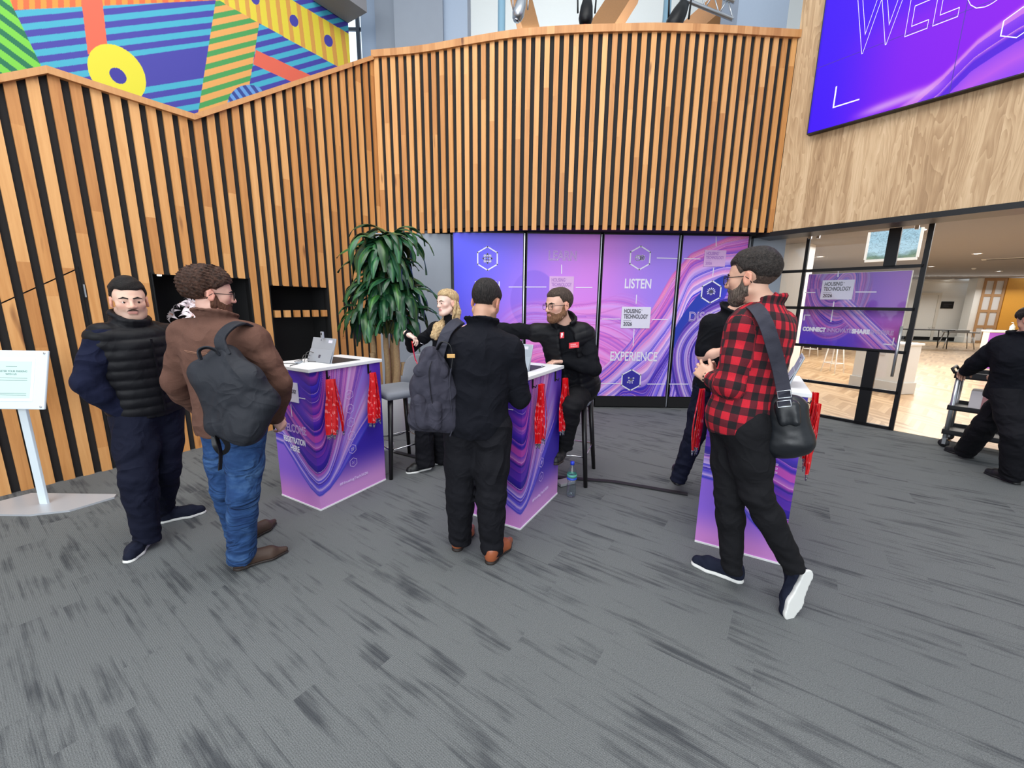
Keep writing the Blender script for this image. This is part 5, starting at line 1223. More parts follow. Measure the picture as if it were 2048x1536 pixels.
def waves(seed, n=7, f0=10, f1=26, amp=.004, stretch=(1, 1, 1)):
    r = np.random.RandomState(seed); K = r.randn(n, 3); K /= np.linalg.norm(K, axis=1)[:, None]; K *= r.uniform(f0, f1, n)[:, None]*np.array(stretch); ph = r.rand(n)*6.28; a = r.uniform(.5, 1, n)
    def f(X):
        w = X+.03*np.sin(X[:, [1, 2, 0]]*9+seed); t = np.sin(w @ K.T+ph); t = 1-np.abs(t)*1.6; return amp*(t @ a)/a.sum()*1.6
    return f
def basis(y, z):
    """rows = local axes (right, forward, up) in world"""
    y = _n(y); z = np.asarray(z, float); z = _n(z-y*z.dot(y)); x = np.cross(y, z); return np.stack([x, y, z])
def yawp(yaw, pitch=0, roll=0):
    """yaw: heading of the face, 0 = +Y, positive turns towards +X; pitch up positive"""
    y = np.array([math.sin(yaw)*math.cos(pitch), math.cos(yaw)*math.cos(pitch), math.sin(pitch)]); u = np.array([-math.sin(yaw)*math.sin(pitch), -math.cos(yaw)*math.sin(pitch), math.cos(pitch)])
    x = np.cross(y, u); u = u*math.cos(roll)+x*math.sin(roll); return basis(y, u)
# ---- skin and hair materials
def skin_mat(name, c):
    t = NT(name); a = t.attr('paint'); n = t.noise(t.coord(), 55, 3)
    t.base(t.mix(t.math('MULTIPLY', n, .22), a.outputs['Color'], tuple(x*.72 for x in rgb(*c)[:3])+(1,))); t.rough(.5)
    t.b.inputs['Subsurface Weight'].default_value = .08; t.b.inputs['Subsurface Radius'].default_value = (.02, .008, .005); t.b.inputs['Subsurface Scale'].default_value = .3
    t.bump(n, .12, .002); return t.m
def hair_mat(name, c0, c1, scale=(160, 160, 26)):
    t = NT(name); n = t.noise(t.map(t.coord(), scale=scale), 1.0, 4, .65, .6); t.base(t.ramp(n, [(.3, rgb(*c0)), (.72, rgb(*c1))])); t.rough(.6); t.b.inputs['Specular IOR Level'].default_value = .3; t.bump(n, 1.0, .012); return t.m
def cloth(name, c, rough=.85, weave=220, bmp=.3, var=.06, fold=.016):
    t = NT(name); n = t.noise(t.coord(), weave, 3); n2 = t.noise(t.coord(), 5, 3)
    r = rgb(*c); a = tuple(x*(1-var*2) for x in r[:3]); b = tuple(min(1, x*(1+var*2)) for x in r[:3]); t.base(t.mix(t.math('ADD', t.math('MULTIPLY', n, .5), t.math('MULTIPLY', n2, .5)), (*a, 1), (*b, 1)))
    t.rough(rough); t.b.inputs['Specular IOR Level'].default_value = .16
    f1 = t.noise(t.coord(), 4.2, 1.5, .4, .9); f2 = t.noise(t.coord(), 10, 1.5, .4, .8)
    rd = t.math('ADD', t.math('MULTIPLY', t.math('ABSOLUTE', t.math('SUBTRACT', f1, .5)), 2.2), t.math('MULTIPLY', t.math('ABSOLUTE', t.math('SUBTRACT', f2, .5)), .55))
    t.bump(t.math('ADD', t.math('MULTIPLY', rd, -1.0), t.math('MULTIPLY', n, .02*bmp/.3*.016/max(fold, .004))), 1.0, fold*2); return t.m
# ---- head
def head(sd, c, B, s=1.0, fem=False, jaw=1.0, part='all', nose=1.0):
    """adds the head to a body SDF. c = centre between the ears (eye height), B rows right/forward/up. total height 0.235*s, chin 0.118 below"""
    def W(x, y, z): return c+(x*B[0]+y*B[1]+z*B[2])*s
    def E(x, y, z, rx, ry, rz, k): sd.ell(W(x, y, z), np.array([rx, ry, rz])*s, B, k*s)
    def Cn(a, b, ra, rb, k): sd.cone(W(*a), W(*b), ra*s, rb*s, k*s)
    E(0, -.018, .042, .0745, .096, .078, .02)                 # cranium
    E(0, .030, .030, .064, .062, .070, .03)                   # forehead / face mass
    E(0, .036, -.030, .056*jaw, .052, .062, .03)              # mid face
    Cn((-.036*jaw, .030, -.078), (.036*jaw, .030, -.078), .024, .024, .03)
    E(0, .062, -.094, .026*jaw, .022, .020, .03)              # chin
    for sx in (-1, 1):
        Cn((sx*.055*jaw, -.006, -.050), (sx*.024*jaw, .058, -.094), .019, .016, .03)   # jaw line
        E(sx*.040, .056, -.018, .022, .020, .018, .025)       # cheek
        Cn((sx*.012, .088, .020), (sx*.044, .070, .021), .009, .009, .014)    # brow ridge
    Cn((0, .087, .014), (0, .106*nose, -.026), .0085, .0115, .010); E(0, .103*nose, -.030, .0135, .0125, .009, .007)
    for sx in (-1, 1): E(sx*.013, .096, -.031, .0085, .011, .008, .006)
    for sx in (-1, 1): E(sx*.031, .094, -.001, .017, .016, .0105, -.010)      # eye sockets
    for sx in (-1, 1):
        E(sx*.031, .0735, -.001, .0135, .0135, .0120, .004); Cn((sx*.017, .0862, .0042), (sx*.045, .0795, .0042), .0050, .0046, .004); Cn((sx*.020, .0835, -.0095), (sx*.042, .0785, -.0090), .0040, .0036, .004)    # lids
    Cn((-.019, .0855, -.056), (.019, .0855, -.056), .0055, .0055, .008); Cn((-.015, .0855, -.065), (.015, .0855, -.065), .0062, .0062, .007)
    E(0, .104, -.0605, .026, .010, .0022, -.004)              # mouth line
    for sx in (-1, 1):                                        # ears
        E(sx*.080, -.010, -.004, .009, .020, .031, .006); E(sx*.089, -.006, .000, .006, .011, .019, -.006)
        Cn((sx*.080, -.026, .016), (sx*.082, -.010, .026), .005, .005, .004); Cn((sx*.079, -.004, -.030), (sx*.080, -.010, -.024), .006, .006, .004)
def head_paint(c, B, s, skin, lip=(196, 120, 112), red=.35, stubble=0.0, stub_c=(120, 96, 84), jaw=1.0):
    sk = np.array(skin, float)
    def f(me, V):
        P = (V-c) @ B.T/s; C_ = np.tile(sk, (len(V), 1))
        def bl(m, col): 
            nonlocal C_; C_ = C_*(1-m[:, None])+np.array(col, float)*m[:, None]
        x, y, z = np.abs(P[:, 0]), P[:, 1], P[:, 2]; hd = (np.linalg.norm(P, axis=1) < .17)
        bl(red*np.exp(-(((x-.042)/.022)**2+((z+.026)/.02)**2))*(y > .03), sk*np.array([1.0, .78, .74]))
        bl(red*.8*np.exp(-((x/.018)**2+((z+.028)/.014)**2))*(y > .09), sk*np.array([1.0, .78, .74]))
        bl(.5*(x > .074)*hd, sk*np.array([1.0, .76, .70]))
        bl(.75*smst(.024, .018, x)*smst(.0115, .007, np.abs(z+.0605))*(y > .07), lip)
        bl(.30*np.exp(-(((x-.031)/.02)**2+((z+.004)/.012)**2))*(y > .05), sk*np.array([.78, .66, .66]))
        if stubble > 0:
            m = smst(-.040, -.058, z)*smst(-.02, .01, y)+smst(.03, .0, np.abs(x-.058))*smst(.0, -.03, z)*(y < .05)*(y > -.02)
            m += np.exp(-((x/.022)**2+((z+.045)/.007)**2))*(y > .07); m = np.clip(m, 0, 1)*hd*(z > -.125); m *= 1-smst(.026, .018, x)*smst(.0125, .008, np.abs(z+.0605))
            bl(stubble*m, stub_c)
        setcol(me, s2l(np.clip(C_, 0, 255)))
    return f
M['eye_white'] = simple('eye_white', (226, 220, 214), .2); M['iris'] = simple('dark_iris', (52, 34, 26), .1); M['brow'] = hair_mat('brow_hair', (34, 26, 22), (60, 46, 38))
def eyes(parent, c, B, s=1.0, look=(0, 0), brow=None, org=None):
    def W(x, y, z): return Vector(c+(x*B[0]+y*B[1]+z*B[2])*s)
    for sx in (-1, 1):
        p = W(sx*.031, .0752, -.0015); f = _n(B[1]+look[0]*B[0]+look[1]*B[2]); q = Vector(f).to_track_quat('Z', 'Y').to_matrix().to_4x4()
        b = MB(); b.lathe([(math.sin(a)*.0125*s, -math.cos(a)*.0125*s) for a in np.linspace(0.05, math.pi-.05, 10)], 16, M=Matrix.Translation(p) @ q); e = b.build('eye', M['eye_white'], parent, True)
        b = MB(); b.lathe([(0, .0130*s), (.0030*s, .0128*s), (.0066*s, .0117*s), (.0067*s, .0105*s)], 14, M=Matrix.Translation(p) @ q, cap=False); b.build('iris', M['iris'], e, True)
        sd = SDF(); sd.cone(np.array(W(sx*.013, .0965, .0185)), np.array(W(sx*.032, .0905, .0245)), .0046*s, .0048*s, .002); sd.cone(np.array(W(sx*.032, .0905, .0230)), np.array(W(sx*.050, .078, .0185)), .0046*s, .0028*s, .002)
        sd.build('eyebrow', brow or M['brow'], parent, .0028, 0)
def glasses(parent, c, B, s, mat, r=.021, square=False, temple=True):
    def W(x, y, z): return Vector(c+(x*B[0]+y*B[1]+z*B[2])*s)
    o = None; b = MB()
    for sx in (-1, 1):
        P = []
        for a in np.linspace(0, 2*math.pi, 25)[:-1]:
            ca, sa = math.cos(a), math.sin(a); e = .55 if square else .85; x = sx*.033+r*1.18*np.sign(ca)*abs(ca)**e; z = -.002+r*np.sign(sa)*abs(sa)**e; P.append(W(x, .103-.10*max(0, abs(x)-.03), z))
        b.tube(P, .0019, 6, closed=True)
    b.tube([W(-.011, .108, .004), W(0, .111, .007), W(.011, .108, .004)], .0018, 6)
    for sx in (-1, 1): b.tube([W(sx*.058, .099, .006), W(sx*.0745, .085, .008), W(sx*.082, .0, .008), W(sx*.085, -.018, -.004), W(sx*.083, -.03, -.022)], .0021, 6)
    g = b.build('glasses', mat, parent)
    b = MB()
    for sx in (-1, 1):
        vs = [b.bm.verts.new(W(sx*.033+r*1.12*math.cos(a), .1025-.10*max(0, abs(sx*.033+r*1.12*math.cos(a))-.03), -.002+r*.95*math.sin(a))) for a in np.linspace(0, 2*math.pi, 19)[:-1]]; b.bm.faces.new(vs)
    b.build('lens', M['glass'], g); return g
def scalp(c, B, s, t, line, seed=1, lump=.004, top=0.0, back=0.0, side=0.0, k=.02, freq=(40, 90)):
    """hair cap: cranium grown by t, cut by hairline function on local coords"""
    sd = SDF()
    def W(x, y, z): return c+(x*B[0]+y*B[1]+z*B[2])*s
    sd.ell(W(0, -.018-back*.4, .042+top*.4), np.array([.0745+t+side, .096+t+back*.6, .078+t+top*.6])*s, B, k)
    sd.ell(W(0, .030, .038+top*.5), np.array([.064+t+side*.6, .056+t, .068+t+top*.5])*s, B, .03)
    sd.cuts.append(lambda X: line((X-c) @ B.T/s)*s); w = waves(seed, 8, freq[0], freq[1], lump)
    def dp(X):
        e = -line((X-c) @ B.T/s); return w(X)*.8*smst(.0, .02, e)-(t+.001)*(1-smst(.0, .022, e))
    sd.disp = dp; return sd
# ---- hands
def hand(sd, w, d, n, side, curl=.5, s=1.0, spread=.12, thumb=.6, curls=None, k=.010):
    """w wrist, d direction of the hand, n palm normal (out of the palm), side=+1 right hand. returns finger tips"""
    d = _n(d); n = np.asarray(n, float); n = _n(n-d*n.dot(d)); t = np.cross(d, n)*side   # towards the thumb
    B = np.stack([t, d, n]); pc = w+d*.045*s
    sd.cone(w-d*.02*s, w+d*.02*s, .025*s, .025*s, .02); sd.rbox(pc+d*.008*s, np.array([.039, .045, .014])*s, B, .013*s, .018)
    sd.ell(w+d*.035*s+t*.022*s+n*.006*s, np.array([.018, .032, .015])*s, B, .015)
    L = [.072, .080, .075, .058]; X = [.029, .010, -.009, -.027]; R = [.0088, .0092, .0088, .0078]; tips = []
    for i in range(4):
        c = (curls[i] if curls is not None else curl*(1+.08*i)); p = w+d*(.088-.004*abs(i-1.2))*s+t*X[i]*s; a = (1.5-i)*spread*.6; dd = _n(d*math.cos(a)+t*math.sin(a)); nn = n; sd.cone(p-dd*.02*s, p, R[i]*1.1*s, R[i]*1.05*s, k)
        for j, fr in enumerate((.45, .32, .23)):
            ang = c*(1.0, 1.15, .8)[j]; dd, nn = dd*math.cos(ang)+nn*math.sin(ang), nn*math.cos(ang)-dd*math.sin(ang); q = p+dd*L[i]*fr*s; r0 = R[i]*(1, .94, .88)[j]*s; r1 = R[i]*(.94, .88, .8)[j]*s; sd.cone(p, q, r0, r1, .004); p = q
        tips.append(p)
    p = w+d*.025*s+t*.028*s; dd = _n(d*.75+t*.75+n*thumb*.5); q = p+dd*.036*s; sd.cone(p, q, .0135*s, .0108*s, .012); dd2 = _n(dd+d*.45+n*thumb*.5-t*.25); q2 = q+dd2*.030*s; sd.cone(q, q2, .0108*s, .0098*s, .004); q3 = q2+_n(dd2+n*thumb*.3)*.024*s; sd.cone(q2, q3, .0098*s, .0085*s, .004)
    return tips
# ---- shoes
def shoe(parent, heel, toe, mats, up=(0, 0, 1), w=1.0, high=0.0, sole_t=.022, point=0.0, dress=False, L=None, ankle=None, laces=None):
    """heel & toe are ground points of the sole"""
    heel = np.asarray(heel, float); toe = np.asarray(toe, float); y = _n(toe-heel); Ln = np.linalg.norm(toe-heel) if L is None else L; B = basis(y, up); c = heel
    def W(x, y_, z): return c+(x*B[0]*w+y_*B[1]*Ln/.29+z*B[2])
    sd = SDF(); pw = point
    P = [(0, .035, .0), (0, .11, 0), (.004, .19, 0), (.002-.001*pw, .25+.012*pw, 0)]; R = [.033, .032, .046-.004*pw, .033-.014*pw]
    for i in range(3):
        for z in (.012, .04 if i < 2 else .03): sd.cone(W(P[i][0], P[i][1], z+R[i]*.0), W(P[i+1][0], P[i+1][1], z), R[i]*w, R[i+1]*w, .012)
    sd.cone(W(0, .045, .05), W(0, .05, .085+high), .035*w, .038*w, .03); sd.cone(W(0, .06, .075), W(0, .17, .045), .032*w, .028*w, .03)
    if ankle is not None: sd.cone(W(0, .045, .07), np.asarray(ankle, float), .036*w, .036*w, .03)
    zc = lambda X: (X-c) @ B[2]
    bot = sole_t*.75; sd.cuts.append(lambda X: bot-zc(X))
    o = sd.build('shoe', mats[0], parent, .0055, 1)
    so = SDF(); 
    for i in range(3): so.cone(W(P[i][0], P[i][1], .0), W(P[i+1][0], P[i+1][1], 0), R[i]*w+.005, R[i+1]*w+.005, .012)
    top_ = sole_t; 
    if dress:
        so.cuts.append(lambda X: np.maximum(np.maximum(zc(X)-top_*.8, -zc(X)), np.minimum((X-c) @ B[1]-.075*Ln/.29, top_*.35-zc(X))))
    else: so.cuts.append(lambda X: np.maximum(zc(X)-top_, -zc(X)))
    so.build('sole', mats[1], o, .005, 0)
    if laces is not None:
        b = MB()
        for k in range(5):
            yy = .115+.022*k; zz = .088-.0098*k+high*.2; b.tube([W(-.020, yy, zz-.002), W(0, yy+.008, zz+.007), W(.020, yy, zz-.002)], .0026, 6)
        b.tube([W(-.028, .10, .07), W(-.016, .105, .098), W(0, .11, .092), W(.016, .105, .098), W(.028, .10, .07)], .0026, 6); b.build('laces', laces, o)
    return o
# ---- pixel-guided joints
def J(px, py, d): return DP(px, py, d)
def person(label, loc=(0, 0, 0)):
    return empty('person', (0, 0, 0), 0, label, 'person')
def torso(sd, pel, chest, shl, shr, nk, rp=(.155, .11), rw=(.135, .10), rc=(.165, .115), g=0.0, fwd=None, k=.06):
    """pelvis, waist, chest ellipsoids along the spine; g grows everything"""
    x = _n(shr-shl); sp = _n(nk-pel); f = np.cross(sp, x); Bp = np.stack([x, _n(f), sp]); L = np.linalg.norm(nk-pel)
    if fwd is not None: fwd = np.asarray(fwd)
    at = lambda t: pel+(nk-pel)*t if chest is None else (pel*(1-t)**2+2*chest*t*(1-t)+nk*t*t)
    sd.ell(at(.04), (rp[0]+g, rp[1]+g, .13+g), Bp, k); sd.ell(at(.28), (rw[0]+g, rw[1]+g, .15+g*.5), Bp, k)
    sd.ell(at(.52), ((rw[0]+rc[0])/2+g, (rw[1]+rc[1])/2+g, .15), Bp, k); sd.ell(at(.74), (rc[0]+g, rc[1]+g, .16), Bp, k)
    sd.cone(shl, shr, .062+g*.7, .062+g*.7, k); sd.cone(at(.9), nk+sp*.01, .075+g*.6, .058+g*.4, .05)
    return Bp
def arm(sd, sh, el, wr, r=(.056, .048, .040, .028), g=0.0, k=.03):
    sh, el, wr = map(np.asarray, (sh, el, wr)); m = (sh+el)/2; f = el*.65+wr*.35
    sd.chain([sh, m, el], [r[0]+g, r[1]+g, r[2]+g], k); sd.chain([el, f, wr], [r[2]+g, r[2]*1.02+g, r[3]+g], k)
def leg(sd, hp, kn, an, r=(.088, .075, .055, .056, .040), g=0.0, k=.03):
    hp, kn, an = map(np.asarray, (hp, kn, an)); m = hp*.45+kn*.55; c = kn*.7+an*.3
    sd.chain([hp, m, kn], [r[0]+g, r[1]+g, r[2]+g], k); sd.chain([kn, c, an], [r[2]+g, r[3]+g, r[4]+g], k)
def L_(a, b): return round(float(np.linalg.norm(np.asarray(a)-np.asarray(b))), 3)
def bone_uv(bones):
    """attribute 'fab': metres around and along the nearest limb, so a woven check follows the sleeve"""
    def f(me, V):
        best = np.full(len(V), 9.0); uv = np.zeros((len(V), 3))
        for bi, (a, b, rr, ref) in enumerate(bones):
            a = np.asarray(a, float); b = np.asarray(b, float); ba = b-a; L = np.linalg.norm(ba); t = ba/L; pa = V-a; h = np.clip(pa @ t, 0, L); r = pa-h[:, None]*t; d = np.linalg.norm(r, axis=1)-rr
            x = np.asarray(ref, float); x = _n(x-t*x.dot(t)); y = np.cross(t, x); ang = np.arctan2(r @ y, r @ x); m = d < best; best[m] = d[m]
            uv[m] = np.stack([ang*rr*1.12, pa @ t, np.full(len(V), bi*1.0)], -1)[m]
        at_ = me.attributes.new('fab', 'FLOAT_VECTOR', 'POINT'); at_.data.foreach_set('vector', uv.astype(np.float32).ravel())
    return f

PEOPLE = {}
PEOPLE['vest'] = dict(head=J(259,603,3.42), neck=J(262,652,3.44), pel=J(300,838,3.50), sh_r=J(205,675,3.38), sh_l=J(333,672,3.52),
  el_r=J(172,765,3.36), wr_r=J(246,822,3.40), el_l=J(368,752,3.60), wr_l=J(338,820,3.50), hip_r=J(274,846,3.46), hip_l=J(325,842,3.54),
  knee_r=J(277,955,3.34), knee_l=J(328,940,3.52), ank_r=J(294,1068,3.38), ank_l=J(322,1024,3.74))
PEOPLE['brown'] = dict(head=J(422,590,2.84), neck=J(432,640,2.80), pel=J(470,862,2.80), sh_l=J(375,668,2.88), sh_r=J(506,680,2.70),
  el_r=J(558,768,2.66), wr_r=J(548,832,2.86), el_l=J(352,765,2.98), wr_l=J(400,815,3.15), hip_l=J(445,868,2.86), hip_r=J(496,872,2.74),
  knee_l=J(452,975,2.90), knee_r=J(486,990,2.66), ank_l=J(478,1062,3.02), ank_r=J(484,1102,2.74))
PEOPLE['black'] = dict(head=J(972,606,2.46), neck=J(962,652,2.42), pel=J(955,872,2.42), sh_l=J(908,690,2.44), sh_r=J(1020,700,2.40),
  el_l=J(878,800,2.52), wr_l=J(955,760,2.70), el_r=J(1040,795,2.46), wr_r=J(1010,755,2.66), hip_l=J(926,882,2.44), hip_r=J(986,885,2.40),
  knee_l=J(921,985,2.42), knee_r=J(982,995,2.34), ank_l=J(920,1076,2.46), ank_r=J(984,1096,2.34))
PEOPLE['plaid'] = dict(head=J(1503,558,2.36), neck=J(1532,612,2.38), pel=J(1478,852,2.34), sh_l=J(1494,655,2.26), sh_r=J(1560,650,2.54),
  el_l=J(1462,772,2.20), wr_l=J(1421,757,2.36), el_r=J(1520,770,2.62), wr_r=J(1425,750,2.52), hip_l=J(1488,862,2.28), hip_r=J(1462,862,2.42),
  knee_l=J(1512,985,2.30), knee_r=J(1459,990,2.40), ank_l=J(1588,1135,2.42), ank_r=J(1464,1140,2.44))
PEOPLE['woman'] = dict(head=J(894,607,3.80), neck=J(902,642,3.84), pel=J(880,790,3.86), sh_r=J(872,658,3.80), sh_l=J(918,662,3.96),
  el_r=J(824,695,3.94), wr_r=J(815,668,3.76), el_l=J(940,715,4.0), wr_l=J(915,750,3.85), hip_r=J(862,795,3.82), hip_l=J(896,795,3.92),
  knee_r=J(848,860,3.80), knee_l=J(880,860,3.9), ank_r=J(850,925,3.80), ank_l=J(885,915,3.95))
PEOPLE['beard'] = dict(head=J(1117,612,3.36), neck=J(1128,648,3.42), pel=J(1150,775,3.60), sh_r=J(1072,665,3.44), sh_l=J(1170,670,3.44),
  el_r=J(1008,660,3.46), wr_r=J(955,652,3.52), el_l=J(1188,738,3.32), wr_l=J(1127,722,3.38), hip_l=J(1162,785,3.55), hip_r=J(1130,785,3.6),
  knee_l=J(1143,812,3.20), knee_r=np.array([.33,3.42,.84]), ank_l=J(1130,893,3.4), ank_r=np.array([.33,3.40,.38]))
PEOPLE['staff'] = dict(head=J(1492,588,3.58), neck=J(1462,628,3.60), pel=J(1425,790,3.70), sh_r=J(1422,650,3.50), sh_l=J(1475,645,3.80),
  el_r=J(1405,712,3.48), wr_r=J(1455,700,3.40), el_l=J(1500,710,3.8), wr_l=J(1470,700,3.6), hip_r=J(1412,795,3.64), hip_l=J(1440,795,3.75),
  knee_r=J(1390,868,3.60), knee_l=J(1450,868,3.75), ank_r=J(1357,955,3.60), ank_l=J(1455,955,3.8))
PEOPLE['push'] = dict(head=J(2068,642,5.7), neck=J(2046,672,5.75), pel=J(2022,790,5.95), sh_l=J(2005,690,5.75), sh_r=J(2050,685,6.0),
  el_l=J(1962,720,5.9), wr_l=J(1934,742,6.12), el_r=J(2040,735,6.2), wr_r=J(2010,745,6.3), hip_l=J(2012,795,5.85), hip_r=J(2030,795,6.05),
  knee_r=J(1972,848,6.15), knee_l=J(2032,870,5.75), ank_r=J(1932,900,6.45), ank_l=J(2026,948,5.9))

for _k, _up in (('vest', .075), ('brown', .085), ('black', .10), ('plaid', .05), ('staff', .10), ('woman', .10), ('push', .05)):
    for _j in ('pel', 'hip_l', 'hip_r'): PEOPLE[_k][_j] = PEOPLE[_k][_j]+np.array([0, 0, _up])
def spine(p):
    x = _n(p['sh_r']-p['sh_l']); sp = _n(p['neck']-p['pel']); f = _n(np.cross(sp, x)); return x, f, sp
def skin_body(par, p, skin, B, s=1.0, fem=False, h=.0065, jaw=1.0, hands=(), thin=.014, stubble=0, stub_c=(110, 88, 76), lip=(196, 120, 112), nose=1.0, name='body', red=.35):
    x, f, sp = spine(p); sd = SDF(); torso(sd, p['pel'], None, p['sh_l'], p['sh_r'], p['neck'], g=-thin)
    for q in 'lr':
        arm(sd, p['sh_'+q], p['el_'+q], p['wr_'+q], r=(.05, .042, .036, .026) if not fem else (.042, .035, .030, .022)); leg(sd, p['hip_'+q], p['knee_'+q], p['ank_'+q], g=-.016)
    nb = p['neck']-sp*.03; ht = p['head']-B[2]*.055*s-B[1]*.022*s; r = .051 if not fem else .042; sd.cone(nb, ht, r*1.08*s, r*s, .03)
    head(sd, p['head'], B, s, fem, jaw, nose=nose)
    for (q, d, n, side, kw) in hands: hand(sd, p['wr_'+q], d, n, side, **kw)
    return sd.build(name, skin_mat('skin', skin), par, h, 1, head_paint(p['head'], B, s, skin, lip, red, stubble, stub_c, jaw))
def top_garment(par, name, mat, p, g=.022, ga=.016, hem=-.04, flare=.0, sleeve=1.0, fold=.0045, seed=1, collar=None, h=.0075, rp=(.155, .115), rw=(.140, .108), rc=(.165, .118), attrs=None, neckcut=.066, extra=None, arms='lr', open_=None, disp=None, relax=1, hemtilt=0.0, wrist=.0, sleeve_r=None):
    x, f, sp = spine(p); sd = SDF(); torso(sd, p['pel'], None, p['sh_l'], p['sh_r'], p['neck'], g=g, rp=rp, rw=rw, rc=rc)
    if hem < 0 or flare: sd.ell(p['pel']-sp*.02, (rp[0]+g+flare, rp[1]+g+flare, .16), np.stack([x, f, sp]), .05)
    for q in arms:
        e = p['el_'+q]; w = p['wr_'+q]
        if sleeve >= 1: ww = w+(w-e)/np.linalg.norm(w-e)*wrist; arm(sd, p['sh_'+q], e, ww, r=sleeve_r or (.058, .052, .046, .034), g=ga, k=.028)
        else: t = sleeve; sd.chain([p['sh_'+q], p['sh_'+q]*(1-t)+e*t], [.060+ga, .052+ga], .03)
    hc = p['pel']+sp*hem; hn = _n(sp+f*hemtilt)
    sh_all = [(p['sh_'+q], p['el_'+q], p['wr_'+q]) for q in arms]
    def cut(X):
        d = (hc-X) @ hn
        if sleeve >= 1:      # keep low hanging sleeves
            m = np.full(len(X), 9.0)
            for a, b, c in sh_all:
                for u, v in ((a*.3+b*.7, b), (b, c)):
                    ba = v-u; t = np.clip((X-u) @ ba/ba.dot(ba), 0, 1); m = np.minimum(m, np.linalg.norm(X-u-t[:, None]*ba, axis=1)-.075)
            d = np.where(m < 0, np.minimum(d, m), d)
        return d
    sd.cuts.append(cut)
    hu = _n(p['head']-p['neck']); nk = p['neck']
    if neckcut: sd.cone(nk+hu*.035+f*.012, nk+hu*.22, neckcut, neckcut, -.012)
    if collar:
        r_, hgt, th, lean = collar
        for i in range(18):
            a0 = 2*math.pi*i/18; a1 = 2*math.pi*(i+1)/18
            def cp(a, up): return nk+f*.008+(x*math.sin(a)*r_+f*math.cos(a)*r_*1.02)*(1+up*lean)+sp*(.012+up*hgt-.022*math.cos(a)*(1 if True else 0))
            if open_ and abs(((a0+.17+math.pi) % (2*math.pi))-math.pi) < open_: continue
            sd.cone(cp(a0, 0), cp(a1, 0), th*1.3, th*1.3, .008); sd.cone(cp(a0, 1), cp(a1, 1), th, th, .006); sd.cone(cp(a0, .5), cp(a1, .5), th, th, .006)
    if extra: extra(sd, x, f, sp)
    w1 = waves(seed, 8, 14, 34, fold, (1, 1, .8)); w2 = waves(seed+9, 6, 40, 70, fold*.35)
    jn = [p['el_'+q] for q in arms]
    def dp(X):
        d = w1(X)+w2(X)
        for c in jn: r = np.linalg.norm(X-c, axis=1); d = d+.0045*np.sin(r*150)*np.exp(-(r/.085)**2)*(fold > 0)
        if disp is not None: d = d+disp(X, x, f, sp)
        return d
    sd.disp = dp; return sd.build(name, mat, par, h, relax, attrs)
def trousers(par, mat, p, g=.014, r=(.092, .080, .062, .064, .054), fold=.0045, seed=5, h=.008, hem=.02, waist=.10, rp=(.150, .112), name='trousers', hemcut=True):
    x, f, sp = spine(p); sd = SDF(); hx = _n(p['hip_r']-p['hip_l']); sd.ell(p['pel'], (rp[0]+g*.6, rp[1]+g*.6, .14), np.stack([hx, _n(np.cross((0, 0, 1), hx)), (0, 0, 1)]), .05)
    for q in 'lr': leg(sd, p['hip_'+q], p['knee_'+q], p['ank_'+q]+(p['ank_'+q]-p['knee_'+q])/np.linalg.norm(p['ank_'+q]-p['knee_'+q])*hem, r=r, g=g, k=.03)
    wc = p['pel']+np.array([0, 0, waist]); sd.cuts.append(lambda X: (X-wc) @ np.array([0, 0, 1.0]))
    if hemcut:
        for q in 'lr':
            a = p['ank_'+q]; d = _n(a-p['knee_'+q]); c = a+d*(hem+.012)
            sd.cuts.append(lambda X, c=c, d=d: np.where(np.linalg.norm(X-c, axis=1) < .11, (X-c) @ d, -1.0))
    w1 = waves(seed, 8, 14, 36, fold, (1, 1, .7)); w2 = waves(seed+4, 6, 45, 80, fold*.3); pts = [(p['knee_'+q], .10, 110) for q in 'lr']+[(p['ank_'+q], .12, 105) for q in 'lr']
    def dp(X):
        d = w1(X)+w2(X)
        for c, s_, fr in pts: r = np.linalg.norm(X-c, axis=1); d = d+.0045*np.sin((X[:, 2]-c[2])*fr+X[:, 0]*30)*np.exp(-(r/s_)**2)
        return d
    sd.disp = dp; return sd.build(name, mat, par, h, 1)
def men_line(front=.046, temple=.040, nape=-.045, ear=-.01):
    """hairline in head coordinates (metres): positive = cut away"""
    def f(P):
        y, z, x = P[:, 1], P[:, 2], np.abs(P[:, 0])
        lim = np.where(y > .035, front+.012*smst(.03, .06, x)*(y > .04)+(y-.075)*.15, np.where(y > -.012, ear+(front-ear)*smst(.005, .045, y), nape+(ear-nape)*smst(-.06, -.012, y)))
        ear_hole = .026-np.hypot(y+.008, z+.002); ear_hole = np.where(x > .055, ear_hole, -1)
        return np.maximum(lim-z, ear_hole)
    return f
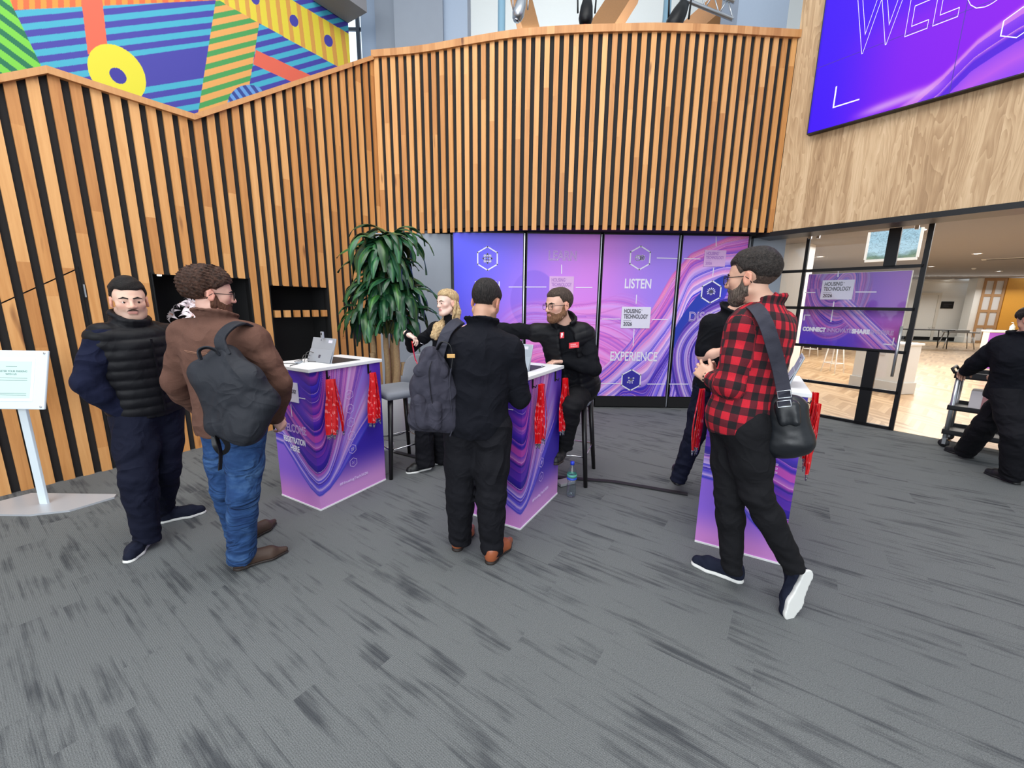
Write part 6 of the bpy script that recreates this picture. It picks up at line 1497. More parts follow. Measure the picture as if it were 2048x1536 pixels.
def beard(par, c, B, s, mat, jaw=1.0, t=.006, seed=3, full=True, neck=True, name='beard', long=0.0):
    sd = SDF()
    def W(x, y, z): return c+(x*B[0]+y*B[1]+z*B[2])*s
    sd.ell(W(0, .036, -.030), np.array([.056*jaw, .052, .062])*s+t, B, .03*s); sd.cone(W(-.036*jaw, .030, -.078), W(.036*jaw, .030, -.078), .024*s+t, .024*s+t, .03*s); sd.ell(W(0, .062, -.094-long*.4), np.array([.026*jaw, .022, .020+long])*s+t*1.2, B, .03*s)
    for sx in (-1, 1):
        sd.cone(W(sx*.055*jaw, -.006, -.050), W(sx*.024*jaw, .058, -.094), .019*s+t, .016*s+t, .03*s); sd.cone(W(sx*.062, .004, -.005), W(sx*.058*jaw, .0, -.05), .012*s+t*.6, .017*s+t*.8, .02*s)
    sd.cone(W(-.024, .082, -.047), W(.024, .082, -.047), .008*s+t*.5, .008*s+t*.5, .010); sd.cone(W(-.024, .078, -.055), W(-.022, .076, -.08), .008*s+t*.4, .008*s+t*.4, .01); sd.cone(W(.024, .078, -.055), W(.022, .076, -.08), .008*s+t*.4, .008*s+t*.4, .01)
    def cut(X):
        P = (X-c) @ B.T/s; x, y, z = np.abs(P[:, 0]), P[:, 1], P[:, 2]
        lim = np.where(y > .015, -.040-.030*np.clip((.062-x)/.06, 0, 1)*smst(.10, .055, y)*0, .022)       # cheek line
        lim = np.interp(y, [-.02, .012, .03, .06, .075, .09], [.02, .01, -.030, -.050, -.044, -.041]); d = z-lim
        mouth = .0085-np.hypot((P[:, 0])/2.6, z+.0605); mouth = np.where(y > .06, mouth, -1); back = -.014-y
        return np.maximum(np.maximum(d, mouth), back)*s
    sd.cuts.append(cut); w = waves(seed, 8, 90, 170, .0028); sd.disp = lambda X: w(X); return sd.build(name, mat, par, .0042, 0)
def strap(par, P, w, t, mat, name='strap', ref=None):
    P = catmull3(P); b = MB(); b.tube(P, 1.0, flat=(w, t)+((ref,) if ref is not None else ())); o = b.build(name, mat, par); m = o.modifiers.new('b', 'BEVEL'); m.width = t*.3; m.segments = 2; return o
def catmull3(P, n=8):
    P = [np.array(p, float) for p in P]; out = []
    for i in range(len(P)-1):
        p0 = P[max(i-1, 0)]; p1 = P[i]; p2 = P[i+1]; p3 = P[min(i+2, len(P)-1)]
        for k in range(n): t = k/n; out.append(.5*((2*p1)+(-p0+p2)*t+(2*p0-5*p1+4*p2-p3)*t*t+(-p0+3*p1-3*p2+p3)*t**3))
    out.append(P[-1]); return out
# ================================================================== PEOPLE
Z3 = np.array([0, 0, 1.0])
M['navy'] = cloth('navy_jersey', (22, 26, 48), .9); M['navytr'] = cloth('navy_twill', (20, 23, 40), .85); M['puff'] = cloth('black_quilted_nylon', (21, 21, 25), .5, 90, .2, fold=.004)
M['suede'] = cloth('brown_suede', (98, 70, 60), .95, 160, .4, .14, fold=.010); M['blackwool'] = cloth('black_wool', (19, 20, 27), .92); M['blacktr'] = cloth('black_twill', (22, 22, 27), .85); M['blackdenim'] = cloth('black_denim', (25, 25, 28), .85)
M['blackknit'] = cloth('black_knit', (16, 17, 22), .9, 300, .4); M['canvas'] = cloth('charcoal_canvas', (58, 57, 68), .85, 260, .4, fold=.02); M['nylon'] = cloth('dark_grey_nylon', (42, 44, 50), .6, 200, .25)
M['webbing'] = cloth('dark_webbing', (58, 58, 68), .8, 300, .4); M['whiterub'] = simple('white_rubber_sole', (226, 226, 222), .6); M['navyshoe'] = cloth('navy_canvas_shoe', (28, 32, 48), .85)
M['brownlea'] = simple('dark_brown_suede_leather', (70, 52, 42), .6, bump=(60, .1), var=.1); M['tan'] = simple('tan_leather', (150, 82, 50), .35, bump=(60, .08), var=.1); M['darksole'] = simple('dark_sole', (40, 30, 26), .6); M['blackshoe'] = simple('black_shoe_leather', (22, 22, 24), .5)
def denim_mat():
    t = NT('blue_denim'); n = t.noise(t.coord(), 6, 4, .6); f = t.noise(t.map(t.coord(), scale=(300, 300, 60)), 1, 2); st = t.noise(t.map(t.coord(), scale=(12, 12, 40)), 1, 3)
    c = t.ramp(t.math('ADD', t.math('MULTIPLY', n, .6), t.math('MULTIPLY', st, .4)), [(.30, rgb(30, 52, 92)), (.5, rgb(46, 76, 120)), (.72, rgb(84, 118, 160))]); c = t.mix(t.math('MULTIPLY', f, .35), c, rgb(20, 44, 92)); t.base(c); t.rough(.92); t.b.inputs['Specular IOR Level'].default_value = .2; f1 = t.noise(t.map(t.coord(), scale=(1, 1, 1.8)), 6, 2, .45, 1.0); t.bump(t.math('MULTIPLY', t.math('ABSOLUTE', t.math('SUBTRACT', f1, .5)), -2.4), 1.0, .022); return t.m
M['denim'] = denim_mat()
def plaid_mat():
    t = NT('red_black_buffalo_check'); a = t.attr('fab'); s = t.sep(a.outputs['Vector']); P_ = .076
    def band(x): return t.math('GREATER_THAN', t.math('FRACT', t.math('DIVIDE', x, P_)), .5)
    w = t.noise(t.coord(), 240, 2); k = t.math('ADD', band(s[0]), band(s[1])); c = t.ramp(t.math('MULTIPLY', k, .5), [(0, rgb(206, 24, 46)), (.26, rgb(96, 14, 30)), (.76, rgb(18, 12, 18))], 'CONSTANT')
    t.base(t.mix(t.math('MULTIPLY', w, .35), c, rgb(30, 8, 14))); t.rough(.9); t.bump(w, .3, .003); return t.m
M['plaid'] = plaid_mat()
def quilt(c, B3, pitch=.062, amp=.008):
    def f(X, x, fw, sp): u = ((X-c) @ sp)/pitch; return amp*(np.abs(np.sin(u*math.pi))**.5-.6)
    return f
# ---------- A: man in quilted vest, facing the camera
p = PEOPLE['vest']; A = person('man in black quilted vest and navy trousers, hand in pocket, beside the notice stand')
B = yawp(math.radians(133), -.02, 0.02)
skin_body(A, p, (232, 190, 168), B, 1.02, h=.005, jaw=1.0, stubble=.38, hands=[('r', _n(p['pel']-p['wr_r'])*1+np.array([.3, .1, -.8]), (1, 1, 0), 1, dict(curl=.4)), ('l', (-.3, -.2, -1), (-1, 0, 0), -1, dict(curl=.4))], thin=.02)
eyes(A, p['head'], B, 1.02, look=(-.25, -.02), brow=hair_mat('dark_brow', (26, 20, 18), (46, 36, 32)))
hs = scalp(p['head'], B, 1.02, .006, men_line(.058, nape=-.03, ear=.004), 4, .004, top=.026, side=.003); hs.build('hair', hair_mat('black_hair', (14, 12, 12), (44, 38, 36), (40, 200, 200)), A, .0045, 0)
sd = SDF(); c = p['head']
for sx in (-1, 1): sd.cone(c+(sx*.003*B[0]+.1015*B[1]-.0455*B[2]), c+(sx*.024*B[0]+.0915*B[1]-.053*B[2]), .0038, .0028, .003)
sd.build('moustache', hair_mat('dark_stubble', (50, 36, 30), (84, 64, 54)), A, .0028, 0)
x, f, sp = spine(p)
top_garment(A, 'sweater', M['navy'], p, g=.010, ga=.020, hem=.0, seed=2, fold=.006, h=.0075, rp=(.165, .13), rw=(.16, .135), rc=(.18, .135))
pv = dict(p)
top_garment(A, 'quilted_vest', M['puff'], pv, g=.028, ga=.004, hem=-.0, sleeve=.02, seed=3, fold=.002, h=.0075, rp=(.17, .14), rw=(.165, .142), rc=(.182, .135), disp=quilt(p['pel'], None, .060, .010), collar=(.074, .050, .015, .12), flare=.0, hemtilt=.1, neckcut=.062)
q = p['pel']; b = MB(); P = [q+f*(.185-.02*abs(t-.4))+x*(-.005)+sp*(.02+.46*t) for t in np.linspace(0, 1, 12)]; b.tube(P, 1.0, flat=(.010, .006, tuple(x))); b.build('zip', M['blackmetal'], A)
trousers(A, M['navytr'], p, r=(.112, .096, .076, .072, .058), seed=7, fold=.006, rp=(.172, .135), hem=.03)
def footp(px0, py0, px1, py1): return G(px0, py0), G(px1, py1)
h0, t0 = G(298, 1080), G(268, 1114); shoe(A, h0, h0+_n(t0-h0)*.27, (M['navyshoe'], M['whiterub']), ankle=p['ank_r'], laces=M['navy'])
h0, t0 = G(318, 1046), G(384, 1030); shoe(A, h0, h0+_n(t0-h0)*.28, (M['navyshoe'], M['whiterub']), ankle=p['ank_l'], laces=M['navy'])
# ---------- B: man in brown suede jacket with backpack
p = PEOPLE['brown']; Bm = person('man in brown suede jacket and blue jeans seen from behind, dark backpack on his shoulder')
B = yawp(math.radians(48), -.05, 0)
x, f, sp = spine(p)
skin_body(Bm, p, (226, 178, 160), B, 1.0, h=.005, jaw=1.0, hands=[('r', (.25, .35, -.8), (-1, .2, 0), 1, dict(curl=.55)), ('l', (.2, .5, -.6), (1, 0, 0), -1, dict(curl=.5))], thin=.02, red=.5)
eyes(Bm, p['head'], B, 1.0); glasses(Bm, p['head'], B, 1.0, M['blackmetal'], .021)
bh = hair_mat('dark_brown_curls', (22, 14, 11), (88, 58, 44), (75, 75, 75))
def bline(P): 
    y, z, xx = P[:, 1], P[:, 2], np.abs(P[:, 0]); lim = np.interp(y, [-.12, -.06, -.02, .005, .03, .06, .10], [-.035, -.035, -.015, .018, .030, .050, .062]); return np.maximum(lim-z, np.where(xx > .055, .024-np.hypot(y+.004, z+.002), -1))
hs = scalp(p['head'], B, 1.0, .014, bline, 9, .012, top=.030, back=.024, side=.004, freq=(90, 190)); hs.build('hair', bh, Bm, .0048, 0)
hs = scalp(p['head'], B, 1.0, .005, lambda P: np.maximum(np.interp(P[:, 1], [-.12, -.05, -.02, .0, .02, .04], [-.075, -.072, -.045, -.01, .02, .1])-P[:, 2], np.where(np.abs(P[:, 0]) > .055, .026-np.hypot(P[:, 1]+.006, P[:, 2]+.0), -1)), 5, .001); hs.build('nape_fade', hair_mat('faded_nape', (120, 88, 76), (170, 132, 116)), Bm, .0045, 0)
beard(Bm, p['head'], B, 1.0, hair_mat('brown_beard', (58, 34, 24), (120, 78, 56)), t=.006, long=.008)
top_garment(Bm, 'suede_jacket', M['suede'], p, g=.028, ga=.022, hem=-.075, flare=.012, seed=12, fold=.007, h=.0078, rp=(.155, .125), rw=(.155, .13), rc=(.180, .130), collar=(.078, .028, .011, .30), neckcut=.066)
b = MB(); P = [p['pel']+sp*.40+x*e*.17-f*(.168-.10*abs(e)**2.2) for e in np.linspace(-1, 1, 16)]; b.tube(P, .0022, 5); P2 = [v-sp*.006 for v in P]; b.tube(P2, .0018, 5); b.build('back_seam', simple('tan_stitching', (140, 100, 80), .8), Bm)
trousers(Bm, M['denim'], p, r=(.094, .080, .064, .062, .064), seed=17, fold=.0065, rp=(.162, .125), hem=.035)
h0, t0 = G(466, 1141), G(576, 1104); shoe(Bm, h0, h0+_n(t0-h0)*.31, (M['brownlea'], M['darksole']), ankle=p['ank_r'], dress=True, point=1.2, sole_t=.024)
h0, t0 = G(480, 1092), G(519, 1068); shoe(Bm, h0, h0+_n(t0-h0)*.30, (M['brownlea'], M['darksole']), ankle=p['ank_l'], dress=True, point=1.2, sole_t=.024)
def pk(px, py, dd): return J(px, py, dd)
def soft_pack(par, name, mat, C_, seed=1, h=.008, fold=.006, cuts=None):
    sd = SDF()
    for q in C_: sd.cone(*q)
    if cuts: sd.cuts += cuts
    w1 = waves(seed, 9, 22, 50, fold*.6); w2 = waves(seed+2, 6, 60, 110, fold*.4); sd.disp = lambda X: w1(X)+w2(X); return sd.build(name, mat, par, h, 1)
bp_ = empty('backpack', (0, 0, 0), 0, 'soft charcoal backpack slung diagonally on the brown jacketed man\'s shoulder', 'backpack')
T_, L1, R1, L2, R2, BT = pk(452, 715, 2.56), pk(408, 745, 2.58), pk(500, 755, 2.46), pk(440, 850, 2.54), pk(535, 800, 2.44), pk(490, 858, 2.47)
soft_pack(bp_, 'body', M['nylon'], [(T_, L1, .035, .05, .05), (T_, R1, .035, .045, .05), (L1, L2, .055, .05, .07), (R1, R2, .045, .045, .07), (L2, BT, .055, .05, .06), (BT, R2, .05, .045, .06), (pk(445, 760, 2.54), pk(495, 840, 2.47), .078, .07, .08), (pk(480, 760, 2.50), pk(515, 815, 2.45), .07, .06, .08), (T_, BT, .05, .07, .08)], 31, fold=.003)
strap(bp_, [pk(452, 712, 2.50), pk(440, 680, 2.54), pk(458, 655, 2.58), pk(484, 646, 2.64), pk(512, 660, 2.72)], .055, .014, M['nylon'], ref=x)
strap(bp_, [pk(402, 720, 2.50), pk(398, 702, 2.50), pk(412, 695, 2.50), pk(430, 700, 2.50), pk(438, 712, 2.50)], .022, .008, M['nylon'], 'grab_handle')
strap(bp_, [pk(428, 868, 2.52), pk(430, 890, 2.5), pk(441, 905, 2.5), pk(452, 902, 2.5), pk(455, 890, 2.5), pk(444, 872, 2.5)], .024, .005, M['blackmetal'], 'loose_strap'); strap(bp_, [pk(432, 870, 2.49), pk(441, 905, 2.49), pk(440, 940, 2.49)], .026, .005, M['blackmetal'], 'loose_strap')
strap(bp_, [pk(468, 722, 2.49), pk(486, 745, 2.45), pk(498, 775, 2.43)], .006, .003, M['blackmetal'], 'zip')
# ---------- C: man in black wool jacket seen from behind
p = PEOPLE['black']; Cm = person('man in black wool jacket seen from behind at the middle desk, tan brown shoes')
B = yawp(math.radians(18), -.42, .06); x, f, sp = spine(p)
skin_body(Cm, p, (206, 158, 132), B, 1.0, h=.0055, jaw=1.05, hands=[('l', (.3, .8, .1), (0, 0, -1), -1, dict(curl=.5)), ('r', (-.2, .8, .1), (0, 0, -1), 1, dict(curl=.5))], thin=.02, stubble=.35)
hs = scalp(p['head'], B, 1.0, .008, men_line(.055, nape=-.058, ear=-.002), 14, .003, top=.012, back=.006); hs.build('hair', hair_mat('short_black_hair', (12, 11, 12), (56, 50, 48), (120, 120, 40)), Cm, .0045, 0)
hs = scalp(p['head'], B, 1.0, .005, lambda P: np.maximum(np.interp(P[:, 1], [-.12, -.05, -.02, .0, .02, .04], [-.082, -.080, -.05, -.02, .02, .1])-P[:, 2], np.where(np.abs(P[:, 0]) > .055, .026-np.hypot(P[:, 1]+.006, P[:, 2]), -1)), 5, .001); hs.build('nape_fade', hair_mat('dark_faded_nape', (70, 54, 48), (120, 94, 80)), Cm, .0045, 0)
top_garment(Cm, 'wool_jacket', M['blackwool'], p, g=.026, ga=.020, hem=-.08, flare=.004, seed=22, fold=.006, h=.0078, rp=(.155, .13), rw=(.160, .135), rc=(.178, .132), collar=(.074, .022, .010, .28), neckcut=.066)
trousers(Cm, M['blacktr'], p, r=(.106, .092, .076, .070, .060), seed=27, fold=.005, rp=(.160, .13), hem=.012)
h0, t0 = G(910, 1104), G(948, 1056); shoe(Cm, h0, h0+_n(t0-h0)*.30, (M['tan'], M['darksole']), ankle=p['ank_l'], dress=True, point=1.0, sole_t=.026)
h0, t0 = G(975, 1130), G(1027, 1080); shoe(Cm, h0, h0+_n(t0-h0)*.30, (M['tan'], M['darksole']), ankle=p['ank_r'], dress=True, point=1.0, sole_t=.026)
bp_ = empty('backpack', (0, 0, 0), 0, 'slate grey canvas backpack hanging from the black-jacketed man\'s left shoulder', 'backpack')
q = lambda px, py, dd=0: pk(px, py, 2.34+dd)
soft_pack(bp_, 'body', M['canvas'], [(q(862, 712), q(845, 770), .045, .062, .05), (q(862, 712), q(893, 780), .045, .05, .05), (q(845, 770), q(838, 838), .062, .055, .05), (q(893, 780), q(898, 845), .052, .05, .05), (q(838, 840), q(896, 846), .055, .045, .05), (q(868, 740), q(868, 830), .075, .08, .06), (q(890, 760, .05), q(892, 840, .05), .06, .06, .05)], 41, fold=.008)
soft_pack(bp_, 'front_pocket', M['canvas'], [(q(838, 800, -.07), q(846, 845, -.07), .035, .04, .04), (q(872, 812, -.07), q(872, 850, -.07), .035, .035, .04)], 42, fold=.005)
soft_pack(bp_, 'flap', M['canvas'], [(q(862, 706, -.03), q(840, 742, -.05), .03, .03, .03), (q(862, 706, -.03), q(886, 740, -.04), .03, .028, .03), (q(840, 742, -.05), q(884, 750, -.05), .028, .028, .03)], 43, fold=.004)
strap(bp_, [q(880, 740, .02), q(878, 715, .0), q(884, 690, -.0), q(893, 665, .02), q(908, 648, .06), q(922, 642, .12)], .060, .012, M['webbing'], 'shoulder_strap', x)
strap(bp_, [q(903, 735, -.05), q(900, 760, -.05), q(902, 800, -.05), q(906, 850, -.03), q(900, 872, -.03)], .026, .006, M['webbing'], 'loose_strap')
strap(bp_, [q(874, 700, -.02), q(884, 684, -.04), q(900, 690, -.05), q(905, 712, -.05), q(903, 735, -.05)], .024, .006, M['blackmetal'], 'grab_handle')
strap(bp_, [q(864, 722, -.085), q(858, 745, -.09), q(862, 790, -.09), q(866, 812, -.09)], .006, .003, M['blackmetal'], 'zip')
c_ = q(902, 712, -.065); b = MB(); b.box(tuple(c_), (.045, .008, .022), rz=.1, bev=.003); b.build('leather_tab', simple('tan_leather_tab', (206, 160, 96), .6), bp_)
# ---------- D: man in red plaid shirt walking left
p = PEOPLE['plaid']; Dm = person('bearded man in red and black plaid shirt mid-stride at the right desk')
B = yawp(math.radians(-42), -.03, 0); x, f, sp = spine(p)
hd = _n(p['wr_l']-p['el_l']); fw = np.array([math.sin(-.85), math.cos(-.85), 0])
skin_body(Dm, p, (216, 170, 146), B, 1.05, h=.0048, jaw=1.0, hands=[('l', _n(J(1402, 742, 2.40)-p['wr_l']), _n(J(1430, 745, 2.7)-p['wr_l']), -1, dict(curls=[.35, .45, .55, .6], s=.98, spread=.25, thumb=.5)), ('r', _n(J(1400, 738, 2.44)-p['wr_r']), _n(p['wr_l']-p['wr_r']), 1, dict(curl=.55, s=.98, thumb=.4))], thin=.02, red=.3)
eyes(Dm, p['head'], B, 1.05); glasses(Dm, p['head'], B, 1.05, M['blackmetal'], .021, True)
hs = scalp(p['head'], B, 1.05, .008, men_line(.052, nape=-.012, ear=.022), 24, .004, top=.018, back=.002); hs.build('hair', hair_mat('thick_dark_hair', (14, 12, 12), (58, 50, 46), (90, 90, 90)), Dm, .0045, 0)
hs = scalp(p['head'], B, 1.05, .0055, lambda P: np.maximum(np.interp(P[:, 1], [-.12, -.05, -.02, .0, .03, .05], [-.062, -.060, -.04, -.01, .02, .055])-P[:, 2], np.where(np.abs(P[:, 0]) > .055, .027-np.hypot(P[:, 1]+.006, P[:, 2]), -1)), 5, .001); hs.build('side_fade', hair_mat('short_faded_sides', (52, 42, 38), (104, 86, 76)), Dm, .0045, 0)
beard(Dm, p['head'], B, 1.05, hair_mat('greying_beard', (44, 36, 32), (138, 122, 110)), t=.004, long=.006)
def plaid_uv():
    return bone_uv([(p['pel'], p['neck'], .17, f), (p['sh_l'], p['el_l'], .062, f), (p['el_l'], p['wr_l'], .05, Z3), (p['sh_r'], p['el_r'], .062, f), (p['el_r'], p['wr_r'], .05, Z3)])
top_garment(Dm, 'plaid_shirt', M['plaid'], p, g=.016, ga=.014, hem=-.085, flare=.010, seed=32, fold=.006, h=.0065, rp=(.155, .125), rw=(.150, .125), rc=(.172, .128), collar=(.068, .020, .010, .12), neckcut=.064, attrs=plaid_uv(), hemtilt=.25, wrist=-.035)
trousers(Dm, M['blackdenim'], p, r=(.100, .082, .060, .056, .040), seed=37, fold=.004, rp=(.160, .13), hem=.0)
h0, t0 = G(1487, 1166), G(1374, 1122); shoe(Dm, h0, h0+_n(t0-h0)*.30, (M['navyshoe'], M['whiterub']), ankle=p['ank_r'], laces=simple('brown_laces', (130, 92, 62), .8), sole_t=.028)
# raised rear foot, only the toes touching
toe = G(1578, 1238)+np.array([0, 0, .006]); heel = J(1622, 1142, 2.46); u_ = _n(np.cross(_n(toe-heel), _n(np.cross(_n(toe-heel), (p['ank_l']-heel)))))*-1
sh_ = shoe(Dm, heel, heel+_n(toe-heel)*.29, (M['navyshoe'], M['whiterub']), up=(-.1, .95, .25), ankle=p['ank_l'], sole_t=.028)
b = MB(); w_ = p['wr_l']; dd = hd; yy = Vector(dd).orthogonal().normalized(); zz = Vector(dd).cross(yy)
for k in range(12):
    a = 2*math.pi*k/12; c_ = Vector(w_)+(yy*math.cos(a)+zz*math.sin(a))*.033+Vector(dd)*.012; bmesh.ops.create_icosphere(b.bm, subdivisions=1, radius=.0065, matrix=Matrix.Translation(c_))
tag(b.build('beads', M['blackmetal'], Dm), 'dark bead bracelet')
bag = empty('shoulder_bag', (0, 0, 0), 0, 'black leather crossbody bag on a wide strap at the plaid-shirted man\'s hip', 'bag')
q = lambda px, py, dd=0: pk(px, py, 2.30+dd); lea = simple('black_bag_leather', (22, 25, 30), .38, bump=(50, .1), var=.06)
soft_pack(bag, 'body', lea, [(q(1556, 812), q(1548, 885), .045, .05, .05), (q(1588, 812), q(1600, 880), .04, .05, .05), (q(1550, 890), q(1602, 884), .05, .045, .05), (q(1572, 830), q(1574, 880), .07, .075, .06), (q(1556, 808), q(1588, 812), .04, .04, .04)], 51, fold=.003)
soft_pack(bag, 'flap', lea, [(q(1562, 812, -.07), q(1566, 845, -.085), .03, .02, .03), (q(1586, 812, -.065), q(1592, 845, -.08), .03, .02, .03)], 52, fold=.002)
fx = _n(np.cross(_n(q(1570, 780)-q(1520, 630)), ray(1540, 700)))
strap(bag, [q(1500, 612, .06), q(1508, 612, -.08), q(1522, 628, -.15), q(1535, 655, -.175), q(1546, 690, -.17), q(1558, 735, -.12), q(1568, 785, -.10), q(1572, 812, -.09)], .058, .006, M['webbing'], 'strap', fx)
for yy_, hh in ((786, 14), (806, 12)):
    c0, c1, c2, c3 = q(1554, yy_-3, -.12), q(1581, yy_-6, -.12), q(1583, yy_-6+hh, -.12), q(1556, yy_-3+hh, -.12); b = MB(); b.tube([c0, c1, c2, c3], .0028, 6, closed=True); b.build('buckle', M['silver'], bag)
# ---------- E: blonde woman
p = PEOPLE['woman']; E_ = person('blonde woman in black behind the empty bar chair, looking left, red ribbon in hand')
B = yawp(math.radians(-136), .0, .05); x, f, sp = spine(p)
skin_body(E_, p, (240, 204, 188), B, .94, fem=True, h=.0048, jaw=.88, hands=[('r', _n(J(842, 684, 3.70)-p['wr_r']), (-.2, -.1, -1), 1, dict(curls=[.5, .55, .6, .65], s=.92, thumb=.7)), ('l', (-.4, -.5, -.3), (0, 0, -1), -1, dict(curl=.5, s=.9))], thin=.03, lip=(206, 110, 116), nose=.96)
eyes(E_, p['head'], B, .94, brow=hair_mat('fair_brow', (90, 66, 46), (120, 92, 68)))
blond = hair_mat('blonde_hair', (150, 112, 70), (240, 214, 166), (120, 120, 14))
hs = scalp(p['head'], B, .94, .009, lambda P: np.maximum(np.interp(P[:, 1], [-.12, -.05, -.025, .0, .03, .05, .10], [-.08, -.07, -.03, .025, .048, .060, .068])-P[:, 2], -1), 34, .004, top=.012, back=.012, freq=(60, 120)); hs.build('hair', blond, E_, .0045, 0)
c = p['head']; W = lambda a, b_, c_: c+(a*B[0]+b_*B[1]+c_*B[2])*.94
for k, (pts, r0) in enumerate((([(.080, -.035, .02), (.086, -.03, -.03), (.084, -.015, -.09), (.078, .01, -.15)], .010), ([(-.080, -.035, .02), (-.086, -.03, -.03), (-.086, -.015, -.09), (-.08, .01, -.16)], .010), ([(.06, -.06, .0), (.07, -.06, -.08), (.07, -.04, -.17), (.06, -.02, -.22)], .024), ([(-.055, -.07, .0), (-.07, -.07, -.08), (-.07, -.05, -.17), (-.06, -.04, -.22)], .024), ([(0, -.10, 0), (0, -.10, -.08), (0, -.09, -.17), (0, -.08, -.24)], .034))):
    sd = SDF(); sd.chain([W(*q_) for q_ in pts], [r0, r0*1.2, r0*1.2, r0*.5], .02); w_ = waves(60+k, 7, 70, 130, .004); sd.disp = lambda X, w_=w_: w_(X); sd.build('hair_lock', blond, E_, .0045, 0)
sd = SDF(); sd.chain([J(890, 640, 3.86), J(876, 654, 3.72), J(866, 672, 3.66)], [.02, .040, .026], .02); sd.chain([J(892, 640, 3.86), J(878, 656, 3.70), J(872, 678, 3.66)], [.02, .034, .014], .02); w_ = waves(70, 8, 80, 150, .005); sd.disp = lambda X: w_(X); sd.build('hair_lock', blond, E_, .0045, 0)
top_garment(E_, 'black_top', M['blackknit'], p, g=.006, ga=.004, hem=-.05, seed=42, fold=.003, rp=(.145, .11), rw=(.115, .09), rc=(.14, .10), collar=(.058, .05, .012, .05), neckcut=.05, sleeve_r=(.052, .044, .038, .030))
trousers(E_, M['blacktr'], p, r=(.090, .080, .068, .070, .078), seed=47, fold=.004, rp=(.145, .11), hem=.02)
h0, t0 = G(862, 936), G(806, 949); shoe(E_, h0, h0+_n(t0-h0)*.25, (M['blackshoe'], M['whiterub']), ankle=p['ank_r'], sole_t=.020)
h0 = p['ank_l']*np.array([1, 1, 0]); shoe(E_, h0+(.03, .02, 0), h0+(-.20, -.08, 0), (M['blackshoe'], M['whiterub']), ankle=p['ank_l'], sole_t=.020)
rb = empty('lanyard', (0, 0, 0), 0, 'single red lanyard dangling from the blonde woman\'s hand', 'lanyard'); strap(rb, [J(824, 682, 3.70), J(827, 700, 3.70), J(830, 716, 3.70), J(835, 728, 3.70)], .030, .004, M['ribbon'], 'ribbon')
b = MB(); b.tube([J(840, 686, 3.70), J(848, 689, 3.70)], .004, 6); b.build('clip', M['clip'], rb)
# ---------- F: bearded man seated behind the middle desk, arm stretched out
p = PEOPLE['beard']; Fm = person('bearded man with glasses in black vest seated behind the middle desk, right arm stretched out')
B = yawp(math.radians(-124), -.05, 0); x, f, sp = spine(p)
skin_body(Fm, p, (222, 176, 156), B, 1.10, h=.005, jaw=1.05, hands=[('l', _n(J(1098, 724, 3.34)-p['wr_l']), (0, 0, -1), -1, dict(curls=[.3, .35, .4, .45], s=1.02)), ('r', (-1, .1, .05), (0, 0, -1), 1, dict(curl=.35))], thin=.03, red=.45)
eyes(Fm, p['head'], B, 1.10, look=(.15, 0)); glasses(Fm, p['head'], B, 1.10, M['blackmetal'], .020, True)
hs = scalp(p['head'], B, 1.10, .006, men_line(.058, nape=-.045, ear=.0), 44, .002, top=.010, back=.004); hs.build('hair', hair_mat('short_brown_hair', (40, 30, 26), (92, 76, 66), (100, 100, 60)), Fm, .0045, 0)
beard(Fm, p['head'], B, 1.10, hair_mat('ginger_brown_beard', (96, 64, 44), (160, 116, 86)), t=.003, long=.002)
top_garment(Fm, 'sweater', M['blackknit'], p, g=.006, ga=.010, hem=-.03, seed=52, fold=.004, rp=(.165, .14), rw=(.165, .14), rc=(.17, .125), collar=(.064, .012, .010, .0), neckcut=.06)
def vopen(sd, x, f, sp):
    sd.cone(p['pel']+f*.26-x*.02-sp*.10, p['neck']+f*.13-x*.01, .075, .065, -.012)
top_garment(Fm, 'quilted_vest', M['puff'], p, g=.026, ga=.004, hem=-.10, sleeve=.02, seed=53, fold=.003, rp=(.175, .15), rw=(.17, .145), rc=(.178, .135), disp=quilt(p['pel'], None, .055, .007), collar=(.085, .045, .014, .2), neckcut=.07, extra=vopen, flare=.01, open_=.8)
trousers(Fm, M['blackdenim'], p, r=(.094, .082, .066, .062, .052), seed=57, fold=.004, rp=(.160, .13), hem=.0, waist=.06)
for q_ in 'lr':
    a_ = p['ank_'+q_]; h0 = a_-np.array([.01, -.03, .085]); shoe(Fm, h0, h0+np.array([-.10, -.25, 0]), (M['blackshoe'], M['darksole']), ankle=a_)
redp = simple('red_badge', (226, 30, 50), .45); wht = simple('white_badge_print', (246, 222, 226), .5)
def badge(px0, py0, px1, py1, dd, tiltv, nm, lines):
    A0, B0, D0 = J(px0, py1, dd), J(px1, py1+tiltv, dd), J(px0, py0, dd); FR = frame(A0, tuple(B0-A0), tuple(D0-A0)); w = np.linalg.norm(B0-A0); h = np.linalg.norm(D0-A0); FR = frame(A0, tuple(B0-A0), tuple(_n(D0-A0)))
    b = MB(); b.box((w/2, h/2, 0), (w, h, .003), M=FR); o = b.build(nm, redp, Fm)
    if lines: text('HOUSING', h*.22, FR, w*.14, h*.55, wht, o, width=w*.55, off=.003); text('TECHNOLOGY', h*.22, FR, w*.14, h*.22, wht, o, width=w*.72, off=.003)
    else: strokes(FR, [[(w*.3, h*.2), (w*.35, h*.85)], [(w*.5, h*.2), (w*.5, h*.85)], [(w*.7, h*.5), (w*.66, h*.85)]], w*.16, wht, o, 'print', .003)
badge(1138, 686, 1158, 697, 3.205, -2, 'name_badge', True); badge(1120, 665, 1128, 677, 3.23, -1, 'chest_badge', False)
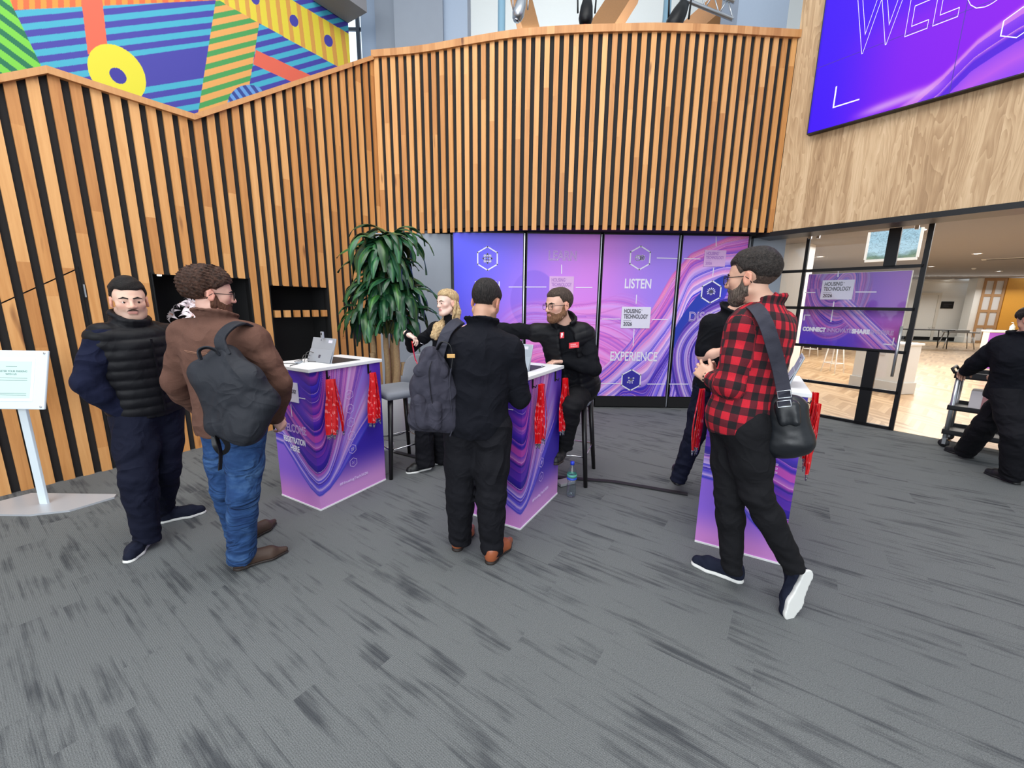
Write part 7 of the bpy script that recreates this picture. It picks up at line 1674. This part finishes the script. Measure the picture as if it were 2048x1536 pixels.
# ---------- G: staff member partly hidden behind the plaid shirt
p = PEOPLE['staff']; Gm = person('staff member in black polo shirt and dark jeans, half hidden behind the plaid-shirted man')
B = yawp(math.radians(75), -.1, 0); x, f, sp = spine(p)
skin_body(Gm, p, (228, 180, 158), B, .98, h=.006, hands=[('r', (.8, .2, 0), (0, 1, 0), 1, dict(curl=.5)), ('l', (-.5, -.5, 0), (0, 0, -1), -1, dict(curl=.5))], thin=.025)
hs = scalp(p['head'], B, .98, .007, men_line(), 64, .003); hs.build('hair', hair_mat('dark_short_hair', (20, 16, 16), (60, 50, 46)), Gm, .005, 0)
top_garment(Gm, 'polo_shirt', M['blackknit'], p, g=.020, ga=.018, hem=-.05, sleeve=.80, seed=62, fold=.004, collar=(.072, .035, .010, .3), neckcut=.06)
trousers(Gm, M['navytr'], p, r=(.094, .080, .062, .058, .050), seed=67, fold=.005, rp=(.155, .12), hem=.02)
h0 = G(1352, 948); shoe(Gm, h0, h0+_n(G(1358, 982)-h0)*.27, (M['blackshoe'], M['blackshoe']), ankle=p['ank_r'], laces=M['blackmetal'])
h0 = p['ank_l']*np.array([1, 1, 0]); shoe(Gm, h0, h0+np.array([.10, -.24, 0]), (M['blackshoe'], M['blackshoe']), ankle=p['ank_l'])
# ---------- H: person pushing the trolley at the right edge
p = PEOPLE['push']; Hm = person('person in black clothes leaning over the service trolley at the right edge')
B = yawp(math.radians(5), -.45, 0); x, f, sp = spine(p)
skin_body(Hm, p, (200, 156, 134), B, 1.0, h=.0075, hands=[('l', _n(J(1922, 748, 6.2)-p['wr_l']), (0, 0, -1), -1, dict(curl=.6)), ('r', (-.5, .5, -.2), (0, 0, -1), 1, dict(curl=.6))], thin=.02)
hs = scalp(p['head'], B, 1.0, .016, men_line(nape=-.10, ear=-.06), 74, .006, top=.01, back=.015); hs.build('hair', hair_mat('very_dark_hair', (14, 12, 12), (44, 38, 34)), Hm, .006, 0)
top_garment(Hm, 'black_top', M['blackwool'], p, g=.034, ga=.024, hem=-.04, seed=72, fold=.006, h=.009, collar=(.07, .03, .012, .2))
trousers(Hm, M['blacktr'], p, r=(.108, .095, .080, .080, .074), seed=77, fold=.006, h=.009, rp=(.16, .13), hem=.02)
h0 = G(1945, 918); shoe(Hm, h0, h0+_n(G(1905, 905)-h0)*.28, (M['blackshoe'], M['blackshoe']), ankle=p['ank_r'])
h0 = G(2038, 970); shoe(Hm, h0, h0+_n(G(2010, 960)-h0)*.28, (M['blackshoe'], M['blackshoe']), ankle=p['ank_l'])
